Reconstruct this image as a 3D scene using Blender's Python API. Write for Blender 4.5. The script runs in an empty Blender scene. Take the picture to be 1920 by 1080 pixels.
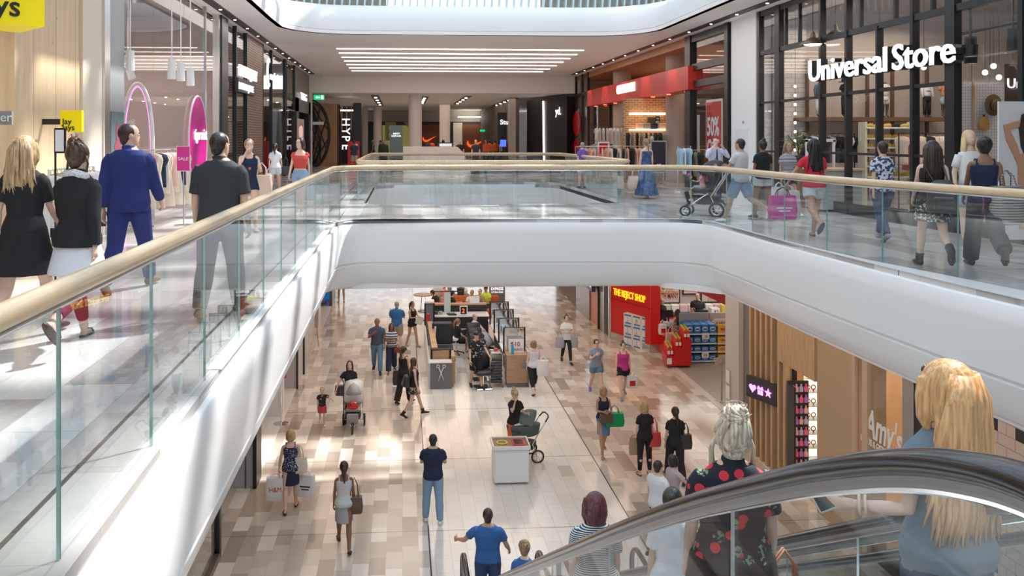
import bpy, math, random
from mathutils import Vector as V, Matrix as M4
R=math.radians; PI=math.pi
sc=bpy.context.scene; col=sc.collection
rnd=random.Random(7)
# ---------------------------------------------------------------- camera
YAW=math.atan(.0626); FPX=1560; PX=852; PY=258; EYE=1.65
cd=bpy.data.cameras.new('camera'); cam=bpy.data.objects.new('camera',cd); col.objects.link(cam); sc.camera=cam
cam.location=(0,0,EYE); cam.rotation_euler=(PI/2,0,-YAW)
cd.sensor_width=36; cd.lens=FPX/1920*36; cd.shift_x=(960-PX)/1920; cd.shift_y=-(540-PY)/1920
cd.clip_start=.05; cd.clip_end=400
CC,SS=math.cos(YAW),math.sin(YAW)
# a point of the place seen at a pixel and lying in a known plane (floor height, facade, or depth)
def Zp(px,py,z):
    w=FPX*(EYE-z)/(py-PY); u=(px-PX)*w/FPX
    return V((u*CC+w*SS,-u*SS+w*CC,z))
def Xp(px,py,x):
    k=(px-PX)/FPX; w=x/(k*CC+SS); u=k*w
    return V((x,-u*SS+w*CC,EYE-(py-PY)/FPX*w))
def Yp(px,py,y):
    k=(px-PX)/FPX; w=y/(CC-k*SS); u=k*w
    return V((u*CC+w*SS,y,EYE-(py-PY)/FPX*w))
LOW=-6.0; CEIL=5.03; XL=-5.07; XR=9.6
# ---------------------------------------------------------------- world, sun, exposure
vs=sc.view_settings; vs.view_transform='Standard'; vs.look='None'; vs.exposure=0.38; vs.gamma=1; vs.use_curve_mapping=False
w=bpy.data.worlds.new('sky'); sc.world=w; w.use_nodes=True; nt=w.node_tree
bg=nt.nodes['Background']; tc=nt.nodes.new('ShaderNodeTexCoord'); sx=nt.nodes.new('ShaderNodeSeparateXYZ'); cr=nt.nodes.new('ShaderNodeValToRGB')
nt.links.new(tc.outputs['Generated'],sx.inputs[0]); nt.links.new(sx.outputs['Z'],cr.inputs[0]); nt.links.new(cr.outputs[0],bg.inputs[0])
cr.color_ramp.elements[0].color=(.86,.93,1,1); cr.color_ramp.elements[1].color=(.64,.82,1,1); bg.inputs[1].default_value=1.75
sd=bpy.data.lights.new('sun','SUN'); sun=bpy.data.objects.new('sun',sd); col.objects.link(sun)
sd.energy=6.0; sd.angle=R(2.2); sd.color=(1,.97,.92)
sun.rotation_euler=V((.50,.40,.80)).to_track_quat('Z','Y').to_euler()
LK=.6
def area(x,y,z,sx_,sy_,e,c=(1,.9,.8),rot=(0,0,0)):
    l=bpy.data.lights.new('lamp_stand_in','AREA'); l.shape='RECTANGLE'; l.size=sx_; l.size_y=sy_; l.energy=e*LK; l.color=c
    o=bpy.data.objects.new('lamp_stand_in',l); col.objects.link(o); o.location=(x,y,z); o.rotation_euler=rot; return o
# broad area lights added to stand in for downlights of lower level, shops, hall
WARM=(1,.77,.56); NEU=(1,.93,.86)
for (x,y,sx1,sy1,e,c) in [(2,25,6,8,160,WARM),(2,36,7,10,420,WARM),(7.3,24,1.6,14,110,WARM),(-2.2,22,1.2,18,130,WARM),(7.1,12,1.4,10,60,WARM)]:
    area(x,y,-1.5,sx1,sy1,e,c)
area(12.5,31,-2.4,5,8,320,NEU); area(10.8,15.5,-2.6,3,7,150,WARM)
area(2,38,4.98,9,7,420,(1,.82,.68)); area(3,56,4.0,12,14,420,(1,.80,.62))
area(-7.3,19,4.2,2.6,7,170,(1,.86,.80)); area(-7.3,9.5,4.2,2.6,5,120,NEU); area(-7,30,4.2,2,5,70,WARM)
area(12.2,17,4.6,3.6,9,330,(1,.84,.70)); area(12.5,33,4.3,3.6,16,420,(1,.80,.60))
area(-4.4,26,4.98,.6,24,130,NEU); area(8.6,26,4.98,.6,24,130,NEU)
# ---------------------------------------------------------------- mesh helper
class MB:
    def __init__(s): s.v=[];s.f=[];s.m=[]
    def add(s,vs_,fs,m=0):
        b=len(s.v); s.v+= [tuple(p) for p in vs_]; s.f+=[tuple(b+i for i in f) for f in fs]; s.m+=[m]*len(fs); return s
    def box(s,x0,x1,y0,y1,z0,z1,m=0):
        return s.add([(x0,y0,z0),(x1,y0,z0),(x1,y1,z0),(x0,y1,z0),(x0,y0,z1),(x1,y0,z1),(x1,y1,z1),(x0,y1,z1)],
            [(0,3,2,1),(4,5,6,7),(0,1,5,4),(1,2,6,5),(2,3,7,6),(3,0,4,7)],m)
    def rbox(s,c,sz,b=.01,m=0,rz=0,rx=0,ry=0):     # bevelled box about a centre
        hx,hy,hz=sz[0]/2,sz[1]/2,sz[2]/2; b=min(b,hx*.9,hy*.9,hz*.9); mt=M4.Rotation(rz,3,'Z')@M4.Rotation(ry,3,'Y')@M4.Rotation(rx,3,'X')
        rings=[]
        for z,i in ((-hz,b),(-hz+b,0),(hz-b,0),(hz,b)):
            x,y=hx-i,hy-i; q=b if i==0 else b*.6; q=min(q,x*.9,y*.9)
            rings.append([V(c)+mt@V(p+(z,)) for p in ((x-q,-y),(x,-y+q),(x,y-q),(x-q,y),(-x+q,y),(-x,y-q),(-x,-y+q),(-x+q,-y))])
        return s.loft(rings,m)
    def loft(s,rings,m=0,cap=True,closed=True):
        n=len(rings[0]); vs_=[p for r in rings for p in r]; fs=[]
        for i in range(len(rings)-1):
            for j in range(n if closed else n-1):
                a=i*n+j;b=i*n+(j+1)%n; fs.append((a,b,b+n,a+n))
        if cap: fs.append(tuple(range(n-1,-1,-1))); fs.append(tuple((len(rings)-1)*n+j for j in range(n)))
        return s.add(vs_,fs,m)
    def tube(s,pts,r,n=8,m=0,sq=1.0,up=None,cap=True):
        pts=[V(p) for p in pts]; k=len(pts); rs=r if isinstance(r,(list,tuple)) else [r]*k; rings=[]; last=None
        for i,p in enumerate(pts):
            t=(pts[min(i+1,k-1)]-pts[max(i-1,0)]); t=t.normalized() if t.length>1e-9 else V((0,0,1))
            u=last if last is not None else (V(up) if up is not None else (V((0,0,1)) if abs(t.z)<.9 else V((0,1,0))))
            a=t.cross(u); a=a.normalized() if a.length>1e-6 else t.orthogonal().normalized(); b=a.cross(t).normalized(); last=b
            ra=rs[i] if not isinstance(rs[i],tuple) else rs[i][0]; rb=ra*sq if not isinstance(rs[i],tuple) else rs[i][1]
            rings.append([p+a*(math.cos(2*PI*j/n)*ra)+b*(math.sin(2*PI*j/n)*rb) for j in range(n)])
        return s.loft(rings,m,cap)
    def cyl(s,p0,p1,r,r1=None,n=16,m=0): return s.tube([p0,p1],[r,r if r1 is None else r1],n,m)
    def ell(s,c,rad,n=12,k=8,m=0,mt=None):
        rings=[]
        for i in range(1,k):
            a=PI*i/k; rings.append([V((rad[0]*math.sin(a)*math.cos(2*PI*j/n),rad[1]*math.sin(a)*math.sin(2*PI*j/n),-rad[2]*math.cos(a))) for j in range(n)])
        rings=[[V(c)+(mt@p if mt else p) for p in r_] for r_ in rings]
        return s.loft(rings,m)
    def lathe(s,prof,c,n=24,m=0): return s.loft([[V(c)+V((r*math.cos(2*PI*j/n),r*math.sin(2*PI*j/n),z)) for j in range(n)] for r,z in prof],m)
    def prism(s,poly,d,m=0):      # planar polygon of 3-D points pushed along d
        n=len(poly); vs_=[V(p) for p in poly]+[V(p)+V(d) for p in poly]
        return s.add(vs_,[tuple(range(n-1,-1,-1)),tuple(range(n,2*n))]+[(i,(i+1)%n,(i+1)%n+n,i+n) for i in range(n)],m)
    def quad(s,a,b,c,d,m=0): return s.add([a,b,c,d],[(0,1,2,3)],m)
    def torus(s,c,r,t,ax='Z',n=24,k=8,m=0,a0=0,a1=2*PI,sx=1,sz=1):
        full=abs(a1-a0-2*PI)<1e-6; pts=[]; cnt=n if full else n+1; rings=[]
        for i in range(cnt):
            a=a0+(a1-a0)*i/n; e=V((math.cos(a)*sx,math.sin(a)*sz,0)); o=V((math.cos(a),math.sin(a),0))
            ring=[]
            for j in range(k):
                b=2*PI*j/k; p=e*r+o*(t*math.cos(b))+V((0,0,t*math.sin(b)))
                if ax=='X': p=V((p.z,p.x,p.y))
                elif ax=='Y': p=V((p.x,p.z,p.y))
                ring.append(V(c)+p)
            rings.append(ring)
        if full: rings.append(rings[0])
        return s.loft(rings,m,cap=not full)
    def merge(s,o,mt=None,m=0):
        return s.add([(mt@V(p)) if mt else p for p in o.v],o.f,m) if True else s
    def build(s,name,mats,parent=None,world=True,smooth=False,label=None,cat=None,group=None,kind=None,bevel=0,recalc=True,auto=None):
        if not isinstance(mats,(list,tuple)): mats=[mats]
        vv=[V(p) for p in s.v]; loc=V((0,0,0))
        if parent is not None and world:
            mt=M4(); q=parent
            while q: mt=q.matrix_basis@mt; q=q.parent
            inv=mt.inverted(); vv=[inv@p for p in vv]
        elif parent is None and world and vv:
            loc=V(((min(p.x for p in vv)+max(p.x for p in vv))/2,(min(p.y for p in vv)+max(p.y for p in vv))/2,min(p.z for p in vv))); vv=[p-loc for p in vv]
        me=bpy.data.meshes.new(name); me.from_pydata([tuple(p) for p in vv],[],s.f)
        for q in mats: me.materials.append(q)
        me.polygons.foreach_set('material_index',s.m)
        if smooth: me.polygons.foreach_set('use_smooth',[True]*len(me.polygons))
        me.validate(); me.update()
        if recalc:
            import bmesh
            b=bmesh.new(); b.from_mesh(me); bmesh.ops.recalc_face_normals(b,faces=b.faces); b.to_mesh(me); b.free()
        if auto: 
            try: me.set_sharp_from_angle(angle=R(auto))
            except Exception: pass
        o=bpy.data.objects.new(name,me); col.objects.link(o); o.parent=parent
        if parent is None: o.location=loc
        if bevel:
            bm_=o.modifiers.new('bevel','BEVEL'); bm_.width=bevel; bm_.segments=2; bm_.limit_method='ANGLE'
        tag(o,label,cat,group,kind); return o
def tag(o,label=None,cat=None,group=None,kind=None):
    for k_,v_ in (('label',label),('category',cat),('group',group),('kind',kind)):
        if v_: o[k_]=v_
    return o
def thing(name,label,cat,loc=(0,0,0),rz=0,group=None):
    o=bpy.data.objects.new(name,None); col.objects.link(o); o.location=loc; o.rotation_euler=(0,0,rz); o.empty_display_size=.1
    return tag(o,label,cat,group)
def dup(o,loc=None,rz=None,label=None,group=None,parent=None):
    c=o.copy(); col.objects.link(c)
    if parent is not None: c.parent=parent
    if loc is not None: c.location=loc
    if rz is not None: c.rotation_euler=(0,0,rz)
    if label: c['label']=label
    if group: c['group']=group
    for ch in list(o.children): dup(ch,parent=c)
    return c
# ---------------------------------------------------------------- materials
_m={}
def mat(name,c=(.8,.8,.8),r=.5,metal=0,emit=None,es=0,spec=.5,bump=0,bs=60,coat=0,alpha=None):
    if name in _m: return _m[name]
    m=bpy.data.materials.new(name); m.use_nodes=True; b=m.node_tree.nodes['Principled BSDF']; _m[name]=m
    b.inputs['Base Color'].default_value=(*c,1); b.inputs['Roughness'].default_value=r; b.inputs['Metallic'].default_value=metal; b.inputs['Specular IOR Level'].default_value=spec
    b.inputs['Coat Weight'].default_value=coat
    if emit: b.inputs['Emission Color'].default_value=(*emit,1); b.inputs['Emission Strength'].default_value=es
    if bump:
        n=m.node_tree; t=n.nodes.new('ShaderNodeTexCoord'); z=n.nodes.new('ShaderNodeTexNoise'); z.inputs['Scale'].default_value=bs; u=n.nodes.new('ShaderNodeBump'); u.inputs['Strength'].default_value=bump; u.inputs['Distance'].default_value=.01
        n.links.new(t.outputs['Object'],z.inputs['Vector']); n.links.new(z.outputs['Fac'],u.inputs['Height']); n.links.new(u.outputs[0],b.inputs['Normal'])
    return m
class NT:   # node shorthand
    def __init__(s,name):
        m=bpy.data.materials.new(name); m.use_nodes=True; s.m=m; s.t=m.node_tree; s.b=s.t.nodes['Principled BSDF']; _m[name]=m
    def n(s,k,**kw):
        q=s.t.nodes.new('ShaderNode'+k)
        for a,b in kw.items():
            if a[0]=='i' and a[1:].isdigit(): q.inputs[int(a[1:])].default_value=b
            else: setattr(q,a,b)
        return q
    def l(s,a,b): s.t.links.new(a,b); return b
    def math(s,op,a,b=None,c=None):
        q=s.n('Math',operation=op)
        for i,x in enumerate((a,b,c)):
            if x is None: continue
            if isinstance(x,(int,float)): q.inputs[i].default_value=x
            else: s.l(x,q.inputs[i])
        return q.outputs[0]
    def coord(s,kind='Object'): return s.n('TexCoord').outputs[kind]
    def sep(s,v): q=s.n('SeparateXYZ'); s.l(v,q.inputs[0]); return q.outputs
    def comb(s,x,y,z=0):
        q=s.n('CombineXYZ')
        for i,a in enumerate((x,y,z)):
            if isinstance(a,(int,float)): q.inputs[i].default_value=a
            else: s.l(a,q.inputs[i])
        return q.outputs[0]
    def ramp(s,f,stops,const=False):
        q=s.n('ValToRGB'); e=q.color_ramp.elements
        if const: q.color_ramp.interpolation='CONSTANT'
        while len(e)<len(stops): e.new(.5)
        for i,(p,c) in enumerate(stops): e[i].position=p; e[i].color=(*c,1)
        s.l(f,q.inputs[0]); return q.outputs[0]
    def mix(s,f,a,b,blend='MIX'):
        q=s.n('Mix',data_type='RGBA',blend_type=blend)
        for i,x in ((0,f),(6,a),(7,b)):
            if isinstance(x,(int,float)): q.inputs[i].default_value=x
            elif isinstance(x,tuple): q.inputs[i].default_value=(*x,1)
            else: s.l(x,q.inputs[i])
        return q.outputs[2]
    def scale(s,v,x,y,z):
        q=s.n('Mapping'); q.inputs['Scale'].default_value=(x,y,z); s.l(v,q.inputs[0]); return q.outputs[0]
    def base(s,c): s.l(c,s.b.inputs['Base Color']) if not isinstance(c,tuple) else setattr(s.b.inputs['Base Color'],'default_value',(*c,1))
    def rough(s,r): s.b.inputs['Roughness'].default_value=r
    def bump(s,h,st=.3,d=.01):
        q=s.n('Bump'); q.inputs['Strength'].default_value=st; q.inputs['Distance'].default_value=d; s.l(h,q.inputs['Height']); s.l(q.outputs[0],s.b.inputs['Normal'])
def floor_mat(name,tw,td,cols,rough=.16,x0=None,x1=None,mid=None,grout=(.42,.36,.31),jx=(),jy=None,tint=None):
    k=NT(name); p=k.n('NewGeometry').outputs['Position']; x,y,z=k.sep(p)
    ix=k.math('FLOOR',k.math('DIVIDE',x,tw)); half=k.math('MULTIPLY',k.math('MODULO',k.math('ABSOLUTE',ix),3),td/3)
    yy=k.math('ADD',y,half); iy=k.math('FLOOR',k.math('DIVIDE',yy,td))
    wn=k.n('TexWhiteNoise',noise_dimensions='2D'); k.l(k.comb(ix,iy),wn.inputs[0])
    c=k.ramp(wn.outputs['Value'],cols,True)
    if mid:
        inm=k.math('MULTIPLY',k.math('GREATER_THAN',x,x0),k.math('LESS_THAN',x,x1)); c=k.mix(inm,c,k.ramp(wn.outputs['Value'],mid,True))
    nz=k.n('TexNoise'); nz.inputs['Scale'].default_value=3.2; nz.inputs['Detail'].default_value=6; k.l(k.scale(p,1,.45,1),nz.inputs['Vector'])
    c=k.mix(.5,c,k.mix(nz.outputs['Fac'],(.82,.78,.74),(1.12,1.1,1.08)),'MULTIPLY')
    fx=k.math('FRACT',k.math('DIVIDE',x,tw)); fy=k.math('FRACT',k.math('DIVIDE',yy,td))
    g=k.math('MAXIMUM',k.math('LESS_THAN',fx,.008/tw),k.math('LESS_THAN',fy,.008/td)); c=k.mix(k.math('MULTIPLY',g,.55),c,grout)
    for j in jx: c=k.mix(k.math('LESS_THAN',k.math('ABSOLUTE',k.math('SUBTRACT',x,j)),.014),c,(.09,.08,.08))
    if jy: c=k.mix(k.math('LESS_THAN',k.math('ABSOLUTE',k.math('SUBTRACT',k.math('FLOORED_MODULO',k.math('SUBTRACT',y,jy[0]),jy[1]),jy[1]/2)),.010),c,(.22,.19,.17))
    k.base(c); k.rough(rough); k.b.inputs['Specular IOR Level'].default_value=.55
    return k.m
def wood_mat(name,a,b,sc_=(1,1,.12),s=14,knots=False,rough=.45,planks=None,line=(.1,.07,.04)):
    k=NT(name); p=k.coord(); v=k.scale(p,*sc_)
    nz=k.n('TexNoise'); nz.inputs['Scale'].default_value=s; nz.inputs['Detail'].default_value=5; k.l(v,nz.inputs['Vector'])
    c=k.ramp(nz.outputs['Fac'],[(.3,a),(.7,b)])
    if knots:
        vo=k.n('TexVoronoi'); vo.inputs['Scale'].default_value=3.2; k.l(k.scale(p,1,1,.7),vo.inputs['Vector'])
        c=k.mix(k.ramp(vo.outputs['Distance'],[(.03,(1,1,1)),(.075,(0,0,0))]),c,(.30,.15,.06))
    if planks:
        ax,wd=planks; q=k.sep(k.n('NewGeometry').outputs['Position'])[ax]
        c=k.mix(k.math('LESS_THAN',k.math('FRACT',k.math('DIVIDE',q,wd)),.02/wd*.6),c,line)
    k.base(c); k.rough(rough); return k.m
def brick_mat(name,c1,c2,mortar,bw,bh,axes='YZ',rough=.5,ms=.012,off=.5):
    k=NT(name); p=k.sep(k.n('NewGeometry').outputs['Position']); ax={'X':0,'Y':1,'Z':2}
    b=k.n('TexBrick'); b.offset=off; b.inputs['Scale'].default_value=1; b.inputs['Brick Width'].default_value=bw; b.inputs['Row Height'].default_value=bh; b.inputs['Mortar Size'].default_value=ms; b.inputs['Mortar Smooth'].default_value=.1
    b.inputs['Color1'].default_value=(*c1,1); b.inputs['Color2'].default_value=(*c2,1); b.inputs['Mortar'].default_value=(*mortar,1)
    k.l(k.comb(p[ax[axes[0]]],p[ax[axes[1]]]),b.inputs['Vector']); k.base(b.outputs['Color']); k.rough(rough); return k.m
def glass_mat(name,tint=(.95,.98,.97),refl=1.0,ior=1.5):
    m=bpy.data.materials.new(name); m.use_nodes=True; t=m.node_tree; t.nodes.remove(t.nodes['Principled BSDF']); o=t.nodes['Material Output']; _m[name]=m
    tr=t.nodes.new('ShaderNodeBsdfTransparent'); tr.inputs[0].default_value=(*tint,1); g=t.nodes.new('ShaderNodeBsdfGlossy'); g.inputs['Roughness'].default_value=.0; g.inputs[0].default_value=(1,1,1,1)
    ge=t.nodes.new('ShaderNodeNewGeometry'); dp=t.nodes.new('ShaderNodeVectorMath'); dp.operation='DOT_PRODUCT'; t.links.new(ge.outputs['Normal'],dp.inputs[0]); t.links.new(ge.outputs['Incoming'],dp.inputs[1])
    def mth(op,a,b):
        q=t.nodes.new('ShaderNodeMath'); q.operation=op; q.use_clamp=(op=='ADD')
        for i_,x_ in enumerate((a,b)):
            if x_ is None: continue
            if isinstance(x_,(int,float)): q.inputs[i_].default_value=x_
            else: t.links.new(x_,q.inputs[i_])
        return q.outputs[0]
    c_=mth('ABSOLUTE',dp.outputs['Value'],None); fr=mth('ADD',mth('MULTIPLY',mth('POWER',mth('SUBTRACT',1,c_),5),.92*refl),.045*refl)
    x=t.nodes.new('ShaderNodeMixShader'); t.links.new(fr,x.inputs[0]); t.links.new(tr.outputs[0],x.inputs[1]); t.links.new(g.outputs[0],x.inputs[2]); t.links.new(x.outputs[0],o.inputs[0]); return m
WHITE=mat('white_plaster',(.86,.87,.88),.42); WHITE2=mat('white_gloss_paint',(.90,.91,.92),.22)
CEILM=mat('ceiling_paint',(.92,.875,.855),.6); BLACK=mat('black_powder_coat',(.018,.018,.02),.35); CHAR=mat('charcoal_panel',(.05,.05,.055),.4)
GREY=mat('grey_metal_panel',(.36,.37,.39),.35); STEEL=mat('brushed_steel',(.72,.73,.74),.25,1); CHROME=mat('chrome',(.85,.85,.86),.12,1); RUBBER=mat('black_rubber',(.02,.02,.022),.45)
RED=mat('red_panel',(.62,.012,.012),.3); WLIT=mat('lit_white_letters',(1,1,1),.5,emit=(1,.98,1),es=.75); WPL=mat('white_plastic',(.85,.86,.86),.35)
OAK=wood_mat('oak_handrail_wood',(.66,.48,.29),(.80,.63,.42),(1,.08,1),30,rough=.22); TIMB=wood_mat('timber_slat',(.50,.32,.17),(.66,.45,.26),(1,1,.1),22)
GL=glass_mat('railing_glass',(.945,.975,.982),.85); GLS=glass_mat('shop_window_glass',(.95,.96,.96),.42); GEDGE=mat('green_glass_edge',(.28,.48,.44),.1,spec=.8)
# ================================================================ STRUCTURE
TC=[(0,(.62,.565,.51)),(.22,(.47,.41,.355)),(.36,(.72,.66,.60)),(.52,(.56,.495,.435)),(.68,(.39,.335,.29)),(.76,(.80,.765,.72)),(.88,(.60,.53,.465))]
TM=[(0,(.82,.80,.77)),(.3,(.79,.76,.725)),(.6,(.84,.825,.80)),(.93,(.64,.60,.55))]
jA=Zp(797,900,LOW).x; jB=Zp(1100,838,LOW).x
FLOW=floor_mat('lower_floor_tiles',.30,.60,TC,.13,jA,jB,TM,jx=(jA,jB),jy=(Zp(960,800,LOW).y-.3,3.6))
TU=[(0,(.62,.61,.61)),(.2,(.50,.48,.465)),(.38,(.70,.695,.69)),(.55,(.57,.55,.54)),(.7,(.76,.755,.75)),(.85,(.44,.42,.41))]
FUP=floor_mat('upper_floor_tiles',.45,.9,TU,.14,grout=(.35,.33,.32),jx=(-1.62,),jy=(6.4,7.2))
def arc(cx,cy,r,a0,a1,n=8): return [(cx+r*math.cos(R(a0+(a1-a0)*i/n)),cy+r*math.sin(R(a0+(a1-a0)*i/n))) for i in range(n+1)]
# lip of the first void (left side, far side, right side), then the second void
LIP1=[(-1.25,-3.4),(-1.25,6),(-1.25,12)]+arc(-.60,16.18,.65,180,90)+[(2,16.74),(4.8,16.55)]+arc(5.35,15.85,.66,88,0)+[(6.03,14.5),(6.02,13.3),(6.05,11.9),(6.09,10.7),(6.16,9.15),(6.27,8),(6.5,6.5),(6.9,4.8),(7.4,3),(8,.6),(8.4,-3.4)]
RAIL1=[(-1.34,-1),(-1.34,6),(-1.34,12)]+arc(-.64,16.15,.70,180,90)+[(2,16.83),(4.8,16.66)]+arc(5.35,15.85,.76,88,0)+[(6.10,14.5),(6.08,13.3),(6.16,11.9),(6.25,10.8),(6.42,9.9),(6.65,8.55),(6.95,7),(7.3,5.2),(7.8,3)]
LIP2=arc(-.3,21.3,.7,270,180)+arc(-.3,29.8,.7,180,90)+arc(4.9,29.8,.8,90,0)+arc(4.9,21.4,.8,0,-90)
RAIL2=[(x+(x-2.4)*.04,y+(y-25.6)*.03) for x,y in LIP2]
def face(verts,z,t=.25): return [(x,y,z) for x,y in verts]
# upper floor slab (one sheet with two openings)
UF=MB()
UF.prism(face([(-12,-3.4),(-1.2,-3.4)]+[(x-.05,y) for x,y in LIP1[1:4]]+[(-1.3,20.0),(-12,20.0)],0),(0,0,-.2))
UF.prism(face([(-1.3,20.0)]+[(x,y+.05) for x,y in LIP1[3:20] ][0:1]+[(x,y+.04) for x,y in LIP1[4:12]]+[(x+.02,y+.05) for x,y in LIP1[12:17]]+[(7,16.6),(7,20.0)],0),(0,0,-.2))
k=[i for i,(x,y) in enumerate(LIP1) if x>5.7 and y<16.3]
UF.prism(face([(LIP1[i][0]+.05,LIP1[i][1]) for i in k]+[(17,-3.4),(17,20.0),(7,20.0),(7,16.6)],0),(0,0,-.2))
UF.prism(face([(-12,20),(2.4,20)]+[(x,y) for x,y in LIP2[:18]]+[(2.4,30.6),(2.4,48),(-12,48)],0),(0,0,-.2))
UF.prism(face([(2.4,20),(17,20),(17,48),(2.4,48),(2.4,30.6)]+[(x,y) for x,y in LIP2[18:]]+[(2.4,20.6)],0),(0,0,-.2))
UF.prism(face([(-12,48),(24,48),(24,82),(-12,82)],0),(0,0,-.2))
UF.build('floor_upper',FUP,kind='structure')
LF=MB().box(-9,22,-4,60,LOW-.2,LOW).build('floor_lower',FLOW,kind='structure')
MB().box(-1.2,.80,-3.4,.55,-.25,0).box(2.45,2.5,-3.4,.9,-.25,0).box(3.95,8.2,-3.4,.6,-.25,0).build('floor_landing',FUP,kind='structure')
# lower ceiling (underside of the slab)
LC=MB()
def off(path,d,side=1):
    out=[]
    for i,(x,y) in enumerate(path):
        x0,y0=path[max(i-1,0)]; x1,y1=path[min(i+1,len(path)-1)]; tx,ty=x1-x0,y1-y0; l=math.hypot(tx,ty) or 1
        out.append((x-ty/l*d*side,y+tx/l*d*side))
    return out
def fascia(name,path,prof,mt,closed=False,side=1):
    rings=[]
    if closed: path=path+[path[0]]
    for d,z in prof: 
        rr=off(path,d,side)
        if closed: rr[-1]=rr[0]=((rr[0][0]+rr[-1][0])/2,(rr[0][1]+rr[-1][1])/2)
        rings.append([(x,y,z) for x,y in rr])
    b=MB(); b.loft(rings,0,cap=False,closed=False); return b.build(name,mt,kind='structure',smooth=True,recalc=False,auto=50)
PROF=[(.30,-.02),(.16,-.02),(.16,-.07),(.02,-.07),(0,-.09),(0,-.30),(.015,-.60),(.03,-.80),(.035,-.86),(.075,-.875),(.075,-.905),(.05,-.92),(.09,-1.05),(.15,-1.20),(.22,-1.33),(.30,-1.40),(.56,-1.43)]
fascia('trim_1',LIP1,PROF,WHITE2,side=1)
fascia('trim_2',LIP2,PROF,WHITE2,closed=True,side=1)
LC.prism(face([(-9,-3.4),(-1.6,-3.4),(-1.6,16.6),(-1.3,60),(-9,60)],-1.43),(0,0,.1))
LC.prism(face([(-1.6,17.0),(2,17.1),(5.3,17.0),(5.3,21.0),(-1.3,21.0)],-1.43),(0,0,.1))
LC.prism(face([(x+.3,y) for x,y in LIP1 if x>5.9 and y<16]+[(22,-3.4),(22,60),(5.3,60),(5.3,16.8)],-1.43),(0,0,.1))
LC.box(-1.4,5.4,30.3,60,-1.43,-1.33)
LC.build('ceiling_lower',CEILM,kind='structure')
# upper ceiling with the long oval opening
OP=[(-3.7,-3.4),(-3.7,10),(-3.7,23.8)]+arc(-1.6,25.2,2.1,180,90)[1:]+[(2,27.35),(5.5,27.3)]+arc(6.2,25.4,1.85,88,0)+[(8.02,20),(8.05,10),(8.05,-3.4)]
ul=MB(); L_=[p for p in OP if p[0]<2.1]; R_=[p for p in OP if p[0]>1.9]
ul.prism(face([(-5.3,-3.4)]+L_+[(2,46),(-5.3,46)],CEIL),(0,0,.12)); ul.prism(face(R_+[(9.8,-3.4),(9.8,46),(2,46)],CEIL),(0,0,.12))
ul.build('ceiling_upper',CEILM,kind='structure')
fascia('trim_3',OP,[(-.02,CEIL),(.14,CEIL),(.14,CEIL+.10),(.0,CEIL+.13),(0,CEIL+.3),(.02,CEIL+.52),(.10,CEIL+.74),(.28,CEIL+.93),(.55,CEIL+1.02),(.9,CEIL+1.05)],WHITE,side=1)
MB().box(-12,24,46,78,4.09,4.3).build('ceiling_far',CEILM,kind='structure')
MB().box(-5.3,9.8,45.6,46,4.09,CEIL+.1).build('wall_bulkhead',CEILM,kind='structure')
MB().box(-12,22,-3.8,-3.4,LOW,9.5).build('wall_rear',WHITE,kind='structure')
MB().box(-12.2,-12,-3.4,82,-.2,5.2).build('wall_outer_left',CHAR,kind='structure')
MB().box(17,17.2,-3.4,82,-.2,5.2).build('wall_outer_right',CHAR,kind='structure')
MB().box(-12,24,82,82.2,-.2,5.2).build('wall_far',mat('dark_taupe',(.16,.13,.12),.6),kind='structure')
# roof drum: curved timber screen with pale fins, glazed in the middle
RS=wood_mat('roof_timber',(.42,.36,.28),(.55,.48,.38),(1,1,1),6); FIN=mat('pale_blue_fin',(.62,.78,.84),.4)
d=thing('roof_screen','brown timber screen with pale blue fins beyond the ceiling opening','roof screen',(2,30,6))
MB().box(-9,-.6,31,31.2,5.6,11).build('timber_panel',RS,d); MB().box(5.2,14,31,31.2,5.6,11).build('timber_panel',RS,d)
for i in range(60):
    x=-6+i*.27
    MB().loft([[(x+.10*math.sin(a*1.1)+dx,30.2+dy-.25*math.cos(a),6.0+a*1.4) for dx,dy in ((0,0),(.06,0),(.06,.3),(0,.3))] for a in (0,.5,1,1.5,2,2.5,3)]).build('fin',FIN,d)
# unseen skylight bars and panes, laid out to break the sun into patches
sk=thing('skylight','white steel skylight grid over the atrium, laid out to dapple the sun','skylight',(2,12,9.5))
for i in range(11): x=-5+i*1.5; MB().box(x,x+.22,-3.4,31,9.35,9.75).build('glazing_bar',WHITE,sk)
for i in range(14): y=-2+i*2.4; MB().box(-5.6,11,y,y+.5,9.4,9.7).build('glazing_bar',WHITE,sk)
for i,(x,y) in enumerate([(-1.5,1),(3,5),(.5,9),(5,11),(-2,13),(2.5,16),(6,18),(-1,21)]):
    MB().box(x,x+1.1,y,y+1.3,9.80,9.84).build('sun_blocking_pane',FIN,sk)
MB().box(-12,-5.6,-3.4,46,9.5,9.7).box(11,17,-3.4,46,9.5,9.7).box(-12,17,31.2,46,9.5,9.7).build('roof',WHITE,kind='structure')
MB().box(-12,-11.8,-3.4,46,5.2,9.5).box(16.8,17,-3.4,46,5.2,9.5).build('wall_clerestory',WHITE,kind='structure')
MB().prism([(x+(.03 if x>5.6 else -.03 if x<-.6 else 0),y+(.03 if y>16 else 0),.001) for x,y in LIP1[1:-2]]+[(x,y,.001) for x,y in RAIL1[1:][::-1]],(0,0,.008)).build('trim_10',mat('curb_white',(.78,.79,.80),.35),kind='structure')
MB().box(9.75,17,-3.4,46,5.03,5.15).build('ceiling_right_shops',mat('shop_ceiling_grey',(.40,.36,.34),.7),kind='structure'); MB().box(-12,-5.25,-3.4,46,5.03,5.15).build('ceiling_left_shops',mat('shop_ceiling_grey'),kind='structure')
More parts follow.
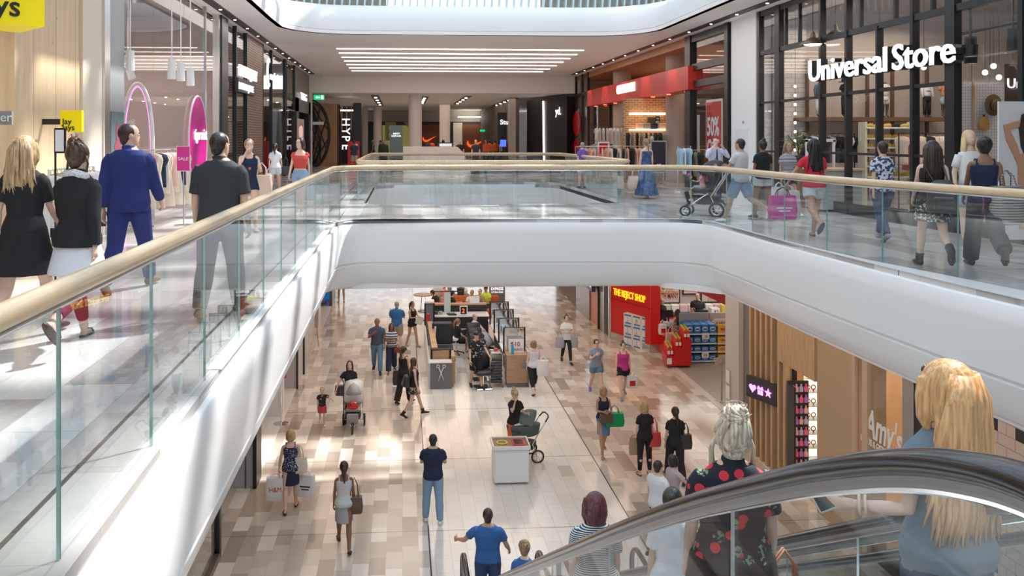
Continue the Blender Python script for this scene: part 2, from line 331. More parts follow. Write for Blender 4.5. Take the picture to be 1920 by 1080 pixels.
# ---------------------------------------------------------------- railings
def along(path,step):
    segs=[];acc=0; pts=[V((x,y,0)) for x,y in path]; out=[pts[0]]; need=step
    for a,b in zip(pts,pts[1:]):
        L=(b-a).length; t=0
        while L-t>=need: t+=need; out.append(a+(b-a)*(t/L)); need=step
        need-=(L-t)
    return out
def railing(label,path,step,loc,closed=False,r=.047):
    t=thing('glass_railing',label,'railing',loc)
    if closed: path=path+[path[0]]
    dense=along(path,.3)
    if closed: dense.append(dense[0])
    MB().tube([(p.x,p.y,1.05) for p in dense],r,14).build('handrail',OAK,t,smooth=True)
    MB().tube([(p.x,p.y,.995) for p in dense],.018,4).build('steel_channel',STEEL,t)
    MB().tube([(p.x,p.y,-.035) for p in dense],.045,4,sq=.7).build('base_channel',mat('dark_grey_channel',(.22,.22,.23),.4),t)
    ps=along(path,step)
    for a,b in zip(ps,ps[1:]):
        dd=(b-a).normalized(); n=V((-dd.y,dd.x,0))*.007; a2,b2=a+dd*.006,b-dd*.006
        q=[a2-n,b2-n,b2+n,a2+n]; g=MB(); z0,z1=V((0,0,-.03)),V((0,0,.985))
        vs_=[p+z0 for p in q]+[p+z1 for p in q]
        g.add(vs_,[(0,1,5,4),(2,3,7,6)],0); g.add(vs_,[(1,2,6,5),(3,0,4,7),(4,5,6,7)],1)
        g.build('glass_panel',[GL,GEDGE],t)
    return t
# start so that joints fall where the photograph shows them (3.34, 4.54, ... on the left)
P1=[(-1.34,-.26)]+RAIL1[1:]
railing('glass railing with oak handrail around the near void',P1,1.2,(-1.34,3,0))
railing('glass railing with oak handrail around the second void beyond the bridge',RAIL2,1.3,(2.4,20.2,0),closed=True)
# ---------------------------------------------------------------- ceiling lights
LINE=mat('warm_light_line',(1,.95,.9),.5,emit=(1,.93,.86),es=2.6); LAMP=mat('lamp_face',(1,1,1),.5,emit=(1,.93,.82),es=7)
TRK=mat('slot_dark_bronze',(.06,.045,.04),.5)
for i,py in enumerate((92,100.3,108,115,121.5,127.8,133.2)):
    y=Zp(852,py,CEIL).y; xl=Zp(632+i*4.7,py,CEIL).x; xr=Zp(1098-i*13,py,CEIL).x
    b=MB().box(xl,xr,y-.028,y+.028,CEIL-.035,CEIL-.004); b.build('linear_light',LINE,label=['long thin warm ceiling light line nearest the opening','second warm ceiling light line from the opening','third warm ceiling light line from the opening','fourth warm ceiling light line, middle of seven','third warm ceiling light line from the bulkhead','second warm ceiling light line from the bulkhead','short warm ceiling light line nearest the bulkhead'][i],cat='ceiling light',group='linear lights in the ceiling')
def slot(label,x,y0,y1,z,step,wd=.24,grp='ceiling downlight slots'):
    t=thing('downlight_slot',label,'ceiling light',(x,(y0+y1)/2,z),group=grp)
    MB().box(x-wd/2,x+wd/2,y0,y1,z-.025,z+.01).build('slot',TRK,t)
    y=y0+step/2
    while y<y1: MB().lathe([(0,z-.035),(.035,z-.035),(.045,z-.02),(.045,z)],(x,y,0),10).build('lamp',LAMP,t); y+=step
slot('dark downlight slot running along the left shopfronts',-4.76,6,44.5,CEIL,1.9)
slot('dark downlight slot running along the right shopfronts',9.1,6,44,CEIL,1.9)
def slot2(label,a,b):
    t=thing('downlight_slot',label,'ceiling light',(a[0],a[1],4.09),group='short slots in the far ceiling')
    A,B=V((a[0],a[1],4.07)),V((b[0],b[1],4.07)); dd=(B-A); n=V((-dd.y,dd.x,0)).normalized()*.22
    MB().prism([A-n,B-n,B+n,A+n],(0,0,.03)).build('slot',TRK,t)
    for i in range(4): p=A+dd*(.15+.23*i); MB().lathe([(0,-.05),(.08,-.05),(.09,0)],p,8).build('lamp',LAMP,t)
for l,p,q in (('short dark downlight slot left of the thick round column',(702,178),(714,198)),('short dark downlight slot just right of the thick round column',(797,181),(791,194)),('short dark downlight slot right of the second column',(878,180),(855,195)),('short dark downlight slot near the studio sign',(960,185),(927,198))):
    a,b=Zp(*p,4.09),Zp(*q,4.09); slot2(l,(a.x,a.y),(b.x,b.y))
# ================================================================ UPPER SHOPFRONTS
FNT=None
def text(s,loc,rd,size,mt,name='lettering',parent=None,ex=.02,width=None,bold=.0,up=(0,0,1),align='LEFT',label=None,cat=None,shear=0,kind=None):
    c=bpy.data.curves.new(name,'FONT'); c.body=s; c.size=size; c.extrude=ex/2; c.offset=bold*size; c.align_x=align; c.shear=shear; c.resolution_u=3
    t=bpy.data.objects.new('tmp',c); col.objects.link(t); bpy.context.view_layer.update()
    me=bpy.data.meshes.new_from_object(t.evaluated_get(bpy.context.evaluated_depsgraph_get())); bpy.data.objects.remove(t); bpy.data.curves.remove(c)
    xs=[v.co.x for v in me.vertices]; wd=max(xs)-min(xs); k=(width/wd) if width else 1; x0=min(xs) if align=='LEFT' else 0
    rd=V(rd).normalized(); u=V(up); n=rd.cross(u)
    b=MB(); b.v=[tuple(V(loc)+rd*((v.co.x-x0)*k)+u*v.co.y+n*v.co.z) for v in me.vertices]; b.f=[tuple(p.vertices) for p in me.polygons]; b.m=[0]*len(b.f)
    bpy.data.meshes.remove(me)
    return b.build(name,mt,parent,label=label,cat=cat,recalc=False,kind=kind)
def yl(px): return Xp(px,200,XL).y
def yr(px): return Xp(px,200,XR).y
FIR=wood_mat('knotty_fir_panels',(.74,.53,.32),(.84,.65,.43),(1,1,.1),9,knots=True,planks=(1,.74),line=(.25,.16,.09))
YEL=mat('yellow_sign',(.93,.74,.0),.4,emit=(1,.85,0),es=.12); INK=mat('black_ink',(.02,.02,.02),.6)
HERR=brick_mat('herringbone_brick',(.20,.105,.075),(.13,.07,.055),(.45,.33,.27),.34,.085,'YZ',.5,.010)
# --- left side: facade header above, gables between shops
MB().box(-12,XL-.02,yl(30),yl(153),0,CEIL).build('wall_left_timber',FIR,kind='structure')
MB().box(XL-.02,XL+.02,yl(153),yl(190),0,CEIL).box(-12,XL-.02,yl(153),yl(190),0,CEIL).build('wall_left_pale',mat('pale_fir',(.80,.70,.58),.5),kind='structure')
t=thing('shop_column','grey metal clad column with a lit dress poster between timber wall and pink shop','column',(XL,yl(210),0))
MB().box(XL-.3,XL+.06,yl(190),yl(200),0,CEIL).build('corner_profile',STEEL,t); MB().box(XL-.3,XL+.03,yl(200),yl(230),0,CEIL).build('cladding',GREY,t)
pz=Xp(215,210,XL).z
MB().box(XL+.03,XL+.05,yl(203),yl(227),.35,pz).build('poster_screen',mat('dim_screen',(.16,.22,.24),.2),t)
MB().loft([[(XL+.055,yl(215)+a*r_,z) for a in (-1,-.3,.3,1)]+[(XL+.051,yl(215)+.3*r_,z)] for z,r_ in ((.5,.25),(.9,.2),(1.25,.1),(1.5,.17),(1.62,.06),(1.68,.09),(1.85,.09),(1.9,.04))]).build('poster_dress',mat('poster_red_dress',(.35,.08,.12),.5),t)
# jay jays: recessed open front with shelves of tees
MB().box(-11.8,-8.2,5.5,yl(30),0,CEIL).build('wall_left_shop_back',mat('warm_grey_wall',(.30,.27,.24),.7),kind='structure')
MB().box(XL-.5,XL,-3.4,yl(30),3.3,CEIL).build('wall_left_header',mat('cream_header',(.72,.66,.58),.6),kind='structure')
fd_=V((-.74,-.67,0)); dd_=V((-.67,.74,0))*.8; rc=V((-4.17,10.0,2.945)); t=thing('yellow_blade_sign','large yellow lit box sign with black lettering above the left walkway','sign',(-4.9,10.0,3.0))
MB().prism([rc,rc+fd_,rc+fd_+dd_,rc+dd_],(0,0,.95)).build('box',YEL,t)
for i,s in enumerate(('Jay','Jays')): q=rc+fd_*.80+V((.0,.0,.31-.22*i))+dd_*-.012; text(s,tuple(q),tuple(-fd_),.34,INK,'lettering',t,.01,bold=.012)
MB().box(-5.07,-4.9,10.0,10.1,3.6,3.7).build('bracket',BLACK,t)
a=Xp(113,207,XL+.3); b=Xp(153,247,XL+.3)
t=thing('small_yellow_sign','small square yellow projecting sign on the timber wall','sign',(XL+.1,b.y,b.z))
yy=12.1; A=Yp(113,207,yy); B=Yp(153,247,yy)
MB().box(A.x,B.x,yy,yy+.08,B.z,A.z).build('box',YEL,t); MB().box(XL-.02,A.x,yy+.02,yy+.06,A.z-.2,A.z-.12).build('bracket',BLACK,t)
for i,s in enumerate(('Jay','Jays')): text(s,(A.x+.02,yy-.006,A.z-.195-.085*i),(1,0,0),.115,INK,'lettering',t,.01,bold=.008)
# garment racks: rail + frame + individually hung garments
def garment(kind='tee'):
    b=MB()
    if kind=='tee': prof=[(.0,.20,.02),(-.10,.235,.03),(-.22,.17,.035),(-.55,.18,.03),(-.62,.185,.02)]
    elif kind=='dress': prof=[(0,.16,.02),(-.1,.19,.03),(-.35,.14,.035),(-.7,.2,.04),(-1.0,.24,.03)]
    else: prof=[(0,.14,.02),(-.15,.15,.03),(-.5,.17,.03),(-.75,.18,.02)]
    b.loft([[(w_,d_*.4,z),(w_*.5,d_,z+ (.03 if z>-.05 else 0)),(-w_*.5,d_,z+(.03 if z>-.05 else 0)),(-w_,d_*.4,z),(-w_,-d_*.4,z),(-w_*.5,-d_,z),(w_*.5,-d_,z),(w_,-d_*.4,z)] for z,w_,d_ in prof])
    return b
WHITE_F=mat('frame_white',(.8,.8,.8),.4)
def rack(label,x,y,z,L,h,rz,cols,frame,n,kinds=('tee','dress','slim'),grp='clothes on the rack',lab='garment hanging on the rack',cat='clothing rack',foot=True,noun=('top','dress','singlet')):
    t=thing('clothing_rack',label,cat,(x,y,z),rz)
    b=MB(); b.tube([(-L/2,0,0),(-L/2,0,h),(L/2,0,h),(L/2,0,0)],.016,8)
    if foot: 
        for s in (-1,1): b.tube([(s*L/2,-.25,.02),(s*L/2,.25,.02)],.016,6)
    b.build('rail_frame',frame,t,world=False)
    ct,st=math.cos(rz),math.sin(rz)
    for i in range(n):
        f=-L/2+L*(i+.5)/n; kd=kinds[i%len(kinds)]; ca=cols[(i*7+i//3)%len(cols)]
        g=garment(kd).build('hanging_garment',ca[1],None,world=False,smooth=True)
        g.location=(x+f*ct,y+f*st,z+h-.10); g.rotation_euler=(0,0,rz+PI/2+rnd.uniform(-.18,.18))
        hk=MB().tube([(-.17,0,-.03),(0,0,.045),(.17,0,-.03)],.008,5).tube([(0,0,.045),(0,0,.10)],.005,5).build('hanger',mat('hanger_wood',(.6,.45,.3),.5),g,world=False)
        nm={'tee':noun[0],'dress':noun[1],'slim':noun[2]}[kd]
        g['label']='%s %s on %s'%(ca[0],nm,lab); g['category']='clothing'; g['group']='%s on %s'%(ca[0]+' '+nm+'s' ,lab)
    return t
cm=lambda n,c: (n,mat('cloth_'+n.replace(' ','_'),c,.85,bump=.15,bs=40))
NAVY=cm('navy',(.02,.03,.08)); CREAM=cm('cream',(.78,.68,.58)); PINKC=cm('pale pink',(.78,.48,.42)); BLK=cm('black',(.02,.02,.022)); WHT=cm('white',(.80,.80,.80)); GRYC=cm('grey',(.30,.30,.30)); BLUE=cm('light blue',(.35,.55,.68)); RUST=cm('rust red',(.45,.14,.08)); PEACH=cm('peach',(.80,.42,.30)); OLV=cm('olive',(.2,.2,.12))
p=Zp(88,420,0)
rack('white clothing rail in front of the knotty timber wall',-4.35,11.3,0,1.5,1.25,PI/2,[WHT,WHT,CREAM,BLK],WHITE_F,14,('tee','slim'),lab='the rail before the timber wall')
rack('clothing rail inside the yellow-signed shop at the left edge',-6.9,10.4,1.0,1.6,1.55,PI/2,[GRYC,BLK,GRYC],BLACK,8,('tee',),lab='the high rail in the yellow-signed shop',foot=False)
MB().box(-8.2,-6.3,9.2,11.2,.88,.98).build('display_shelf',mat('pale_shelf',(.7,.66,.6),.5),label='pale display shelf under the grey tees in the yellow-signed shop',cat='shelf')
t=thing('never_sign','grey and white panel sign on the shelf edge reading ver','sign',(-6.2,9.1,.95))
q=Yp(22,234,10.0); MB().box(q.x-.5,q.x,10.0,10.04,q.z,q.z+.16).build('board',mat('mid_grey',(.3,.3,.3),.5),t); text('ver',(q.x-.19,9.985,q.z+.04),(1,0,0),.15,WPL,'lettering',t,.01)
t=thing('poster_stand','slim black stand with a small white notice before the timber wall','stand',(-4.0,9.5,0)); q=Yp(112,262,9.5)
MB().box(q.x-.06,q.x+.06,9.5,9.53,q.z-.15,q.z+.13).build('frame',BLACK,t); MB().box(q.x-.045,q.x+.045,9.49,9.5,q.z-.13,q.z+.11).build('notice',WPL,t); MB().cyl((q.x-.055,9.52,0),(q.x-.055,9.52,q.z),.012,n=6).build('pole',BLACK,t)
# pink boutique behind full height glass
y0,y1=yl(230),yl(405)
MB().box(-11.8,-8.6,y0,y1+1,0,CEIL).build('wall_left_boutique',mat('blush_wall',(.62,.50,.47),.7),kind='structure')
MB().box(-8.6,XL-.1,y1+.8,y1+1,0,CEIL).build('wall_left_partition',mat('blush_wall2',(.58,.49,.46),.7),kind='structure')
t=thing('shop_window','full height glass front of the pink boutique','shop window',(XL,(y0+y1)/2,0))
for a,b in ((230,288),(288,345),(345,385),(385,405)): MB().box(XL-.012,XL,yl(a)+.01,yl(b)-.01,.02,CEIL-.02).build('glass_pane',GLS,t)
for p_ in (385,): MB().box(XL-.06,XL+.02,yl(p_)-.05,yl(p_)+.05,0,CEIL).build('mullion',GREY,t)
t=thing('black_shopfront_post','black metal post between the boutique glass and the activewear shop','post',(XL,yl(412),0)); MB().box(XL-.09,XL+.08,yl(405),yl(408),0,CEIL).build('steel_edge',STEEL,t); MB().box(XL-.09,XL+.12,yl(408.2),yl(420),0,CEIL).build('black_panel',BLACK,t)
# neon arch, oval sign, racks, sale sign
PK=mat('pink_neon',(1,.3,.9),.4,emit=(1,.12,.75),es=3.0); MAG=mat('magenta_panel',(.52,.0,.22),.3); WHN=mat('white_arch',(.85,.85,.86),.4)
yy=17.2; A=Yp(258,157,yy); wdt=Yp(286,250,yy).x-Yp(230,250,yy).x
t=thing('neon_arch','white arch lined with pink neon standing inside the boutique','arch',(A.x,yy,0))
ap=[(A.x-wdt/2*math.cos(a),yy,A.z-1.2+1.2*math.sin(a)) for a in [PI*i/24 for i in range(25)]]; ap=[(A.x-wdt/2,yy,0)]+ap+[(A.x+wdt/2,yy,0)]
MB().tube(ap,.045,6,up=(0,1,0)).build('arch_frame',WHN,t,smooth=True)
MB().tube([(A.x+(x-A.x)*.88,yy,z-.06) for x,y,z in ap],.014,6,up=(0,1,0)).build('neon_tube',PK,t,smooth=True)
yc=(yl(350)+yl(383))/2; ry=(yl(383)-yl(350))/2; zt=Xp(366,181,XL).z; zb=-.2
t=thing('oval_sign','tall magenta oval sign with white handwriting on the boutique glass','sign',(XL-.05,yc,0))
zc=(zt+.35)/2; rz_=(zt-.35)/2
MB().prism([(XL+.02,yc+ry*math.cos(a),zc+rz_*math.sin(a)) for a in [2*PI*i/40 for i in range(40)]],(.04,0,0)).build('panel',MAG,t)
MB().tube([(XL+.05,yc+ry*1.02*math.cos(a),zc+rz_*1.01*math.sin(a)) for a in [2*PI*i/40 for i in range(41)]],.025,6,up=(1,0,0)).build('rim',mat('mauve_rim',(.65,.5,.62),.3),t)
q=Xp(355,262,XL); text('tiger mist',(XL+.075,q.y+.2,q.z),(0,1,0),.40,WLIT,'lettering',t,.02,width=(yl(381)-yl(355))*.9)
rack('grey clothing rail of striped and blush clothes behind the pink neon arch',-4.62,16.5,0,1.7,1.42,R(78),[CREAM,NAVY,CREAM,PINKC],STEEL,13,('dress','tee','slim'),lab='the boutique rail by the arch')
rack('short high rail of cream blouses inside the neon arch',-6.6,17.8,0,1.4,2.0,R(10),[CREAM,PINKC,CREAM],BLACK,6,('tee',),lab='the high boutique rail',foot=False)
yy=15.9; A=Yp(332,275,yy); B=Yp(355,320,yy); t=thing('sale_stand','magenta SALE sign on a slim floor stand by the boutique rail','sign',((A.x+B.x)/2,yy,0))
MB().box(A.x-.012,B.x+.012,yy,yy+.02,B.z-.012,A.z+.012).build('frame',STEEL,t); MB().box(A.x,B.x,yy-.01,yy,B.z,A.z).build('panel',mat('hot_pink',(.72,.02,.30),.4),t)
text('SALE',(A.x+.02,yy-.012,(A.z+B.z)/2-.03),(1,0,0),.09,WPL,'lettering',t,.006,width=(B.x-A.x)*.84); MB().cyl(((A.x+B.x)/2,yy+.02,0),((A.x+B.x)/2,yy+.02,B.z),.012,n=8).lathe([(.0,0),(.17,0),(.17,.015),(0,.02)],((A.x+B.x)/2,yy+.02,0),20).build('pole_and_base',STEEL,t)
def spot(label,p,d=(0,0,-1),mt=None,grp=None,s=1):
    t=thing('track_spotlight',label,'spotlight',p,group=grp); D=V(d).normalized(); p=V(p)
    MB().cyl(p+V((0,0,.05)),(p.x,p.y,CEIL),.012*s,n=6).build('stem',mt or WPL,t); MB().cyl(p-D*.05*s,p+D*.32*s,.075*s,.085*s,n=12).build('lamp_head',mt or WPL,t); return t
for i,(px,py,l) in enumerate(((244,118,'white track spotlight nearest in the boutique, hanging alone'),(322,135,'left one of two white spotlights near the boutique corner'),(339,140,'right one of two white spotlights near the boutique corner'),(357,150,'white spotlight above the magenta oval sign'),(240,140,'lower tilted white spotlight on the boutique track'))):
    spot(l,Yp(px,py-18,15.6+i*.7),(.1*(i==4)*3,0,-1))
# activewear shop: herringbone pier
MB().box(-8,XL+.05,yl(460),yl(490),0,CEIL).build('wall_left_herringbone',HERR,kind='structure')
MB().box(-11.8,-8.0,yl(420),yl(460),0,CEIL).box(-8.2,-8.0,yl(460),yl(580),0,CEIL).build('wall_left_dark_shops',mat('dark_taupe2',(.10,.075,.065),.6),kind='structure')
def shopwin(label,a,b,z1=CEIL,x=XL,f=yl,mull=(),rails=(),mt=BLACK,z0=0,mw=.06):
    t=thing('shop_window',label,'shop window',(x,(f(a)+f(b))/2,0)); s=1 if x<0 else -1
    ys=sorted([f(a)]+[f(m) for m in mull]+[f(b)]); zs=[z0]+sorted(rails)+[z1]
    for i in range(len(ys)-1):
        for j in range(len(zs)-1):
            MB().box(min(x,x-.012*s),max(x,x-.012*s),ys[i]+.01,ys[i+1]-.01,zs[j]+.01,zs[j+1]-.01).build('glass_pane',GLS,t)
    for y_ in ys: MB().box(x-.06,x+.06,y_-mw/2,y_+mw/2,z0,z1).build('mullion',mt,t)
    for z_ in rails: MB().box(x-.05,x+.05,ys[0],ys[-1],z_-mw/2,z_+mw/2).build('transom',mt,t)
    return t
shopwin('glass front of the dark activewear shop before the herringbone pier',420.5,460,mull=(440,))
q=Xp(448,140,XL+.15); q2=Xp(481,163,XL+.15); t=thing('projecting_sign','white lit lettering with a dark plate under it on the herringbone pier','sign',(XL+.1,q.y,q.z))
text('BDOUNIQUELY',(XL+.16,q.y,q.z-.02),(0,1,0),.50,WLIT,'lettering',t,.06,width=q2.y-q.y); text('LORNA JANE',(XL+.16,q.y,q.z-.42),(0,1,0),.30,WLIT,'lettering',t,.03,width=(q2.y-q.y)*.8)
MB().box(XL+.05,XL+.14,q.y-.05,q2.y,q.z-.5,q.z-.08).build('backing_plate',CHAR,t)
# sunglasses shop
shopwin('tall dark glass front of the sunglasses shop',491,533,mull=(508,),z1=CEIL)
shopwin('narrow dark glass front beside the black portal',535,551,mull=(),rails=(2.9,))
q=Xp(503,140,XL+.1); q2=Xp(527,140,XL+.1); t=thing('sunglasses_sign','lit white sunglasses shop sign with a crescent mark on dark glass','sign',(XL+.05,q.y,q.z))
MB().prism([(XL+.06,q.y+.25+.5*math.cos(a)*(.9),q.z+.1+.55*math.sin(a)) for a in [R(70+i*22) for i in range(11)]]+[(XL+.06,q.y+.35+.33*math.cos(a),q.z+.1+.42*math.sin(a)) for a in [R(290-i*22) for i in range(11)]],(.05,0,0)).build('crescent',WLIT,t)
text('sunglasshut',(XL+.06,q.y+.75,q.z-.12),(0,1,0),.46,WLIT,'lettering',t,.05,width=q2.y-q.y-.75)
for i,px in enumerate((514,541)): 
    y_=yl(px); MB().box(-6.3,-6.0,y_,y_+.6,0,3.4).build('display_column',BLACK,label='black glossy display column inside the '+('sunglasses shop' if i==0 else 'narrow dark shop'),cat='display')
# black portal with beauty poster
y0,y1=yl(552),yl(579); t=thing('black_portal','black shop portal with lit mark and beauty poster left of the exit sign','shopfront',(XL,(y0+y1)/2,0))
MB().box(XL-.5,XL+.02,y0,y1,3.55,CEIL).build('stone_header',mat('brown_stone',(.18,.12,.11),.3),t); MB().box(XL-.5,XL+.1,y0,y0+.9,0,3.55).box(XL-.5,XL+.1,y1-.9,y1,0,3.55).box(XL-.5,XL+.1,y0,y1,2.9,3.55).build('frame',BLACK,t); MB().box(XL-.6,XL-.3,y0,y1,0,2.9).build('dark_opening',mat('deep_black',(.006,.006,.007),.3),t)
q=Xp(563,186,XL+.1); text('TEG',(XL+.12,q.y,q.z),(0,1,0),.5,WLIT,'lettering',t,.04,width=2.6,bold=.01)
A=Xp(557,222,XL+.1); B=Xp(569,258,XL+.1); MB().box(XL+.1,XL+.13,A.y,B.y,.9,A.z).build('poster',mat('poster_dark_brown',(.12,.08,.07),.3,emit=(.4,.28,.24),es=.3),t)  # poster ground in dark brown
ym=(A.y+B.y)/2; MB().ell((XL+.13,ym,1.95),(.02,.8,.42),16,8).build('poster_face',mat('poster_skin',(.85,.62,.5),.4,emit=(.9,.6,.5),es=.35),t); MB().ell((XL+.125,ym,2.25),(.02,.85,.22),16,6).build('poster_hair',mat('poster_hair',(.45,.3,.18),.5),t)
MB().box(XL-.2,XL+.15,yl(579.5),46,0,CEIL).build('wall_left_end',CEILM,kind='structure')
# exit sign, slatted wall with lattice circle
q=Yp(588,178,45.2); t=thing('exit_sign','green exit sign with arrow and running figure under the bulkhead','exit sign',(q.x+.3,45.2,q.z-.3))
GRN=mat('exit_green',(0,.35,.12),.4,emit=(0,.6,.2),es=.8); q2=Yp(608,187,45.2)
MB().box(q.x,q2.x,45.2,45.3,q2.z,q.z).build('panel',GRN,t); zc=(q.z+q2.z)/2
MB().prism([(q.x+.10,45.19,zc),(q.x+.20,45.19,zc+.08),(q.x+.20,45.19,zc+.025),(q.x+.33,45.19,zc+.025),(q.x+.33,45.19,zc-.025),(q.x+.20,45.19,zc-.025),(q.x+.20,45.19,zc-.08)],(0,-.005,0)).build('arrow',WLIT,t)
MB().box(q.x+.40,q.x+.52,45.185,45.19,zc-.1,zc+.1).build('door_mark',WLIT,t); MB().cyl((q.x+.45,45.25,q.z),(q.x+.45,45.25,5.03),.01,n=6).build('rod',STEEL,t)
t=thing('slatted_wall','curved timber slat wall with a black lattice circle beyond the left shops','slatted wall',(-4.5,47.5,0))
for i in range(26):
    px=584+i*1.85; y_=47.2+ (px-584)*.03; a=Yp(px,200,y_); MB().box(a.x,a.x+.035,y_,y_+.14,0,3.62).build('slat',TIMB,t)
MB().box(Yp(582,200,47.6).x,Yp(632,200,47.6).x,48.9,48.95,0,3.62).build('backing',mat('dark_brown_back',(.14,.08,.05),.7),t)
cx=Yp(582,245,47).x; cz=Yp(582,252,47).z; r_=Yp(619,245,47).x-cx; lb=MB()
for rr in (r_,r_*.93): lb.tube([(cx+rr*math.sin(a)*.98,47.05,cz+rr*1.75*math.cos(a)) for a in [PI*i/20 for i in range(21)]],.05,6,up=(0,1,0))
for a0,a1 in ((15,120),(40,165),(70,178),(5,85),(100,175),(25,150)): lb.tube([(cx+.02,47.05,cz+r_*1.7*math.cos(R(a0))),(cx+r_*.5,47.05,cz+r_*1.75*(math.cos(R(a0))*.4+math.cos(R(a1))*.6)),(cx+r_*math.sin(R(a1))*.95,47.05,cz+r_*1.7*math.cos(R(a1)))],.045,6,up=(0,1,0))
for a0,a1 in ((165,60),(150,30),(175,95)): lb.tube([(cx+.02,47.05,cz+r_*1.7*math.cos(R(a0))),(cx+r_*math.sin(R(a1))*.95,47.05,cz+r_*1.7*math.cos(R(a1)))],.045,6,up=(0,1,0))
lb.build('lattice_circle',BLACK,t)
MB().box(cx+.05,cx+.75,46.95,47.0,Yp(600,230,47).z-.12,Yp(600,230,47).z+.05).build('small_notice',WPL,t)
# hype shop entrance
yy=50; t=thing('street_fashion_shop','dark shop entrance with white vertical letters between slat wall and black column','shopfront',(Yp(647,300,yy).x,yy,0))
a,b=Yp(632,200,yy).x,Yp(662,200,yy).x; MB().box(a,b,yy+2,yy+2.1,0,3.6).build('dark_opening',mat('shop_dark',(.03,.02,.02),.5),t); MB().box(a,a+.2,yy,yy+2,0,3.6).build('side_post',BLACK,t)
for i in range(4): x=a+.25+i*.28; MB().box(x,x+.05,yy+.1,yy+.18,2.1,3.5).build('timber_fin',TIMB,t)
MB().box(a+.15,b,yy+.2,yy+.3,3.25,3.32).build('light_bar',LAMP,t)
A=Yp(641,222,yy); h=(Yp(641,222,yy).z-Yp(641,268,yy).z)
for i,ch in enumerate('HYPE'):
    text(ch,(Yp(640,1,yy).x+.05,yy-.03,A.z-.02-(i)*.52),(0,0,-1),.68,WLIT,'lettering',t,.04,up=(1,0,0),bold=.012)
MB().box(Yp(662,200,49.5).x,Yp(678,200,49.5).x,49.5,50.4,0,3.7).build('black_column',BLACK,label='square black column right of the white vertical letters',cat='column')
t=thing('red_banner','red floor banner with white lettering beside the black column','banner',(Yp(663,300,46).x,46,0)); A=Yp(652,265,46); B=Yp(674,312,46); MB().box(A.x,B.x,46,46.05,0,A.z).build('panel',RED,t); MB().box(B.x-.22,B.x-.10,45.98,46,.5,A.z-.15).build('print',WPL,t)
# --- far hall: columns, counters, sportswear shop
for px0,px1,w_,lb_ in ((766,791,47.6,'thick round white column in the far hall, nearest'),(824,844,59.5,'round white column right of the thick one'),(700,716,66,'round white column left of the grey totem'),(678,690,68,'slim white column beside the black square column')):
    a,b=Yp(px0,250,w_),Yp(px1,250,w_); MB().lathe([((b.x-a.x)/2,0),((b.x-a.x)/2,4.09)],((a.x+b.x)/2,w_,0),28).build('round_column',CEILM,label=lb_,cat='column',smooth=True,group='round columns in the far hall',auto=60)
BRN=wood_mat('brown_slat_boards',(.20,.07,.04),(.27,.10,.06),(.1,1,1),30); SW=mat('orange_swoosh',(.95,.16,.02),.4,emit=(1,.15,.02),es=.6)
yy=74; t=thing('sports_shopfront','dark sportswear shopfront of brown boards with orange tick marks at the far end','shopfront',(Yp(810,290,yy).x,yy,0))
def rect(a,b,y_,d_,m_,n_,T,z0=None): A=Yp(*a,y_); B=Yp(*b,y_); return MB().box(A.x,B.x,y_,y_+d_,B.z if z0 is None else z0,A.z).build(n_,m_,T)
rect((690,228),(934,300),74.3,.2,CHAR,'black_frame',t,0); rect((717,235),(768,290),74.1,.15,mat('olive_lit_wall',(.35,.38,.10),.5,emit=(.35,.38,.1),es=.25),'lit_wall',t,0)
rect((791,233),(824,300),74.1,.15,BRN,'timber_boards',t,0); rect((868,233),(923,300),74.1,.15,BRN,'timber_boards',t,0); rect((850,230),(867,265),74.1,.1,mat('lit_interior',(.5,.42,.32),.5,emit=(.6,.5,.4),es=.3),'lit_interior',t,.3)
def swoosh(px,py,s,y_,T):
    P_=[(-1,.1),(-.82,-.12),(-.6,-.2),(-.3,-.14),(1,.42),(-.25,-.42),(-.62,-.5),(-.9,-.36),(-1.06,-.1),(-.95,.25)]
    c=Yp(px,py,y_); MB().prism([(c.x+a*s,y_,c.z+b*s) for a,b in P_],(0,-.06,0)).build('tick_mark',SW,T)
swoosh(894,268,.85,73.95,t); swoosh(806,260,.62,73.95,t)
for ch,px in (('E',722),('Y',757)): text(ch,(Yp(px,262,74).x,73.95,Yp(px,262,74).z),(1,0,0),2.2,mat('pale_lime',(.6,.62,.25),.5),'lettering',t,.02,bold=.03)
t=thing('far_exit_sign','tiny green exit sign hanging before the right brown boards','exit sign',(Yp(904,245,70).x,70,2)); rect((900,243),(909,247),70,.05,GRN,'panel',t); q=Yp(904,243,70); MB().cyl((q.x,70.02,q.z),(q.x,70.02,4.09),.02,n=6).build('rod',STEEL,t)
A=Yp(632,204,77); MB().box(A.x,Yp(890,204,77).x,77,77.3,4.0,4.09).build('trim_4',mat('gold_cove_light',(1,.8,.2),.5,emit=(1,.62,.06),es=1.2),kind='structure')
MB().box(Yp(620,222,75).x,Yp(940,222,75).x,74.6,74.9,2.95,4.09).build('wall_far_bulkhead',mat('soft_white',(.6,.56,.5),.6,),kind='structure')
q=Yp(880,220,73.5); MB().box(q.x-1,q.x+1,73.3,73.6,q.z-.02,q.z+.05).build('wall_washer',LAMP,label='bright wall washer light above the orange tick boards',cat='light')
yy=40.; t=thing('grey_totem','dark grey floor totem reading BEST REPAIR','sign totem',(Yp(743,300,yy).x,yy,0)); A=Yp(731,235,yy);B=Yp(755,300,yy); MB().box(A.x,B.x,yy,yy+.15,0,A.z).build('panel',mat('totem_grey',(.10,.13,.15),.35),t)
text('BEST',(A.x+.16,yy-.01,Yp(740,252,yy).z),(1,0,0),.11,WLIT,'lettering',t,.01,width=.32,bold=.01); text('REPAIR',(A.x+.08,yy-.01,Yp(740,256.5,yy).z),(1,0,0),.11,WLIT,'lettering',t,.01,width=.46,bold=.01)
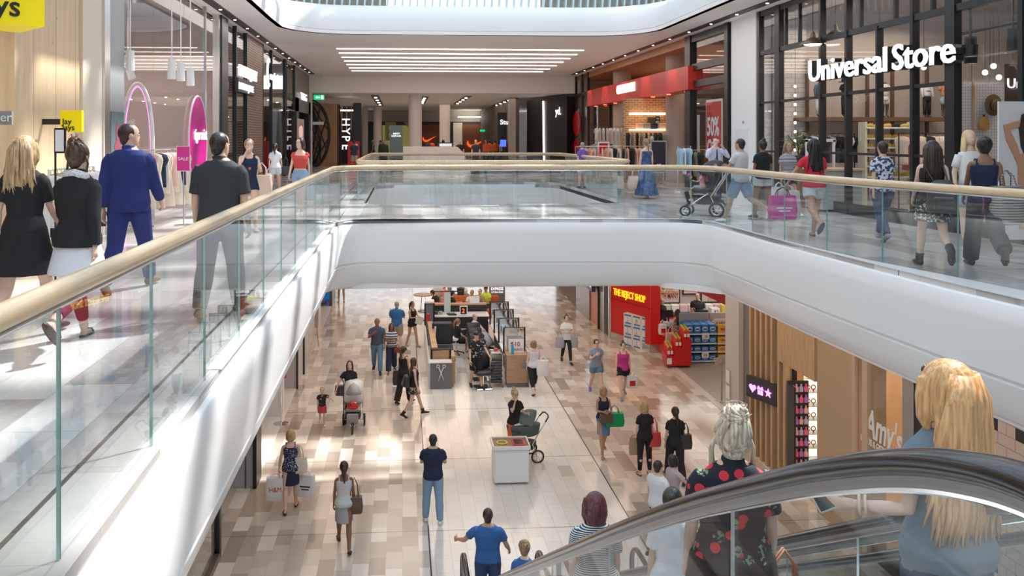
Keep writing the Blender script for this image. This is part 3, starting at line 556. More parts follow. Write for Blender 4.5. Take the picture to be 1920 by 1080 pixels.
yy=38; A=Yp(756,275.5,yy); B=Yp(858,275.5,yy); C_=Yp(871,288,yy); t=thing('white_counter','long white stone kiosk counter with a slanted right end in the far hall','counter',((A.x+B.x)/2,yy,0))
MB().prism([(A.x,yy,0),(C_.x+.3,yy,0),(C_.x,yy,C_.z),(B.x,yy,A.z),(A.x,yy,A.z)],(0,1.0,0)).build('stone_body',mat('pale_stone',(.72,.66,.62),.4),t); MB().box(C_.x,C_.x+2.0,yy,yy+.8,.15,.95).build('glass_display',GLS,t); MB().box(C_.x,C_.x+4.5,yy+.2,yy+.9,0,.6).build('base_unit',CHAR,t)
q=Yp(828,270,yy+1.4); t=thing('counter_monitor','black framed screen standing on the white counter','monitor',(q.x,yy+.5,A.z)); rect((820,267),(850,275.6),yy+.5,.06,BLACK,'bezel',t,A.z); rect((824,269),(847,274.5),yy+.49,.01,mat('pale_screen',(.5,.55,.6),.3,emit=(.6,.65,.7),es=.5),'screen',t)
for i,(px,c_) in enumerate(((803,'navy'),(810,'dark red'))): q=Yp(px,275,yy+.5); MB().ell((q.x,yy+.5,A.z+.09),(.13,.13,.09),10,6).build('counter_basket',NAVY[1] if i==0 else RED,label='%s basket on the white counter'%c_,cat='basket',smooth=True)
# yd black facade, studio sign
P0,P1_=Yp(1063,200,45.7),Yp(988,200,51); t=thing('black_facade','black angular shopfront with a tall vertical white light line','shopfront',(8.5,47,0))
zt=3.95; n_=V((P1_.x-P0.x,P1_.y-P0.y,0)); MB().prism([(P0.x,P0.y,0),(P1_.x,P1_.y,0),(P1_.x,P1_.y,zt),(P0.x,P0.y,zt)],(.6,.6,0)).build('facade',mat('black_brown',(.022,.018,.018),.5),t)
f=.52; a=V((P0.x,P0.y,0))+n_*f; nn=V((-.3,-.55,0)).normalized()*.05; a1=a+n_*.035
MB().prism([a+nn,a1+nn,a1+nn+V((0,0,zt-.15))+n_*.02,a+nn+V((0,0,zt-.15))+n_*.02],(-.02,-.03,0)).build('light_line',LINE,t)
text('yd.',tuple(V((P0.x,P0.y,2.95))+n_*.26+nn*1.5),(-n_.x,-n_.y,0),.62,WLIT,'lettering',t,.03,bold=.01)
q=Xp(1070,210,XR-.05)
MB().box(7.0,7.2,51,75,0,4.09).box(Yp(950,1,56).x,7.0,56,56.2,0,4.09).build('wall_far_right',mat('brown_grey',(.15,.11,.09),.6),kind='structure')
t=thing('studio_sign','black panel with white Stu lettering and a small blue screen in the far hall','sign',(Yp(940,290,52).x,52,0)); rect((933,211),(950,300),52,.3,BLACK,'panel',t,0); text('Stu',(Yp(938,231,51.9).x,51.95,Yp(938,233,51.9).z),(1,0,0),.42,WLIT,'lettering',t,.03,bold=.02); rect((938,262),(949,275),51.93,.03,mat('blue_screen',(.05,.1,.5),.3,emit=(.1,.2,.9),es=.8),'blue_screen',t)
q=Yp(955,200,50); MB().box(q.x,Yp(967,200,50).x,50,50.6,0,4.09).build('square_column',mat('greige',(.45,.40,.36),.6),label='square greige column beside the black studio panel',cat='column')
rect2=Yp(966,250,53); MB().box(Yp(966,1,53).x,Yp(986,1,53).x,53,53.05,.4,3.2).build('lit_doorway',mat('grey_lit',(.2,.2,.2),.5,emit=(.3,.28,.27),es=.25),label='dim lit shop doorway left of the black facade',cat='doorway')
# ================================================================ RIGHT SHOPFRONTS, UPPER LEVEL
WBR=brick_mat('white_metro_tile',(.74,.70,.67),(.68,.64,.61),(.42,.38,.36),.36,.13,'XZ',.25,.008); WBY=brick_mat('white_metro_tile_side',(.74,.70,.67),(.68,.64,.61),(.42,.38,.36),.36,.13,'YZ',.25,.008)
RBR=brick_mat('warm_brown_brick',(.42,.22,.12),(.30,.15,.08),(.55,.42,.30),.24,.085,'YZ',.7,.010); CONC=mat('concrete',(.50,.42,.36),.7,bump=.2,bs=8)
# white pier between the two shops
a,b=yr(1421),yr(1373); t=thing('white_pier','tall white plaster pier with a small access hatch between the fashion shops','pier',(XR+.3,(a+b)/2,0))
MB().box(XR-.04,XR+.38,a+.02,b-.02,0,CEIL).build('plaster',WHITE,t); MB().box(XR-.06,XR-.04,a+.55,b-.35,1.1,1.9).build('hatch',mat('hatch_white',(.78,.8,.83),.4),t); MB().box(XR-.06,XR+.0,a-.09,a,0,CEIL).build('stone_edge',GREY,t)
MB().box(XR-.03,XR,a+.6,b-.3,1.95,2.0).box(XR-.05,XR-.03,(a+b)/2-.05,(a+b)/2+.05,2.05,2.12).build('hatch_lip',GREY,t)
# --- store with black steel grid
MB().box(10.0,16.9,21.9,22.1,0,CEIL).build('wall_right_display',mat('greige_display',(.56,.50,.46),.6),kind='structure')
MB().box(9.99,Yp(1513,200,21.7).x,21.75,21.9,0,CEIL).build('wall_right_tiles',WBR,kind='structure')
MB().box(16.8,17,-3,22,0,CEIL).build('wall_right_deep',mat('grey_back',(.42,.37,.34),.6),kind='structure')
def zr(px,py): return Xp(px,py,XR).z
T=thing('steel_shopfront','tall black steel grid shopfront of the store with large white letters','shopfront',(XR,16,0))
zA=(zr(1440,100)+zr(1715,30))/2; zB=(zr(1590,175)+zr(1715,162))/2; zC=zr(1450,191)
verts=[(1426,.14),(1461,.26),(1542,.09),(1591,.09),(1649,.06),(1715,.09),(1787,.26),(1920,.1),(2150,.2)]
for px,w_ in verts:
    y_=yr(px); MB().box(XR-.07,XR+.07,y_-w_/2,y_+w_/2,0,(zA if px==1649 else CEIL) if px!=1649 else zA).build('steel_post',BLACK,T)
ye,ys_=yr(2150),yr(1426)
for z_,h_,ya,yb in ((zA,.12,ye,ys_),(zB,.07,yr(1787),yr(1542)),(zB+.62*0+ (zr(1500,100)-zr(1500,100)),.0,0,0),(zC,.06,yr(1542),yr(1461)),(.12,.24,ye,ys_),(4.96,.14,ye,ys_),(zr(1570,287),.05,yr(1787),yr(1542)),(zr(1440,192)-.0,.05,yr(1461),yr(1426)),(zr(1445,284),.05,yr(1461),yr(1426))):
    if h_>0: MB().box(XR-.05,XR+.05,ya,yb,z_-h_/2,z_+h_/2).build('steel_rail',BLACK,T)
for px in (1474,1500,1615,1680,1750): 
    y_=yr(px); MB().box(XR-.04,XR+.04,y_-.03,y_+.03,zA,CEIL).build('upper_glazing_bar',BLACK,T)
allp=[v[0] for v in verts]
for a,b in zip(allp,allp[1:]):
    if a==1649 or b==1649: pass
    MB().box(XR-.006,XR+.006,yr(b)+.03,yr(a)-.03,.24,zA-.06).build('glass_pane',GLS,T); MB().box(XR-.006,XR+.006,yr(b)+.03,yr(a)-.03,zA+.06,CEIL-.1).build('glass_pane',GLS,T)
# letters
A=Xp(1518,153,XR-.25); B=Xp(1791,128,XR-.25)
t=thing('store_letters','large white lit letters reading Universal Store on the black steel shopfront','sign',(XR-.3,(A.y+B.y)/2,A.z))
yy=A.y; zb=A.z; sz=.68
WW=A.y-B.y
for wd_,o_,f_ in (('Universal',0,.607),('Store',.648,.352)):
    text(wd_,(XR-.26,A.y-WW*o_,zb),(0,-1,0),sz,[WLIT],'lettering',t,.05,width=WW*f_,bold=.010); text(wd_,(XR-.17,A.y-WW*o_,zb),(0,-1,0),sz,[BLACK],'lettering_sides',t,.16,width=WW*f_,bold=.012)
MB().box(XR-.10,XR-.05,B.y,A.y,zb+.18,zb+.24).build('mounting_rail',BLACK,t)
# pendant lamps
for i,(px,py) in enumerate(((1524,84),(1566,70))):
    q=Yp(px,py,18.5+i*.2); t=thing('pendant_lamp','cone shaped metal pendant lamp, %s of two in the store'%('lower left','upper right')[i],'pendant lamp',(q.x,q.y,q.z))
    MB().lathe([(.03,.30),(.05,.26),(.07,.16),(.27,.03),(.28,0),(.25,.0),(.05,.12)],q,20).build('shade',mat('aged_bronze',(.12,.10,.07),.35,.6),t,smooth=True,auto=40); MB().ell(q+V((0,0,.02)),(.2,.2,.05),12,6).build('glowing_diffuser',LAMP,t); MB().cyl(q+V((0,0,.3)),(q.x,q.y,CEIL),.008,n=5).build('cord',BLACK,t)
# display shelf with mannequins on the back wall
def mannequin(label,p,top,bot,skin=None,head=False,h=1.0,rz=0,wig=None,arms=True):
    t=thing('mannequin',label,'mannequin',p,rz); s=h; sk=skin or mat('mannequin_dark',(.06,.05,.05),.4)
    b=MB(); b.loft([[(w_*s*math.cos(2*PI*j/14),d_*s*math.sin(2*PI*j/14)+y_,z*s) for j in range(14)] for z,w_,d_,y_ in ((.72,.155,.11,0),(.80,.165,.115,0),(.95,.125,.09,0),(1.12,.15,.11,.01),(1.28,.17,.10,0),(1.36,.16,.08,0),(1.42,.07,.06,0),(1.50,.05,.05,0))])
    for sd in (-1,1):
        b.tube([(sd*.085*s,0,.78*s),(sd*.09*s,.01,.45*s),(sd*.085*s,0,.08*s),(sd*.085*s,.08,.03*s)],[.085*s,.06*s,.035*s,.03*s],10)
        if arms: b.tube([(sd*.17*s,0,1.33*s),(sd*.22*s,-.01,1.08*s),(sd*.23*s,.05,.85*s),(sd*.23*s,.08,.75*s)],[.045*s,.04*s,.028*s,.02*s],8)
    if head: b.ell((0,.01,1.60*s),(.075*s,.095*s,.115*s),14,10); b.ell((0,.105*s,1.585*s),(.012,.018,.025),8,6)
    b.build('figure',sk,t,world=False,smooth=True)
    if top:
        g=MB(); g.loft([[(w_*s*math.cos(2*PI*j/14),d_*s*math.sin(2*PI*j/14),z*s) for j in range(14)] for z,w_,d_ in ((.90,.16,.12),(1.0,.15,.11),(1.14,.165,.125),(1.30,.185,.115),(1.385,.165,.09),(1.41,.085,.07))])
        for sd in (-1,1): g.tube([(sd*.15*s,0,1.34*s),(sd*.215*s,0,1.16*s)]+([(sd*.225*s,.05,.86*s)] if 'long' in top[0] else []),[.065*s,.06*s]+([.04*s] if 'long' in top[0] else []),10)
        g.build('top',top[1],t,world=False,smooth=True)
    if bot:
        g=MB(); L=.30 if bot[2]=='shorts' else .10
        g.loft([[(w_*s*math.cos(2*PI*j/14),d_*s*math.sin(2*PI*j/14),z*s) for j in range(14)] for z,w_,d_ in ((.70,.165,.125),(.80,.18,.13),(.94,.14,.105),(.98,.14,.105))])
        for sd in (-1,1): g.tube([(sd*.085*s,0,.80*s),(sd*.10*s,0,(.56 if bot[2]=='shorts' else .12)*s)],[.095*s,(.10 if bot[2]=='shorts' else .06)*s],12)
        g.build('bottoms',bot[1],t,world=False,smooth=True)
    if wig:
        g=MB(); g.ell((0,-.03*s,1.64*s),(.092*s,.105*s,.105*s),14,10); g.tube([(0,-.04,1.62*s),(0,-.06,1.42*s),(0,-.05,1.22*s)],[.10*s,.105*s,.07*s],12,sq=.7)
        for sd in (-1,1): g.tube([(sd*.075*s,.02,1.62*s),(sd*.09*s,.03,1.45*s),(sd*.085*s,.04,1.25*s)],[.03,.03,.018],8)
        g.build('wig',wig,t,world=False,smooth=True)
    return t
zs=Yp(1650,220,21).z
t=thing('wall_shelf','long dark shelf with timber edge under the mannequins on the store back wall','shelf',(12.6,21.3,zs))
MB().box(Yp(1513,220,21).x,Yp(1786,220,21).x,20.7,21.9,zs-.10,zs).build('board',mat('shelf_dark_wood',(.20,.11,.07),.5),t)
for i,px in enumerate((1515,1628,1675,1740)): q=Yp(px,200,21.6); MB().box(q.x-.03,q.x+.03,21.6,21.7,0,3.75).build('upright',mat('shelf_dark_wood2',(.14,.08,.05),.5),t)
DEN=cm('light denim',(.38,.50,.62)); TANC=cm('tan',(.62,.30,.15)); 
for px,l,tp,bt in ((1537,'mannequin in a blue denim jacket, leftmost on the store shelf',('long denim jacket',mat('denim_blue',(.10,.16,.26),.8)),('b',mat('cloth_white',(.8,.8,.8)),'trousers')),
    (1585,'mannequin in a black hat and black trousers on the store shelf',('tee',mat('cloth_black',(.02,.02,.022))),('b',BLK[1],'trousers')),
    (1659,'mannequin in a white top and white shorts on the store shelf',('tee',mat('cloth_white2',(.72,.66,.62))),('b',mat('cloth_white'),'shorts')),
    (1738,'mannequin in a white long shirt and black trousers on the store shelf',('long shirt',mat('cloth_white')),('b',BLK[1],'trousers')),
    (1771,'mannequin in a tan tee and pale denim shorts, rightmost on the shelf',('tee',TANC[1]),('b',DEN[1],'shorts'))):
    q=Yp(px,220,21.1); mannequin(l,(q.x,q.y,zs),tp,bt,h=.62,rz=PI,arms=False)
q=Yp(1583,220,21.1); MB().lathe([(.15,0),(.15,.015),(.075,.02),(.065,.10),(.0,.11)],(q.x,q.y,zs+.92),16).build('black_hat',BLACK,label='black brimmed hat on the dark mannequin on the store shelf',cat='hat')
# shoe shelves
SHW=mat('white_shoe',(.78,.78,.78),.5); SOLE=mat('sole_white',(.85,.85,.85),.6)
def shoe_mesh(high=False):
    b=MB(); b.loft([[(w_*math.cos(2*PI*j/10),y_+0*j,z0+max(0,math.sin(2*PI*j/10))*h_) for j in range(10)] for y_,w_,z0,h_ in ((-.13,.02,.025,.05),(-.12,.036,.02,.09 if not high else .15),(-.06,.038,.02,.095 if not high else .15),(0,.040,.02,.085),(.06,.045,.02,.06),(.11,.044,.02,.045),(.14,.025,.02,.03))]); return b
def sole_mesh(): b=MB(); b.loft([[(.045*math.cos(2*PI*j/12),.14*math.sin(2*PI*j/12),z) for j in range(12)] for z in (0,.022)]); return b
sh=shoe_mesh().build('sneaker',SHW,None,world=False,smooth=True); s2=sole_mesh().build('sole',SOLE,sh,world=False); sh['category']='shoe'
sx0,sx1=Yp(1622,250,19.5).x,Yp(1714,250,19.5).x; lv=[Yp(1660,p_,19.5).z for p_ in (240,260,277,292,312,332,350)]
t=thing('shoe_rack','white wire shoe rack with seven glass shelves in the store window','shoe rack',((sx0+sx1)/2,19.5,0))
for x in (sx0,sx1): MB().box(x-.03,x+.03,19.45,19.75,0,lv[0]+.15).build('upright',mat('rack_cream',(.75,.7,.55),.5),t)  # uprights in plain cream
for z_ in lv: MB().box(sx0,sx1,19.4,19.8,z_-.02,z_).build('shelf_board',mat('glass_shelf',(.6,.7,.72),.1),t)
names=['top','second','third','fourth','fifth','sixth','lowest']; shc=[('white',SHW),('white',SHW),('black',mat('cloth_black')),('white',SHW),('mustard',mat('mustard',(.6,.38,.06),.7)),('grey',GRYC[1])]
first=True
for li,z_ in enumerate(lv):
    for k_ in range(5):
        cn,cmx=shc[(li*5+k_*k_+li)%6 if li else (4,0,1,2,3)[k_]]
        o=sh if first else dup(sh); first=False
        o.data=o.data if cmx is SHW else o.data.copy()
        if cmx is not SHW: o.data.materials[0]=cmx
        o.location=(sx0+.12+k_*(sx1-sx0-.2)/4.6,19.6,z_+.001); o.rotation_euler=(0,0,R(60+rnd.uniform(-15,15))); o['label']='%s sneaker on the %s shelf of the store shoe rack'%(cn,names[li]); o['group']='%s sneakers on the %s shoe shelf'%(cn,names[li])
rack('dark rail of dark tees left of the shoe rack in the store',Yp(1555,300,19.8).x,19.8,0,1.7,1.75,R(20),[BLK,GRYC,BLK,WHT],BLACK,9,('tee',),lab='the store rail left of the shoes')
rack('dark rail of beige and black tops right of the shoe rack',Yp(1750,300,18.5).x,18.6,0,1.9,1.75,R(15),[CREAM,BLK,CREAM,RUST],BLACK,10,('tee','slim'),lab='the store rail right of the shoes')
t=thing('drawer_display','grey display table with a pale timber top inside the store window','table',(Yp(1575,350,18).x,18.2,0)); q=Yp(1575,316,18)
MB().box(q.x-.45,q.x+.45,17.9,18.7,.05,q.z-.04).build('body',GREY,t); MB().box(q.x-.5,q.x+.5,17.85,18.75,q.z-.04,q.z).build('top',mat('pale_timber',(.6,.45,.32),.5),t)
t=thing('white_tee_table','small white frame display behind the grey table','display',(q.x+.1,19,0)); MB().box(q.x-.3,q.x-.25,18.95,19.0,0,1.6).box(q.x+.35,q.x+.4,18.95,19,0,1.6).box(q.x-.3,q.x+.4,18.95,19,1.55,1.62).build('frame',WHITE_F,t)
# planter
LEAF=mat('leaf_green',(.10,.17,.06),.5); LEAF2=mat('leaf_light',(.28,.36,.16),.5)
def plant(label,p,r,h,n=60,pot=None,dark=False):
    t=thing('potted_plant',label,'plant',p); MB().lathe([(0,0),(.14,0),(.17,.28),(.15,.28),(0,.25)],p,16).build('pot',pot or CHAR,t)
    lf=MB()
    for i in range(n):
        a=rnd.uniform(0,2*PI); e=rnd.uniform(.1,1.3); rr=r*rnd.uniform(.3,1); c=V(p)+V((math.cos(a)*rr*math.cos(e),math.sin(a)*rr*math.cos(e),.3+h*rnd.uniform(.2,1)*math.sin(e)+.1)); d_=V((math.cos(a+rnd.uniform(-.6,.6)),math.sin(a),rnd.uniform(-.2,.7))).normalized()*.11; s_=d_.cross(V((0,0,1))).normalized()*.035
        lf.add([c-d_,c+s_,c+d_,c-s_+V((0,0,.01))],[(0,1,2,3)],i%2); 
    lf.build('leaves',[LEAF,LEAF2],t,recalc=False); st=MB()
    for i in range(5): a=i*1.3; st.tube([V(p)+V((0,0,.25)),V(p)+V((math.cos(a)*r*.3,math.sin(a)*r*.3,.3+h*.5)),V(p)+V((math.cos(a)*r*.6,math.sin(a)*r*.6,.3+h*.85))],.012,5)
    st.build('stems',mat('stem_brown',(.16,.11,.06),.7),t); return t
q=Yp(1500,290,19.2); b_=MB().box(q.x-.35,q.x+.35,19.0,19.5,0,.95).build('planter_box',mat('planter_timber',(.3,.18,.1),.6),label='timber planter box inside the store window by the tiled wall',cat='planter')
plant('leafy green plant on the timber planter box in the store window',(q.x,19.25,.95),.42,.55,90)
# peg wall with hat and cap, store neon, poster, mannequin with fringe wig
yy=14.2; A=Yp(1800,154,yy+.6); B=Yp(1886,300,yy+.6)
t=thing('peg_wall','white pegboard partition with a brown edge in the right part of the store','pegboard',((A.x+B.x)/2,yy+.6,0))
k=NT('pegboard'); p_=k.sep(k.n('NewGeometry').outputs['Position']); fx=k.math('SUBTRACT',k.math('FRACT',k.math('MULTIPLY',p_[0],18)),.5); fz=k.math('SUBTRACT',k.math('FRACT',k.math('MULTIPLY',p_[2],18)),.5)
k.base(k.mix(k.math('LESS_THAN',k.math('ADD',k.math('MULTIPLY',fx,fx),k.math('MULTIPLY',fz,fz)),.035),(.66,.66,.70),(.30,.30,.34)))
MB().box(A.x,B.x,yy+.6,yy+.68,0,A.z).build('board',_m['pegboard'],t); MB().box(A.x+.23,A.x+.27,yy+.57,yy+.6,0,A.z).build('timber_edge',TIMB,t)
q=Yp(1862,197,yy+.5); t=thing('brown_felt_hat','brown felt hat with dark band hanging on the pegboard','hat',q); MB().lathe([(0,0),(.20,0),(.20,.01),(.10,.02),(.095,.10),(.05,.12),(0,.11)],(0,0,0),24).build('hat_body',mat('brown_felt',(.16,.10,.05),.8),t,world=False,smooth=True,auto=40); t.rotation_euler=(PI/2,0,.2); MB().lathe([(.101,.02),(.103,.045),(.10,.045),(.10,.02)],(0,0,0),24).build('band',BLACK,t,world=False)
q=Yp(1845,232,yy+.55); t=thing('mustard_cap_bag','mustard soft cap hanging below the felt hat on the pegboard','cap',q); MB().loft([[(r_*math.cos(2*PI*j/12),.05*math.sin(2*PI*j/12),z) for j in range(12)] for z,r_ in ((-.12,.06),(-.10,.10),(0,.11),(.08,.08),(.13,.03))]).build('crown',mat('mustard_cloth',(.46,.28,.07),.8),t,world=False,smooth=True); MB().loft([[(.02*math.cos(2*PI*j/8),.012*math.sin(2*PI*j/8),z) for j in range(8)] for z in (.12,.17)]).build('loop',BLACK,t,world=False)
q=Yp(1889,165,yy-.6); text('Uni',(q.x,q.y,q.z),(1,0,0),.24,WLIT,'neon_word',None,.02,label='white neon word starting Uni inside the store at the right edge',cat='sign')
bd=Yp(1888,125,yy-.5); MB().box(bd.x,bd.x+2.5,yy-.5,yy-.44,Yp(1888,190,yy-.5).z,bd.z+.05).build('brown_board',mat('brown_board',(.10,.06,.045),.5),label='dark brown board behind the neon word at the right edge',cat='panel')
mannequin('mannequin with a blonde fringe wig and white tee in the store window',(Yp(1818,240,12.6).x,12.6,.0),('tee',mat('cloth_white')),('b',DEN[1],'shorts'),skin=mat('mannequin_skin',(.74,.54,.42),.4),head=True,h=1.02,rz=PI-.15,wig=mat('wig_blonde',(.78,.58,.30),.5))
yy=10.9; A=Yp(1873,190,yy); t=thing('store_poster','tall white poster of a posing swimmer with raised arm at the right edge','poster',(A.x+.6,yy,0))
MB().box(A.x,A.x+1.4,yy,yy+.03,.25,A.z).build('poster_panel',mat('poster_pale',(.72,.70,.72),.4),t)
PS=mat('poster_tan',(.55,.30,.18),.5); PH=mat('poster_dark_hair',(.05,.03,.025),.5)
def P_(px,py): return tuple(Yp(px,py,yy-.01))
MB().prism([P_(*p) for p in ((1881,235),(1910,226),(1925,222),(1925,232),(1912,238),(1893,243),(1907,272),(1912,290),(1925,285),(1925,360),(1922,430),(1911,430),(1909,360),(1908,310),(1900,290),(1886,262))],(0,-.01,0)).build('poster_figure',PS,t)
MB().prism([P_(*p) for p in ((1915,215),(1925,210),(1925,300),(1914,275),(1910,240))],(0,-.02,0)).build('poster_hair',PH,t)

# fairy lights and ceiling bulbs in the store
wb=MB()
for i in range(16): pass
t=thing('hanging_light_strand','vertical strand of tiny warm bulbs before the white tiles','light',(Yp(1491,200,21.2).x,21.2,2))
MB().cyl((Yp(1491,140,21.2).x,21.2,.9),(Yp(1491,140,21.2).x,21.2,CEIL),.006,n=5).build('wire',BLACK,t)
for i in range(9): q=Yp(1491,162+i*17,21.2); MB().ell((q.x,21.2,q.z),(.035,.035,.04),8,6).build('bulb',LAMP,t)
for i,(px,py) in enumerate(((1732,126),(1822,161),(1863,124),(1847,136),(1856,160),(1873,145),(1899,130),(1917,115))):
    q=Yp(px,py,15.6); t=thing('globe_bulb','%s small glowing globe bulb hanging in the store'%('bright lone','lowest','top','upper middle','lower middle','inner right','right','far right')[i],'light bulb',q); MB().ell(q,(.05,.05,.055),10,7).build('bulb',LAMP,t); MB().cyl(q+V((0,0,.05)),(q.x,q.y,CEIL),.006,n=5).build('cord',BLACK,t)
t=thing('lighting_track','black lighting track crossing the store ceiling','lighting track',(12,14.6,3.9)); A=Yp(1780,68,14.6);B=Yp(1925,38,13.2); MB().tube([A,B],.03,4).build('rail',BLACK,t)
for q_ in (A,B): MB().cyl(q_,(q_.x,q_.y,CEIL),.01,n=5).build('rod',BLACK,t)
spot('large black track spotlight over the pegboard',Yp(1820,76,14.3),(0,0,-1),BLACK,s=1.3); spot('black track spotlight at the right end of the store track',Yp(1899,60,13.3),(0,0,-1),BLACK,s=1.1)
q=Yp(1818,84,13.6); MB().cyl(q,q+V((0,0,-.2)),.13,.12,n=14).build('duct_lamp',BLACK,label='black drum lamp beside the large track spotlight',cat='lamp'); MB().cyl(q,(q.x,q.y,CEIL),.012,n=5).build('duct_cord',BLACK,bpy.data.objects['duct_lamp'])
# ---- red fascia fashion shop
a,b=yr(1372),yr(1080)
MB().box(15.5,15.7,a,b+1,0,CEIL).build('wall_right_brick',RBR,kind='structure'); MB().box(XR+.4,16.9,a-.1,a,0,CEIL).build('wall_right_party',RBR,kind='structure'); MB().box(XR,16.9,44.5,44.7,0,CEIL).build('wall_right_brick_end',brick_mat('warm_brown_brick_x',(.42,.22,.12),(.30,.15,.08),(.55,.42,.30),.24,.085,'XZ',.7,.010),kind='structure')
MB().box(XR,16.9,yr(1296),b,4.75,CEIL-.02).build('ceiling_timber_soffit',wood_mat('orange_timber_soffit',(.42,.17,.06),(.52,.24,.09),(1,.1,1),8),kind='structure')
MB().box(11.2,16.9,yr(1296),b,3.4,3.6).build('ceiling_shop_inner',mat('shop_ceiling_brown',(.20,.14,.11),.7),kind='structure')
T=thing('glazed_corner','black framed glass front with a tall red discount poster beside the white pier','shopfront',(XR,(yr(1372)+yr(1293))/2,0))
for px,w_ in ((1368,.25),(1295,.5)): y_=yr(px); MB().box(XR-.12,XR+.12,y_-w_/2,y_+w_/2,0,CEIL-.01).build('steel_post',BLACK,T)
for z_ in (zr(1330,120),zr(1330,153),4.9,.15): MB().box(XR-.08,XR+.08,yr(1368),yr(1295),z_-.11,z_+.11).build('transom',BLACK,T)
MB().box(XR-.006,XR+.006,yr(1368),yr(1295),.26,4.8).build('glass_pane',GLS,T)
A=Xp(1330,188,XR+.25); B=Xp(1361,186,XR+.25)
t=thing('discount_poster','tall red 50% OFF poster with a white border in the glass front','poster',(XR+.2,(A.y+B.y)/2,0)); MB().box(XR+.14,XR+.16,B.y,A.y,.2,A.z).build('border',WPL,t); MB().box(XR+.12,XR+.14,B.y+.08,A.y-.08,.28,A.z-.08).build('panel',RED,t)
for s,zz,h_ in (('50%',1.72,.82),('OFF',1.02,.82)):
    c_=text(s,(XR+.11,A.y-.18,zz),(0,-1,0),h_,WPL,'lettering',t,.01,width=(A.y-B.y)-.36,bold=.02)
MB().box(XR+.12,XR+.14,B.y-.35,B.y-.2,.3,A.z+.02).build('poster_edge',RED,t)
# fascia sign
xs=9.35; A=Xp(1101,172,xs); B=Xp(1101,200,xs); C_=Xp(1290,121,xs); D=Xp(1290,167,xs); zt=(A.z+C_.z)/2; zb=(B.z+D.z)/2
t=thing('red_fascia','long bright red fascia beam with white COTTON ON letters','sign',(xs,(A.y+C_.y)/2,zb)); MB().box(xs,xs+.75,C_.y,A.y,zb,zt).build('beam',mat('red_beam',(.60,.035,.03),.35),t)
q=Xp(1158,182,xs); q2=Xp(1191,178,xs); text('COTTON ON',(xs-.03,q.y,zb+.30),(0,-1,0),.54,WLIT,'lettering',t,.06,width=q.y-q2.y)
for i in range(8): y_=C_.y+1+i*1.9; MB().lathe([(0,0),(.08,0),(.08,.03),(0,.03)],(xs+.3,y_,zb-.03),10).build('downlight',mat('red_lamp',(1,.2,.1),.4,emit=(1,.12,.04),es=3),t)
for i in range(5):
    l=bpy.data.lights.new('fascia_wash','SPOT'); l.energy=60; l.spot_size=R(50); l.color=(1,.9,.85); o=bpy.data.objects.new('fascia_wash',l); col.objects.link(o); o.location=(8.75,C_.y+1.6+i*3.2,4.9); o.rotation_euler=V((-.35,0,1)).to_track_quat('Z','Y').to_euler()
for px0,px1,l in ((1150,1184,'left thick concrete column behind the red fascia'),(1252,1286,'right thick concrete column behind the red fascia')):
    x_=10.35; y_=(Xp(px0,200,x_).y+Xp(px1,200,x_).y)/2; r_=.42 if px0<1200 else .40
    MB().lathe([(r_,0),(r_,4.75)],(x_,y_,0),32).build('concrete_column',CONC,label=l,cat='column',smooth=True,auto=60)
# glazed left part
shopwin('black framed glazing of the red fascia shop at its far end',1080,1103,f=yr,x=XR,rails=(zr(1090,178),),mull=(1092,),mw=.2,z1=CEIL)
shopwin('second black framed pane behind the far end of the red fascia',1104,1132,f=yr,x=XR+.3,mull=(),mw=.2,z1=zb,rails=())
q=Xp(1087,230,XR-.2); t=thing('red_round_sticker','red oval decal on the far glazing of the red fascia shop','decal',(XR-.1,q.y,q.z))
for zz,rr in ((Xp(1087,231,XR).z,.75),(Xp(1087,276,XR).z,.55)): MB().prism([(XR-.13,q.y+1.2+rr*1.3*math.cos(a),zz+rr*.9*math.sin(a)) for a in [2*PI*i/24 for i in range(24)]],(.02,0,0)).build('disc',RED,t)
# interior: lit shelves, mirror wall, rails
yy=31.5; A=Yp(1186,213,yy);B=Yp(1252,217,yy); t=thing('lit_wall_shelf','lit wall shelf unit with folded clothes between the concrete columns','shelf',((A.x+B.x)/2,yy,0))
MB().box(A.x-.2,B.x+.2,yy+.5,yy+.6,0,3.2).build('brick_panel',brick_mat('inner_brick',(.42,.22,.12),(.30,.15,.08),(.55,.42,.30),.24,.085,'XZ',.7,.010),t)
for z_ in (A.z,Yp(1186,244,yy).z): MB().box(A.x,B.x,yy,yy+.5,z_-.04,z_+.04).build('lit_shelf',mat('warm_lit_edge',(1,.85,.6),.5,emit=(1,.75,.42),es=1.6),t)
MB().box(Yp(1221,218,yy).x,Yp(1243,218,yy).x,yy+.42,yy+.46,Yp(1221,240,yy).z,Yp(1221,219,yy).z).build('campaign_poster',mat('dark_poster',(.06,.045,.04),.4),t)
for i in range(5): MB().rbox((A.x+.35+i*.14*2,yy+.25,Yp(1186,244,yy).z+.04+.12),(.24,.3,.24),.03).build('folded_clothes',[PINKC,GRYC,NAVY,PINKC,CREAM][i][1],label='%s stack of folded clothes on the lit shelf'%('first pale pink','grey','navy','second pale pink','cream')[i],cat='clothing')
mannequin('child size mannequin in a dark jacket on the lit shelf',(Yp(1235,246,yy).x,yy+.14,Yp(1186,244,yy).z+.045),('long',NAVY[1]),None,skin=mat('mannequin_pale',(.6,.52,.45),.4),head=True,h=.36,rz=PI,arms=False)
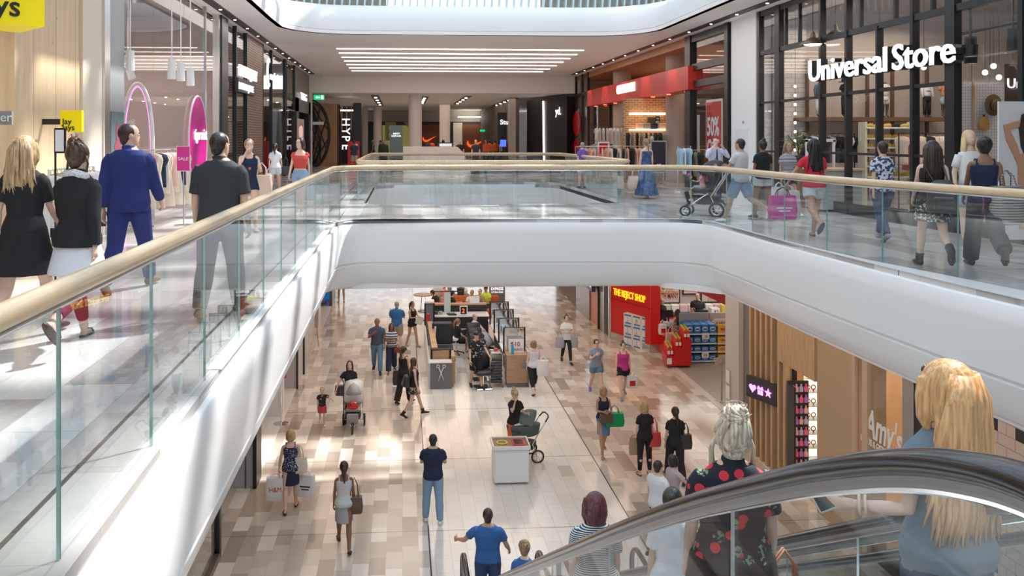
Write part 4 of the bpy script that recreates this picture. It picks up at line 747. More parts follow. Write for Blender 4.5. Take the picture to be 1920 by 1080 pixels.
for (l,px,y_,L,h_,cols,n,lb) in (('clothing rail of pink, black and peach tops at the red fascia entrance',1165,28.6,3.0,1.35,[PEACH,CREAM,PINKC,BLK,PEACH],20,'the long rail at the red fascia entrance'),
    ('short black clothing rail beside the SALE board',1113,31.5,1.4,1.3,[BLK,GRYC],8,'the short rail by the SALE board'),('clothing rail of light blue garments right of the right concrete column',1283,24.6,.4,1.4,[BLUE,WHT,BLUE],3,'the blue rail right of the columns'),
    ('dark patterned clothing rail behind the glass of the discount poster',1313,26.2,1.5,1.25,[RUST,OLV,BLK],9,'the rail behind the discount glass'),('rail of dark dresses between the concrete columns',1212,30.5,1.6,1.9,[BLK,GRYC,BLK],9,'the tall rail between the columns'),('rail of white shirts left of the left concrete column',1142,33.,1.2,2.1,[WHT,CREAM],8,'the white shirt rail')):
    q=Yp(px,300,y_); rack(l,q.x,y_,0,L,h_,0.05,cols,STEEL if 'white' not in l else BLACK,n,('tee','slim'),lab=lb)
mannequin('pale mannequin in a grey top at the SALE board',(Yp(1116,300,31).x,30.8,0),('tee',GRYC[1]),('b',BLK[1],'trousers'),skin=mat('mannequin_pale'),head=True,rz=PI)
mannequin('pale mannequin in a blush top between the concrete columns',(Yp(1222,300,29.5).x,29.5,0),('tee',CREAM[1]),('b',GRYC[1],'trousers'),skin=mat('mannequin_pale'),head=True,rz=PI)
def board(label,px0,py0,px1,y_,face_,txts,legs=True,name='sign_board'):
    A=Yp(px0,py0,y_);B=Yp(px1,py0,y_); zb_=.55; t=thing(name,label,'sign',((A.x+B.x)/2,y_,0)); MB().box(A.x-.04,B.x+.04,y_+.01,y_+.04,zb_-.04,A.z+.04).build('frame',GREY,t); MB().box(A.x,B.x,y_,y_+.01,zb_,A.z).build('panel',face_[0],t)
    if face_[1]: w_=(B.x-A.x)*.12; MB().box(A.x+w_,B.x-w_,y_-.01,y_,zb_+w_,A.z-w_).build('inner_panel',face_[1],t)
    for s,f_,h_,wd in txts: text(s,((A.x+B.x)/2-(B.x-A.x)*wd/2,y_-.02,zb_+(A.z-zb_)*f_),(1,0,0),h_,WPL,'lettering',t,.01,width=(B.x-A.x)*wd)
    for x in (A.x+.05,B.x-.05): MB().cyl((x,y_+.03,0),(x,y_+.03,zb_),.015,n=6).build('leg',GREY,t)
    return t
board('white framed red SALE board at the red fascia entrance',1121,266,1142,29.5,(WPL,RED),(('SALE',.40,.2,.6),))
board('black floor board with a portrait and $5 between the concrete columns',1222,266,1248,26.5,(mat('board_black',(.03,.02,.03),.4),None),(('$5',.12,.2,.3),))
MB().box(9.9,10.0,23.9,24.0,.0,1.2).build('entrance_post',RED,label='slim red post beside the light blue garment rail',cat='post')
MB().box(Yp(1302,270,27).x,Yp(1312,270,27).x,27,27.05,0,2.4).build('white_door_frame',WPL,label='white upright frame inside the glass left of the discount poster',cat='frame')
# ================================================================ LOWER LEVEL
def xl3(px,py=800): return Xp(px,py,-3.2).y
LCZ=-1.43
DKB=mat('dark_bronze',(.10,.075,.06),.35); PALEW=mat('pale_lilac_grey',(.40,.41,.46),.45)
# left facades
MB().box(-3.7,-3.2,18.35,yl3:=18.9,LOW,LCZ).build('wall_left_low_pier',PALEW,kind='structure') if False else None
t=thing('grey_pier','lilac grey metal clad pier by the left edge of the lower floor','pier',(-3.6,18.7,LOW)); MB().box(-4.3,-3.25,18.4,19.0,LOW,LCZ-.005).build('cladding',PALEW,t); MB().box(-3.95,-3.93,18.38,18.4,LOW,LCZ-.01).box(-3.42,-3.40,18.38,18.4,LOW,LCZ-.01).build('panel_joint',CHAR,t); MB().box(-3.25,-3.17,18.36,19.0,LOW,LCZ-.01).build('black_edge',BLACK,t); MB().box(-3.3,-3.2,19.0,19.15,LOW,LCZ-.01).build('timber_edge',mat('red_brown_wood',(.28,.13,.07),.5),t)
t=thing('lower_shop_window','brown framed shop glass near the foot of the left rail','shop window',(-3.2,16.5,LOW)); MB().box(-3.37,-3.35,8,15.3,LOW+.02,LCZ-.02).build('glass_pane',GLS,t); MB().box(-3.45,-3.30,15.3,15.45,LOW,LCZ-.02).build('post',BLACK,t); MB().box(-3.45,-3.30,8,15.3,LOW,LOW+.12).build('sill',DKB,t); MB().box(-4.6,-4.4,8,18.4,LOW,LCZ).build('wall_left_low_recess',mat('bronze_glass',(.20,.15,.11),.12,spec=.8),kind='structure')
MB().box(-8.8,-8.7,8,60,LOW,LCZ).build('wall_left_low_back',mat('warm_white_shop',(.66,.60,.54),.6),kind='structure')
MB().box(-8.6,-3.22,19.2,26,LOW,LOW+.012).build('floor_shop_white',floor_mat('shop_floor_white',.6,.6,[(0,(.82,.80,.77))],.15),kind='structure')
y0,y1=xl3(563,722),xl3(545,722)
MB().box(-3.6,-3.2,25.6,27.2,LOW,LCZ).build('wall_left_low_pier',mat('pale_pier',(.52,.49,.50),.4),kind='structure'); MB().box(-3.2,-3.15,27.1,27.25,LOW,LCZ).box(-3.22,-3.17,25.56,25.66,LOW,LCZ).build('trim_5',BLACK,kind='structure')
MB().box(-3.7,-3.6+.25,25.57,25.6,LOW+1.2,LOW+3).build('magenta_strip',MAG,label='magenta strip poster on the pale pier of the left shop',cat='poster')
TG=brick_mat('grey_square_tiles',(.50,.48,.47),(.40,.385,.38),(.62,.60,.58),.42,.42,'YZ',.3,.02,0)
MB().box(-3.3,-3.2,27.3,33.0,LOW,LCZ).build('wall_left_low_tiles',TG,kind='structure')
MB().box(-8.6,-3.2,33.2,38,LOW,LOW+.012).build('floor_shop_pale',mat('pale_tile_floor',(.78,.74,.68),.2),kind='structure')
MB().box(-3.3,-3.18,38.0,38.15,LOW,LCZ).box(-3.3,-3.2,38.15,39.8,LOW,LCZ).build('wall_left_low_dark',DKB,kind='structure')
A=Yp(606,545,40.); B=Yp(619,587,40.); t=thing('blue_banner','bright blue hanging banner on the lower left shopfront','banner',((A.x+B.x)/2,40,B.z)); MB().box(A.x-.6,B.x,40,40.08,B.z,LCZ).build('panel',mat('bright_blue',(.0,.22,.72),.4,emit=(0,.25,.9),es=.25),t); MB().box(A.x-.3,A.x+.15,39.97,40,B.z+.9,LCZ).build('green_picture',mat('dark_green_pic',(.05,.12,.05),.5),t)
MB().box(-3.3,-3.2,40,43,LOW,LCZ).build('wall_left_low_glass',mat('brown_glass',(.25,.18,.12),.15),kind='structure')
# wooden easel sign board and white board on stand
p=Zp(584,648,LOW); t=thing('easel_sign','wooden easel with a brown board by the tiled left wall','easel',p)
for s in (-1,1): MB().tube([p+V((s*.27,-.1,0)),p+V((s*.16,.1,.95))],.025,4).build('leg',TIMB,t)
MB().tube([p+V((-.22,0,.4)),p+V((.22,0,.4))],.02,4).build('crossbar',TIMB,t); MB().rbox(p+V((0,.05,1.05)),(.5,.04,.8),.01,rx=R(-12)).build('board',mat('taupe_board',(.40,.30,.27),.6),t)
p=Zp(527,795,LOW); t=thing('pink_sign_stand','slim chrome stand with a magenta sign and round base by the left shop','sign stand',p)
MB().lathe([(0,0),(.2,0),(.2,.02),(.03,.05),(0,.05)],p,20).cyl(p,p+V((0,0,1.25)),.015,n=8).build('pole_and_base',CHROME,t); MB().box(p.x-.28,p.x+.14,p.y,p.y+.03,p.z+1.22,p.z+1.75).build('panel',mat('hot_pink'),t)
A=Yp(497,700,p.y+.6); B=Yp(530,790,p.y+.6); MB().box(A.x,B.x,p.y+.6,p.y+.9,LOW,LOW+1.45).box(A.x,B.x,p.y+.58,p.y+.6,LOW,LOW+.12).build('white_counter_low',WPL,label='white counter front behind the pink sign stand',cat='counter')
# right side: angled bronze fronts then red wall
BRZ=mat('bronze_glass',(.20,.15,.11),.12,spec=.8)
def wallseg(name,p,q,m_,z0=LOW,z1=LCZ,t=.15,**k): 
    p,q=V(p),V(q); n=V((q.y-p.y,-(q.x-p.x),0)).normalized()*t
    if n.x<0: n=-n
    return MB().prism([(p.x,p.y,z0),(q.x,q.y,z0),(q.x,q.y,z1),(p.x,p.y,z1)],n).build(name,m_,kind='structure',**k)
a=Zp(1080,579,LOW); b=Zp(1105,601,LOW); c=Zp(1124,618,LOW); d=Zp(1133,625,LOW); e=Zp(1145,635,LOW); f=Zp(1219,661,LOW)
wallseg('wall_right_low_bronze',a,b,BRZ); wallseg('wall_right_low_orange',b+V((.05,0,0)),c+V((.05,0,0)),mat('orange_brown',(.50,.14,.06),.4)); wallseg('wall_right_low_bronze_front',c,d,BRZ); wallseg('wall_right_low_black',d+V((.03,0,0)),e+V((.03,0,0)),mat('charcoal_door',(.06,.055,.05),.4))
for px,py in ((1134,626),(1144,634.5),(1123,617)): q=Zp(px,py,LOW); MB().box(q.x-.06,q.x+.04,q.y-.06,q.y+.06,LOW,LCZ).build('trim_6',STEEL if px!=1123 else BLACK,kind='structure')
q=Xp(1116,560,a.x-.15); t=thing('wall_screen','blue lit wall screen in a dark case on the bronze shopfront','screen',(b.x-.1,(b.y+c.y)/2,-4)); MB().box(b.x-.22,b.x-.06,(b.y+c.y)/2-.55,(b.y+c.y)/2+.55,-4.55,-3.15).build('case',CHAR,t); MB().box(b.x-.225,b.x-.22,(b.y+c.y)/2-.45,(b.y+c.y)/2+.45,-4.4,-3.3).build('display',mat('pale_blue_screen',(.3,.45,.6),.3,emit=(.35,.55,.8),es=.7),t)
A=Zp(1047,538,LOW)
MB().box(Zp(1043,545,LOW).x,14,a.y+1.5,a.y+1.6,LOW,LCZ).build('dark_opening_low',mat('deep_black'),kind='structure') if False else None
q=Yp(1043,533,52); MB().box(q.x,14,52,52.2,Yp(1043,548,52).z,LCZ).build('dark_opening_low',mat('deep_black'),kind='structure')  # black sheet put where the lower shop opening is dark
MB().prism([(Zp(1047,538,LOW).x+.02,Zp(1047,538,LOW).y,LOW+.004),(a.x+.02,a.y,LOW+.004),(14,a.y,LOW+.004),(14,58,LOW+.004)],(0,0,.004)).build('floor_shop_brown',mat('brown_carpet',(.22,.14,.10),.8),kind='structure')
REDW=mat('reject_red',(.60,.012,.015),.28)
k=NT('red_wall_panels'); pz=k.sep(k.n('NewGeometry').outputs['Position'])[2]; k.base(k.mix(k.math('LESS_THAN',k.math('ABSOLUTE',k.math('SUBTRACT',pz,-4.45)),.015),(.60,.012,.015),(.28,.0,.005))); k.rough(.28)
wallseg('wall_right_low_red',e,f,_m['red_wall_panels']); wallseg('baseboard_right',(e.x-.02,e.y-.02,0),(f.x-.02,f.y-.02,0),STEEL,LOW,LOW+.28,.03)
MB().box(f.x,f.x+.35,f.y-.05,f.y+.15,LOW+.3,LCZ).box(f.x-.02,f.x+.3,f.y+.15,f.y+1.0,LOW+.3,LCZ).build('wall_right_low_red_end',mat('reject_red_bright',(.75,.02,.02),.35),kind='structure')
MB().box(f.x,f.x+.34,f.y-.04,f.y+.9,LOW,LOW+.3).build('baseboard_red_end',STEEL,kind='structure')
# shop name on the red wall
dd=(f-e).normalized(); n_=V((dd.y,-dd.x,0)); A=e+dd*.22+V((0,0,0)); zt=Yp(1150,552,A.y).z
t=thing('yellow_shop_lettering','yellow THE REJECT SHOP letters on the red wall','sign',A+V((0,0,2.2)))
text('THE REJECT SHOP',(A.x+n_.x*.03,A.y+n_.y*.03,zt),(dd.x,dd.y,0),.36,mat('yellow_lit',(1,.75,.02),.4,emit=(1,.7,.02),es=.6),'lettering',t,.03,width=(f-e).length*.80,bold=.006)
# red ceiling panel edge and pale ceiling beyond
MB().prism([Yp(1282,535,28),Yp(1360,545,27),Yp(1360,572,27)],(0,2.5,.4)).build('ceiling_red_panel',mat('red_soffit',(.42,.03,.035),.5),kind='structure')
# inside of the discount shop
MB().box(f.x-.5,15,36,36.1,LOW,LCZ).build('wall_low_shop_back',mat('cream_wall',(.62,.56,.52),.6),kind='structure'); MB().box(15,15.1,20.5,36,LOW,LCZ).build('wall_low_shop_side',mat('cream_wall'),kind='structure')
MB().box(8.95,15,21.4,36,LOW,LOW+.008).build('floor_shop_grey',mat('grey_speckle_floor',(.36,.32,.28),.35,bump=.05),kind='structure')
MB().box(8.92,9.12,21.4,f.y-.1,LOW,LOW+.015).build('trim_7',mat('pale_threshold',(.62,.58,.56),.3),kind='structure')
def poster(label,px0,py0,px1,py1,y_,lines,topoff=0):
    A=Yp(px0,py0,y_);B=Yp(px1,py1,y_); z1=A.z+topoff; t=thing('framed_poster',label,'poster',((A.x+B.x)/2,y_,B.z)); MB().box(A.x,B.x,y_,y_+.05,B.z,z1).build('frame',BLACK,t); MB().box(A.x+.05,B.x-.05,y_-.01,y_,B.z+.05,z1-.05).build('paper',mat('poster_paper',(.70,.64,.62),.6),t)
    for s,py,h,m_,w_ in lines: q=Yp((px0+px1)/2,py,y_-.02); text(s,((A.x+B.x)/2-(B.x-A.x)*w_/2,y_-.02,q.z),(1,0,0),h,m_,'lettering',t,.008,width=(B.x-A.x)*w_,bold=.01)
DR=mat('dark_red_ink',(.36,.03,.05),.6); OR=mat('orange_ink',(.75,.36,.08),.6)
poster('framed poster reading one thing, probably leave with many',1227,524,1275,569,35.9,(('ONE THING',542,.36,DR,.86),('BUT YOU\'LL',547.5,.20,OR,.6),('PROBABLY LEAVE',552.5,.21,OR,.86),('WITH MANY',560,.36,DR,.86)))
poster('smaller framed poster reading a new basket, half hidden by the red soffit',1280,532,1310,552,35.9,(('A NEW B',542,.22,OR,.8),('A NEW BASKET',547,.22,OR,.86)))
poster('framed poster starting TO, right of the smaller poster',1314,540,1365,567,35.9,(('TO H',557,.34,DR,.4),('so you',563,.26,OR,.5)),.3)
# shelves of white packs along the back, red counters
t=thing('back_shelf','long red counter with packs along the shop back wall','counter',(12,34.8,LOW)); A=Yp(1226,590,34.6); MB().box(A.x,15,34.4,35.3,LOW,A.z).build('red_front',REDW,t); MB().box(A.x,15,34.35,35.35,A.z,A.z+.05).build('worktop',CHAR,t)
pk=[('white',WPL),('pale green',mat('pale_green_pack',(.55,.66,.5),.5)),('white',WPL),('pale pink',mat('pale_pink_pack',(.75,.58,.58),.5))]; PKM=MB().rbox((0,0,.16),(.34,.3,.32),.02).build('tissue_pack',pk[0][1],None,world=False)
for i in range(13):
    o=PKM if i==0 else dup(PKM)
    if i: o.data=o.data.copy(); o.data.materials[0]=pk[i%4][1]
    o.location=(A.x+.25+i*.37,34.9,A.z+.05); o['label']='%s pack on the long red back counter, %s'%(pk[i%4][0],('left end','near the left end','left of the middle','middle','right of the middle')[min(4,i//3)]); o['category']='pack'; o['group']='%s packs on the back counter %s'%(pk[i%4][0],i//3)
A=Yp(1333,578,34.3); B=Yp(1348,590,34.3); t=thing('price_box','white price box marked $2 on the back counter','box',((A.x+B.x)/2,34.3,A.z)); MB().box(A.x,B.x,34.2,34.6,B.z,A.z).build('box',WPL,t); text('$2',(A.x+.1,34.19,B.z+.07),(1,0,0),.2,INK,'lettering',t,.005)
MB().rbox(Yp(1355,582,34.4)+V((.1,0,0)),(.35,.3,.5),.02).build('yellow_pack',mat('yellow_pack',(.75,.6,.1),.5),label='yellow pack at the right end of the back counter',cat='pack')
p=Zp(1226,652,LOW); t=thing('checkout_counter','red checkout counter with a dark band where staff stand','counter',(10.5,29.6,LOW))
A=Yp(1226,612,29.4); B=Yp(1262,612,29.4); A.x=9.28; MB().box(A.x,B.x+1.6,29.4,30.1,LOW+.1,A.z-.1).build('red_body',REDW,t); MB().box(A.x-.02,B.x+1.62,29.38,30.15,A.z-.1,A.z-.04).build('worktop',CHAR,t); MB().box(A.x,B.x+1.6,29.37,29.4,A.z-1.0,A.z-.93).build('dark_band',BLACK,t)
for i,(px,py,l) in enumerate(((1254,588,'black point of sale screen before the long haired cashier'),(1320,588,'black point of sale screen before the male cashier'))):
    q=Yp(px,py,29.8); t=thing('till_screen',l,'monitor',(q.x,29.8,A.z-.04)); MB().rbox((q.x,29.8,q.z),(.32,.05,.26),.01,rx=R(-15)).build('screen',BLACK,t); MB().cyl((q.x,29.85,A.z-.04),(q.x,29.85,q.z),.03,n=8).build('stem',CHAR,t)
q=Yp(1248,608,29.6); MB().rbox((q.x,29.6,A.z+.04),(.22,.2,.16),.02).build('card_box',WPL,label='small white box on the red checkout counter',cat='box')
q=Yp(1230,628,28.9); 
def bag(label,p,w_,d_,h,mt,handle=None,hh=.16,name='shopping_bag',rz=0,ellipt=False,cat='bag',logo=None,flare=1.1,sag=.04):
    """a bag hanging so that its handle top is at p"""
    t=thing(name,label,cat,(p[0],p[1],p[2]-h-hh),rz); b=MB(); n=16
    def ring(z,f,y=0): 
        out=[]
        for j in range(n):
            a=2*PI*j/n; c_,s_=math.cos(a),math.sin(a); ex=.35 if not ellipt else .8
            out.append((w_/2*f*math.copysign(abs(c_)**ex,c_),d_/2*f*math.copysign(abs(s_)**ex,s_)+y,z))
        return out
    b.loft([ring(0,.92),ring(.02,1*flare**.2),ring(h*.4,1.04*flare**.5),ring(h*.8,1.0),ring(h,.97)]); b.build('bag_body',mt,t,world=False,smooth=True,auto=45)
    hm=handle or mt
    for s in (-1,1): b=MB().tube([(-w_*.25,s*d_*.3,h*.93),(-w_*.20,s*d_*.12,h+hh*.6),(0,s*.01,h+hh),(w_*.20,s*d_*.12,h+hh*.6),(w_*.25,s*d_*.3,h*.93)],.009,6); b.build('handle',hm,t,world=False,smooth=True)
    if logo: 
        lm,shape=logo; s_=w_*.28
        if isinstance(shape,str):
            for sd in (-1,1): text(shape,(0 if sd else 0,0,0),(1,0,0),.1,lm,'lettering',t,.004,width=w_*.62) if False else None
            me=text(shape,(-w_*.32,-d_/2*1.05-.006,h*.42),(1,0,0),min(.14,w_*.4),lm,'lettering',None,.004,width=w_*.64); me.parent=t; me.location=(0,0,0)
            # geometry was centred on its own base: move it back to the front of the bag
            me.location=(0,-d_/2*1.05-.006,h*.40)
        elif shape==2: MB().box(-s_*1.1,s_*1.1,-d_/2*1.06-.004,-d_/2*1.02,h*.46,h*.52).box(-s_*.8,s_*.8,-d_/2*1.06-.004,-d_/2*1.02,h*.34,h*.39).build('print',lm,t,world=False)
        else: MB().box(-s_,s_,-d_/2*1.06-.004,-d_/2*1.02,h*.2,h*.62).build('print',lm,t,world=False)
    return t
WBAG=mat('white_bag_plastic',(.80,.80,.82),.35); 
bag('white plastic bag with a red print on the red checkout counter step',(q.x+.25,28.95,LOW+1.20),.28,.2,.36,WBAG,logo=(RED,1),ellipt=True)
MB().box(9.14,q.x+.6,28.7,29.3,LOW,LOW+.68).build('bagging_step',REDW,label='low red bagging step in front of the checkout counter',cat='counter')
t=thing('shopping_basket','orange red shopping basket on the floor by the red wall end','basket',Zp(1242,664,LOW)+V((.35,-.1,0))); q=Zp(1242,664,LOW)+V((.35,-.1,0)); MB().loft([[(q.x+sx*w_,q.y+sy*d_,z) for sx,sy in ((-1,-1),(1,-1),(1,1),(-1,1))] for z,w_,d_ in ((LOW,.17,.12),(LOW+.5,.26,.18),(LOW+.5,.24,.16),(LOW+.05,.15,.10))]).build('basket_body',mat('basket_red',(.70,.10,.05),.4),t); MB().tube([(q.x-.25,q.y,LOW+.5),(q.x-.15,q.y-.1,LOW+.62),(q.x+.15,q.y-.1,LOW+.62),(q.x+.25,q.y,LOW+.5)],.012,6).build('handle',BLACK,t)
# stack of nine white appliance boxes in front of the red wall
BW=mat('box_white_card',(.76,.74,.74),.5); BB=mat('box_blue_print',(.04,.22,.55),.5); BG=mat('box_grey_print',(.35,.35,.38),.6); BY=mat('box_yellow_dot',(.9,.7,.05),.5)
bx0=Zp(1169,647.5,LOW)+V((0,0,0)); bx1=Zp(1219,660,LOW); dv=(bx1-bx0); bw=dv.length/3; dv.normalize(); ang=math.atan2(dv.y,dv.x); bh=.40
def applbox():
    o=MB().rbox((0,0,bh/2),(bw-.01,.5,bh-.006),.006).build('appliance_box',BW,None,world=False)
    MB().box(-bw*.38,bw*.38,-.256,-.25,bh-.09,bh-.03).box(-bw*.30,bw*.38,-.256,-.25,.03,.08).build('blue_band',BB,o,world=False); MB().tube([(0,-.256,.12),(0,-.256,.29)],.008,4).tube([(-.05,-.256,.12),(.05,-.256,.12)],.008,4).build('picture',BG,o,world=False); MB().box(bw*.28,bw*.38,-.257,-.25,bh-.14,bh-.10).build('yellow_dot',BY,o,world=False)
    MB().box(bw/2,bw/2+.003,-.2,.2,.06,.32).build('side_print',mat('box_side_grey',(.62,.60,.62),.5),o,world=False); return o
bo=applbox(); k_=0
for c_ in range(3):
    for r_ in range(3):
        o=bo if k_==0 else dup(bo); k_+=1; pp=bx0+dv*(bw*(c_+.5))-V((dv.y,-dv.x,0))*0+V((dv.y,-dv.x,0))*-.25
        o.location=(pp.x,pp.y,LOW+.001+r_*bh); o.rotation_euler=(0,0,ang); o['label']='white boxed appliance in the %s column, %s of the stack by the red wall'%(('left','middle','right')[c_],('bottom','middle','top')[r_]); o['category']='box'; o['group']='white appliance boxes by the red wall'
        if c_==1 and r_==2: 
            MB().box(-.11,.11,-.262,-.256,.13,.29).build('price_card',WPL,o,world=False); tx=text('35',(0,0,0),(1,0,0),.15,INK,'lettering',None,.004); tx.parent=o; tx.location=(0,-.266,.155)
# stepped red stand with red bottles
S0=Zp(1246,683,LOW); S1=Zp(1296,690,LOW)
t=thing('stepped_display','red stepped display trolley on castors at the shop entrance','display',((S0.x+S1.x)/2,S0.y+.4,LOW))
sx0,sx1=S0.x-.1,S1.x; sy=S1.y; ex=V((1,-.12,0)).normalized()
steps=[(0,.55),(.42,.98),(.84,1.45)]; prof=[(0,.08),(0,.40),(.36,.40),(.36,.68),(.74,.68),(.74,.96),(1.15,.96),(1.15,.08)]
# stairs rise to the right and away; the long side faces the camera
dx=(sx1-sx0)
MB().prism([(sx0+u*dx/1.15,sy,LOW+z) for u,z in prof],(.15,.95,0)).build('stepped_body',REDW,t)
for a_,b_ in ((sx0+.08,sy+.06),(sx1-.05,sy+.06),(sx0+.2,sy+.85),(sx1+.05,sy+.85)): MB().torus((a_,b_,LOW+.04),.03,.015,'X',12,6).build('castor',CHAR,t)
MB().box(sx0+.02,sx0+.18,sy-.012,sy-.002,LOW+.14,LOW+.34).build('price_card',WPL,t)
bt=MB().loft([[(w_*math.cos(2*PI*j/12),d_*math.sin(2*PI*j/12),z) for j in range(12)] for z,w_,d_ in ((0,.055,.04),(.01,.06,.045),(.2,.06,.045),(.27,.04,.035),(.29,.02,.02))]).build('detergent_bottle',mat('bottle_red',(.70,.03,.03),.3),None,world=False,smooth=True); MB().cyl((0,0,.28),(0,0,.33),.028,.022,12).build('cap',mat('lime_cap',(.45,.75,.05),.4),bt,world=False); MB().box(-.04,.04,-.052,-.045,.06,.17).build('label_print',WPL,bt,world=False)
k_=0
for si,(u0,z_) in enumerate(((.02,.40),(.40,.68),(.78,.96))):
    for r_ in range(5):
        for c_ in range(2):
            o=bt if k_==0 else dup(bt); k_+=1; f_=u0+.09+c_*.15; o.location=(sx0+f_*dx/1.15+.15*(.1+r_*.18),sy+.09+r_*.17,LOW+z_); o['label']='red bottle with lime cap on the %s step, %s row, %s'%(('lowest','middle','top')[si],('left','right')[c_],('nearest','second from front','third from front','fourth from front','rearmost')[r_]); o['category']='bottle'; o['group']='red bottles on the stepped display'
# shelf bay of blue packs and the yellow bay
A=Zp(1297,690,LOW); gx0=sx1+.03; gy=sy+.55; bx_=Yp(1344,640,gy).x
def bay(label,x0,x1,n,cols_,px):
    t=thing('shelf_bay',label,'shelf',((x0+x1)/2,gy,LOW)); zs_=[.28,.86,1.36,1.86]
    zs2=[Yp(px,p_,gy).z-LOW for p_ in (676.5,659,643.5,625.5)]
    for i_,z_ in enumerate(zs2): MB().box(x0,x1,gy,gy+.75,LOW+z_-.04,LOW+z_).build('shelf_board',WPL,t); 
    MB().box(x0,x1,gy+.75,gy+.8,LOW+.02,LOW+zs2[-1]+.55).build('back_panel',GREY,t)
    for x_ in (x0+.1,x1-.1): MB().box(x_-.02,x_+.02,gy+.1,gy+.14,LOW,LOW+zs2[0]).build('leg',CHAR,t)
    bw_=(x1-x0)/n; first=None
    for i_,z_ in enumerate(zs2):
        hgt=(zs2[i_+1]-z_ if i_<3 else .42)-.12
        for j_ in range(n):
            o=MB().rbox((0,0,hgt/2),(bw_*.9,.62,hgt),.01).build('washing_powder_pack' if n>3 else 'yellow_packet',cols_[0],None,world=False)
            MB().ell((0,-.312,hgt*.5),(bw_*.36,.008,hgt*.26),16,8).build('white_print',cols_[1],o,world=False); MB().box(-bw_*.25,bw_*.25,-.325,-.318,hgt*.42,hgt*.56).build('dark_print',cols_[2],o,world=False)
            o.location=(x0+bw_*(j_+.5),gy+.34,LOW+z_+.001); o['label']='%s pack on the %s shelf, %s'%(cols_[3],('lowest','second','third','top')[i_],('left end','second from left','third from left','right end')[j_] if n==4 else ('left','right')[j_]); o['category']='pack'; o['group']='%s packs on the shelf bay'%cols_[3]
    return t,zs2
t,z4=bay('white shelf bay filled with blue packs beside the red display',gx0,bx_,4,(mat('pack_blue',(.02,.20,.55),.35),mat('pack_pale',(.55,.68,.85),.4),mat('pack_dark',(.02,.03,.2),.4),'blue'),1320)
t2,_=bay('white shelf bay filled with yellow packs next to the white pier',bx_+.04,bx_+.9,2,(mat('pack_yellow',(.80,.48,.05),.4),mat('pack_amber',(.75,.28,.05),.4),RED,'yellow'),1350)
for px,py in ((1323,630),(1322,665)): q=Yp(px,py,gy-.03); t_=thing('price_ticket','white $20 price ticket on the %s blue pack shelf'%('upper' if py<650 else 'lower'),'ticket',(q.x,gy-.03,q.z-.1)); MB().box(q.x-.12,q.x+.12,gy-.05,gy-.03,q.z-.10,q.z+.10).build('card',WPL,t_); text('20',(q.x-.05,gy-.055,q.z-.05),(1,0,0),.12,INK,'lettering',t_,.004)
q=Yp(1341,606,gy); t_=thing('header_sign','cream header strip sign above the yellow packs','sign',(q.x,gy+.1,q.z)); MB().box(q.x,q.x+1,gy+.1,gy+.13,q.z-.12,q.z+.12).build('strip',mat('cream_strip',(.75,.68,.62),.5),t_); text('A NEW DAY',(q.x+.05,gy+.09,q.z-.05),(1,0,0),.12,DR,'lettering',t_,.004)
# notice stand
p=Zp(1353,752,LOW); t=thing('notice_stand','grey pole stand with a tilted notice holder at the grey shop floor','stand',p); MB().lathe([(0,0),(.19,0),(.19,.02),(0,.03)],p,20).cyl(p,p+V((0,0,1.12)),.025,n=10).build('pole_and_base',GREY,t); MB().rbox(p+V((-.02,0,1.18)),(.38,.04,.2),.01,rx=R(-35),ry=R(-14)).build('holder',STEEL,t)
# pale pier with notices, then the gift shop facade at x=8.5
MB().box(8.5,8.95,20.25,21.45,LOW,LCZ).build('wall_right_low_pier',mat('pier_pale',(.60,.57,.57),.45),kind='structure'); MB().box(8.47,8.5,20.22,20.5,LOW,LCZ).build('trim_8',mat('stone_taupe',(.36,.32,.30),.4),kind='structure')
for i,py in enumerate((705,735,762)):
    a,b=Xp(1361.5,py,8.49),Xp(1369.5,py,8.49); h=(14 if i<2 else 12); zt=Xp(1365,py-h,8.49).z; zb=Xp(1365,py+h,8.49).z
    t=thing('wall_notice','slim framed notice on the pale pier, %s of three'%('top','middle','lowest')[i],'notice',(8.48,(a.y+b.y)/2,zb)); MB().box(8.475,8.495,b.y,a.y,zb,zt).build('frame',STEEL,t); MB().box(8.47,8.475,b.y+.04,a.y-.04,zb+.04,zt-.04).build('paper',WPL,t)
def ya(px): return Xp(px,800,8.5).y
MB().box(8.62,8.7,ya(1478),20.22,LOW,LCZ).build('wall_right_low_dark',mat('near_black_panel',(.015,.014,.014),.5),kind='structure')
t=thing('slat_screen','vertical timber slats on the black panel of the gift shop','slat screen',(8.5,19,LOW))
for px in (1408,1418,1428,1438,1448,1461,1472): y_=ya(px); MB().box(8.46,8.62,y_-.085,y_+.02,LOW,LCZ).build('slat',TIMB,t)
L_,R2=V((8.16,19.3,0)),V((8.50,18.45,0)); dv2=(R2-L_).normalized(); nn=V((dv2.y,-dv2.x,0)); zt=EYE-(702-258)*19.8/1560; zb=zt-.50
t=thing('symbol_sign','black projecting sign with pink heart, gift and star symbols','sign',((8.3),18.9,zb)); MB().prism([(L_.x,L_.y,zb),(R2.x,R2.y,zb),(R2.x,R2.y,zt),(L_.x,L_.y,zt)],(-nn.x*.1,-nn.y*.1,0)).build('box',CHAR,t)
PKL=mat('violet_lit',(1,.3,1),.5,emit=(.9,.22,1),es=2.2); W2=(R2-L_).length; zm=(zt+zb)/2
def sp(u,v): return L_+dv2*u+V((0,0,zm+v))+nn*.012
def sh_(pts,name): MB().prism([sp(*p_) for p_ in pts],(nn.x*.01,nn.y*.01,0)).build(name,PKL,t)
sh_([(W2*.23+.0065*16*math.sin(a)**3,.0065*(13*math.cos(a)-5*math.cos(2*a)-2*math.cos(3*a)-math.cos(4*a))) for a in [2*PI*i/30 for i in range(30)]],'heart')
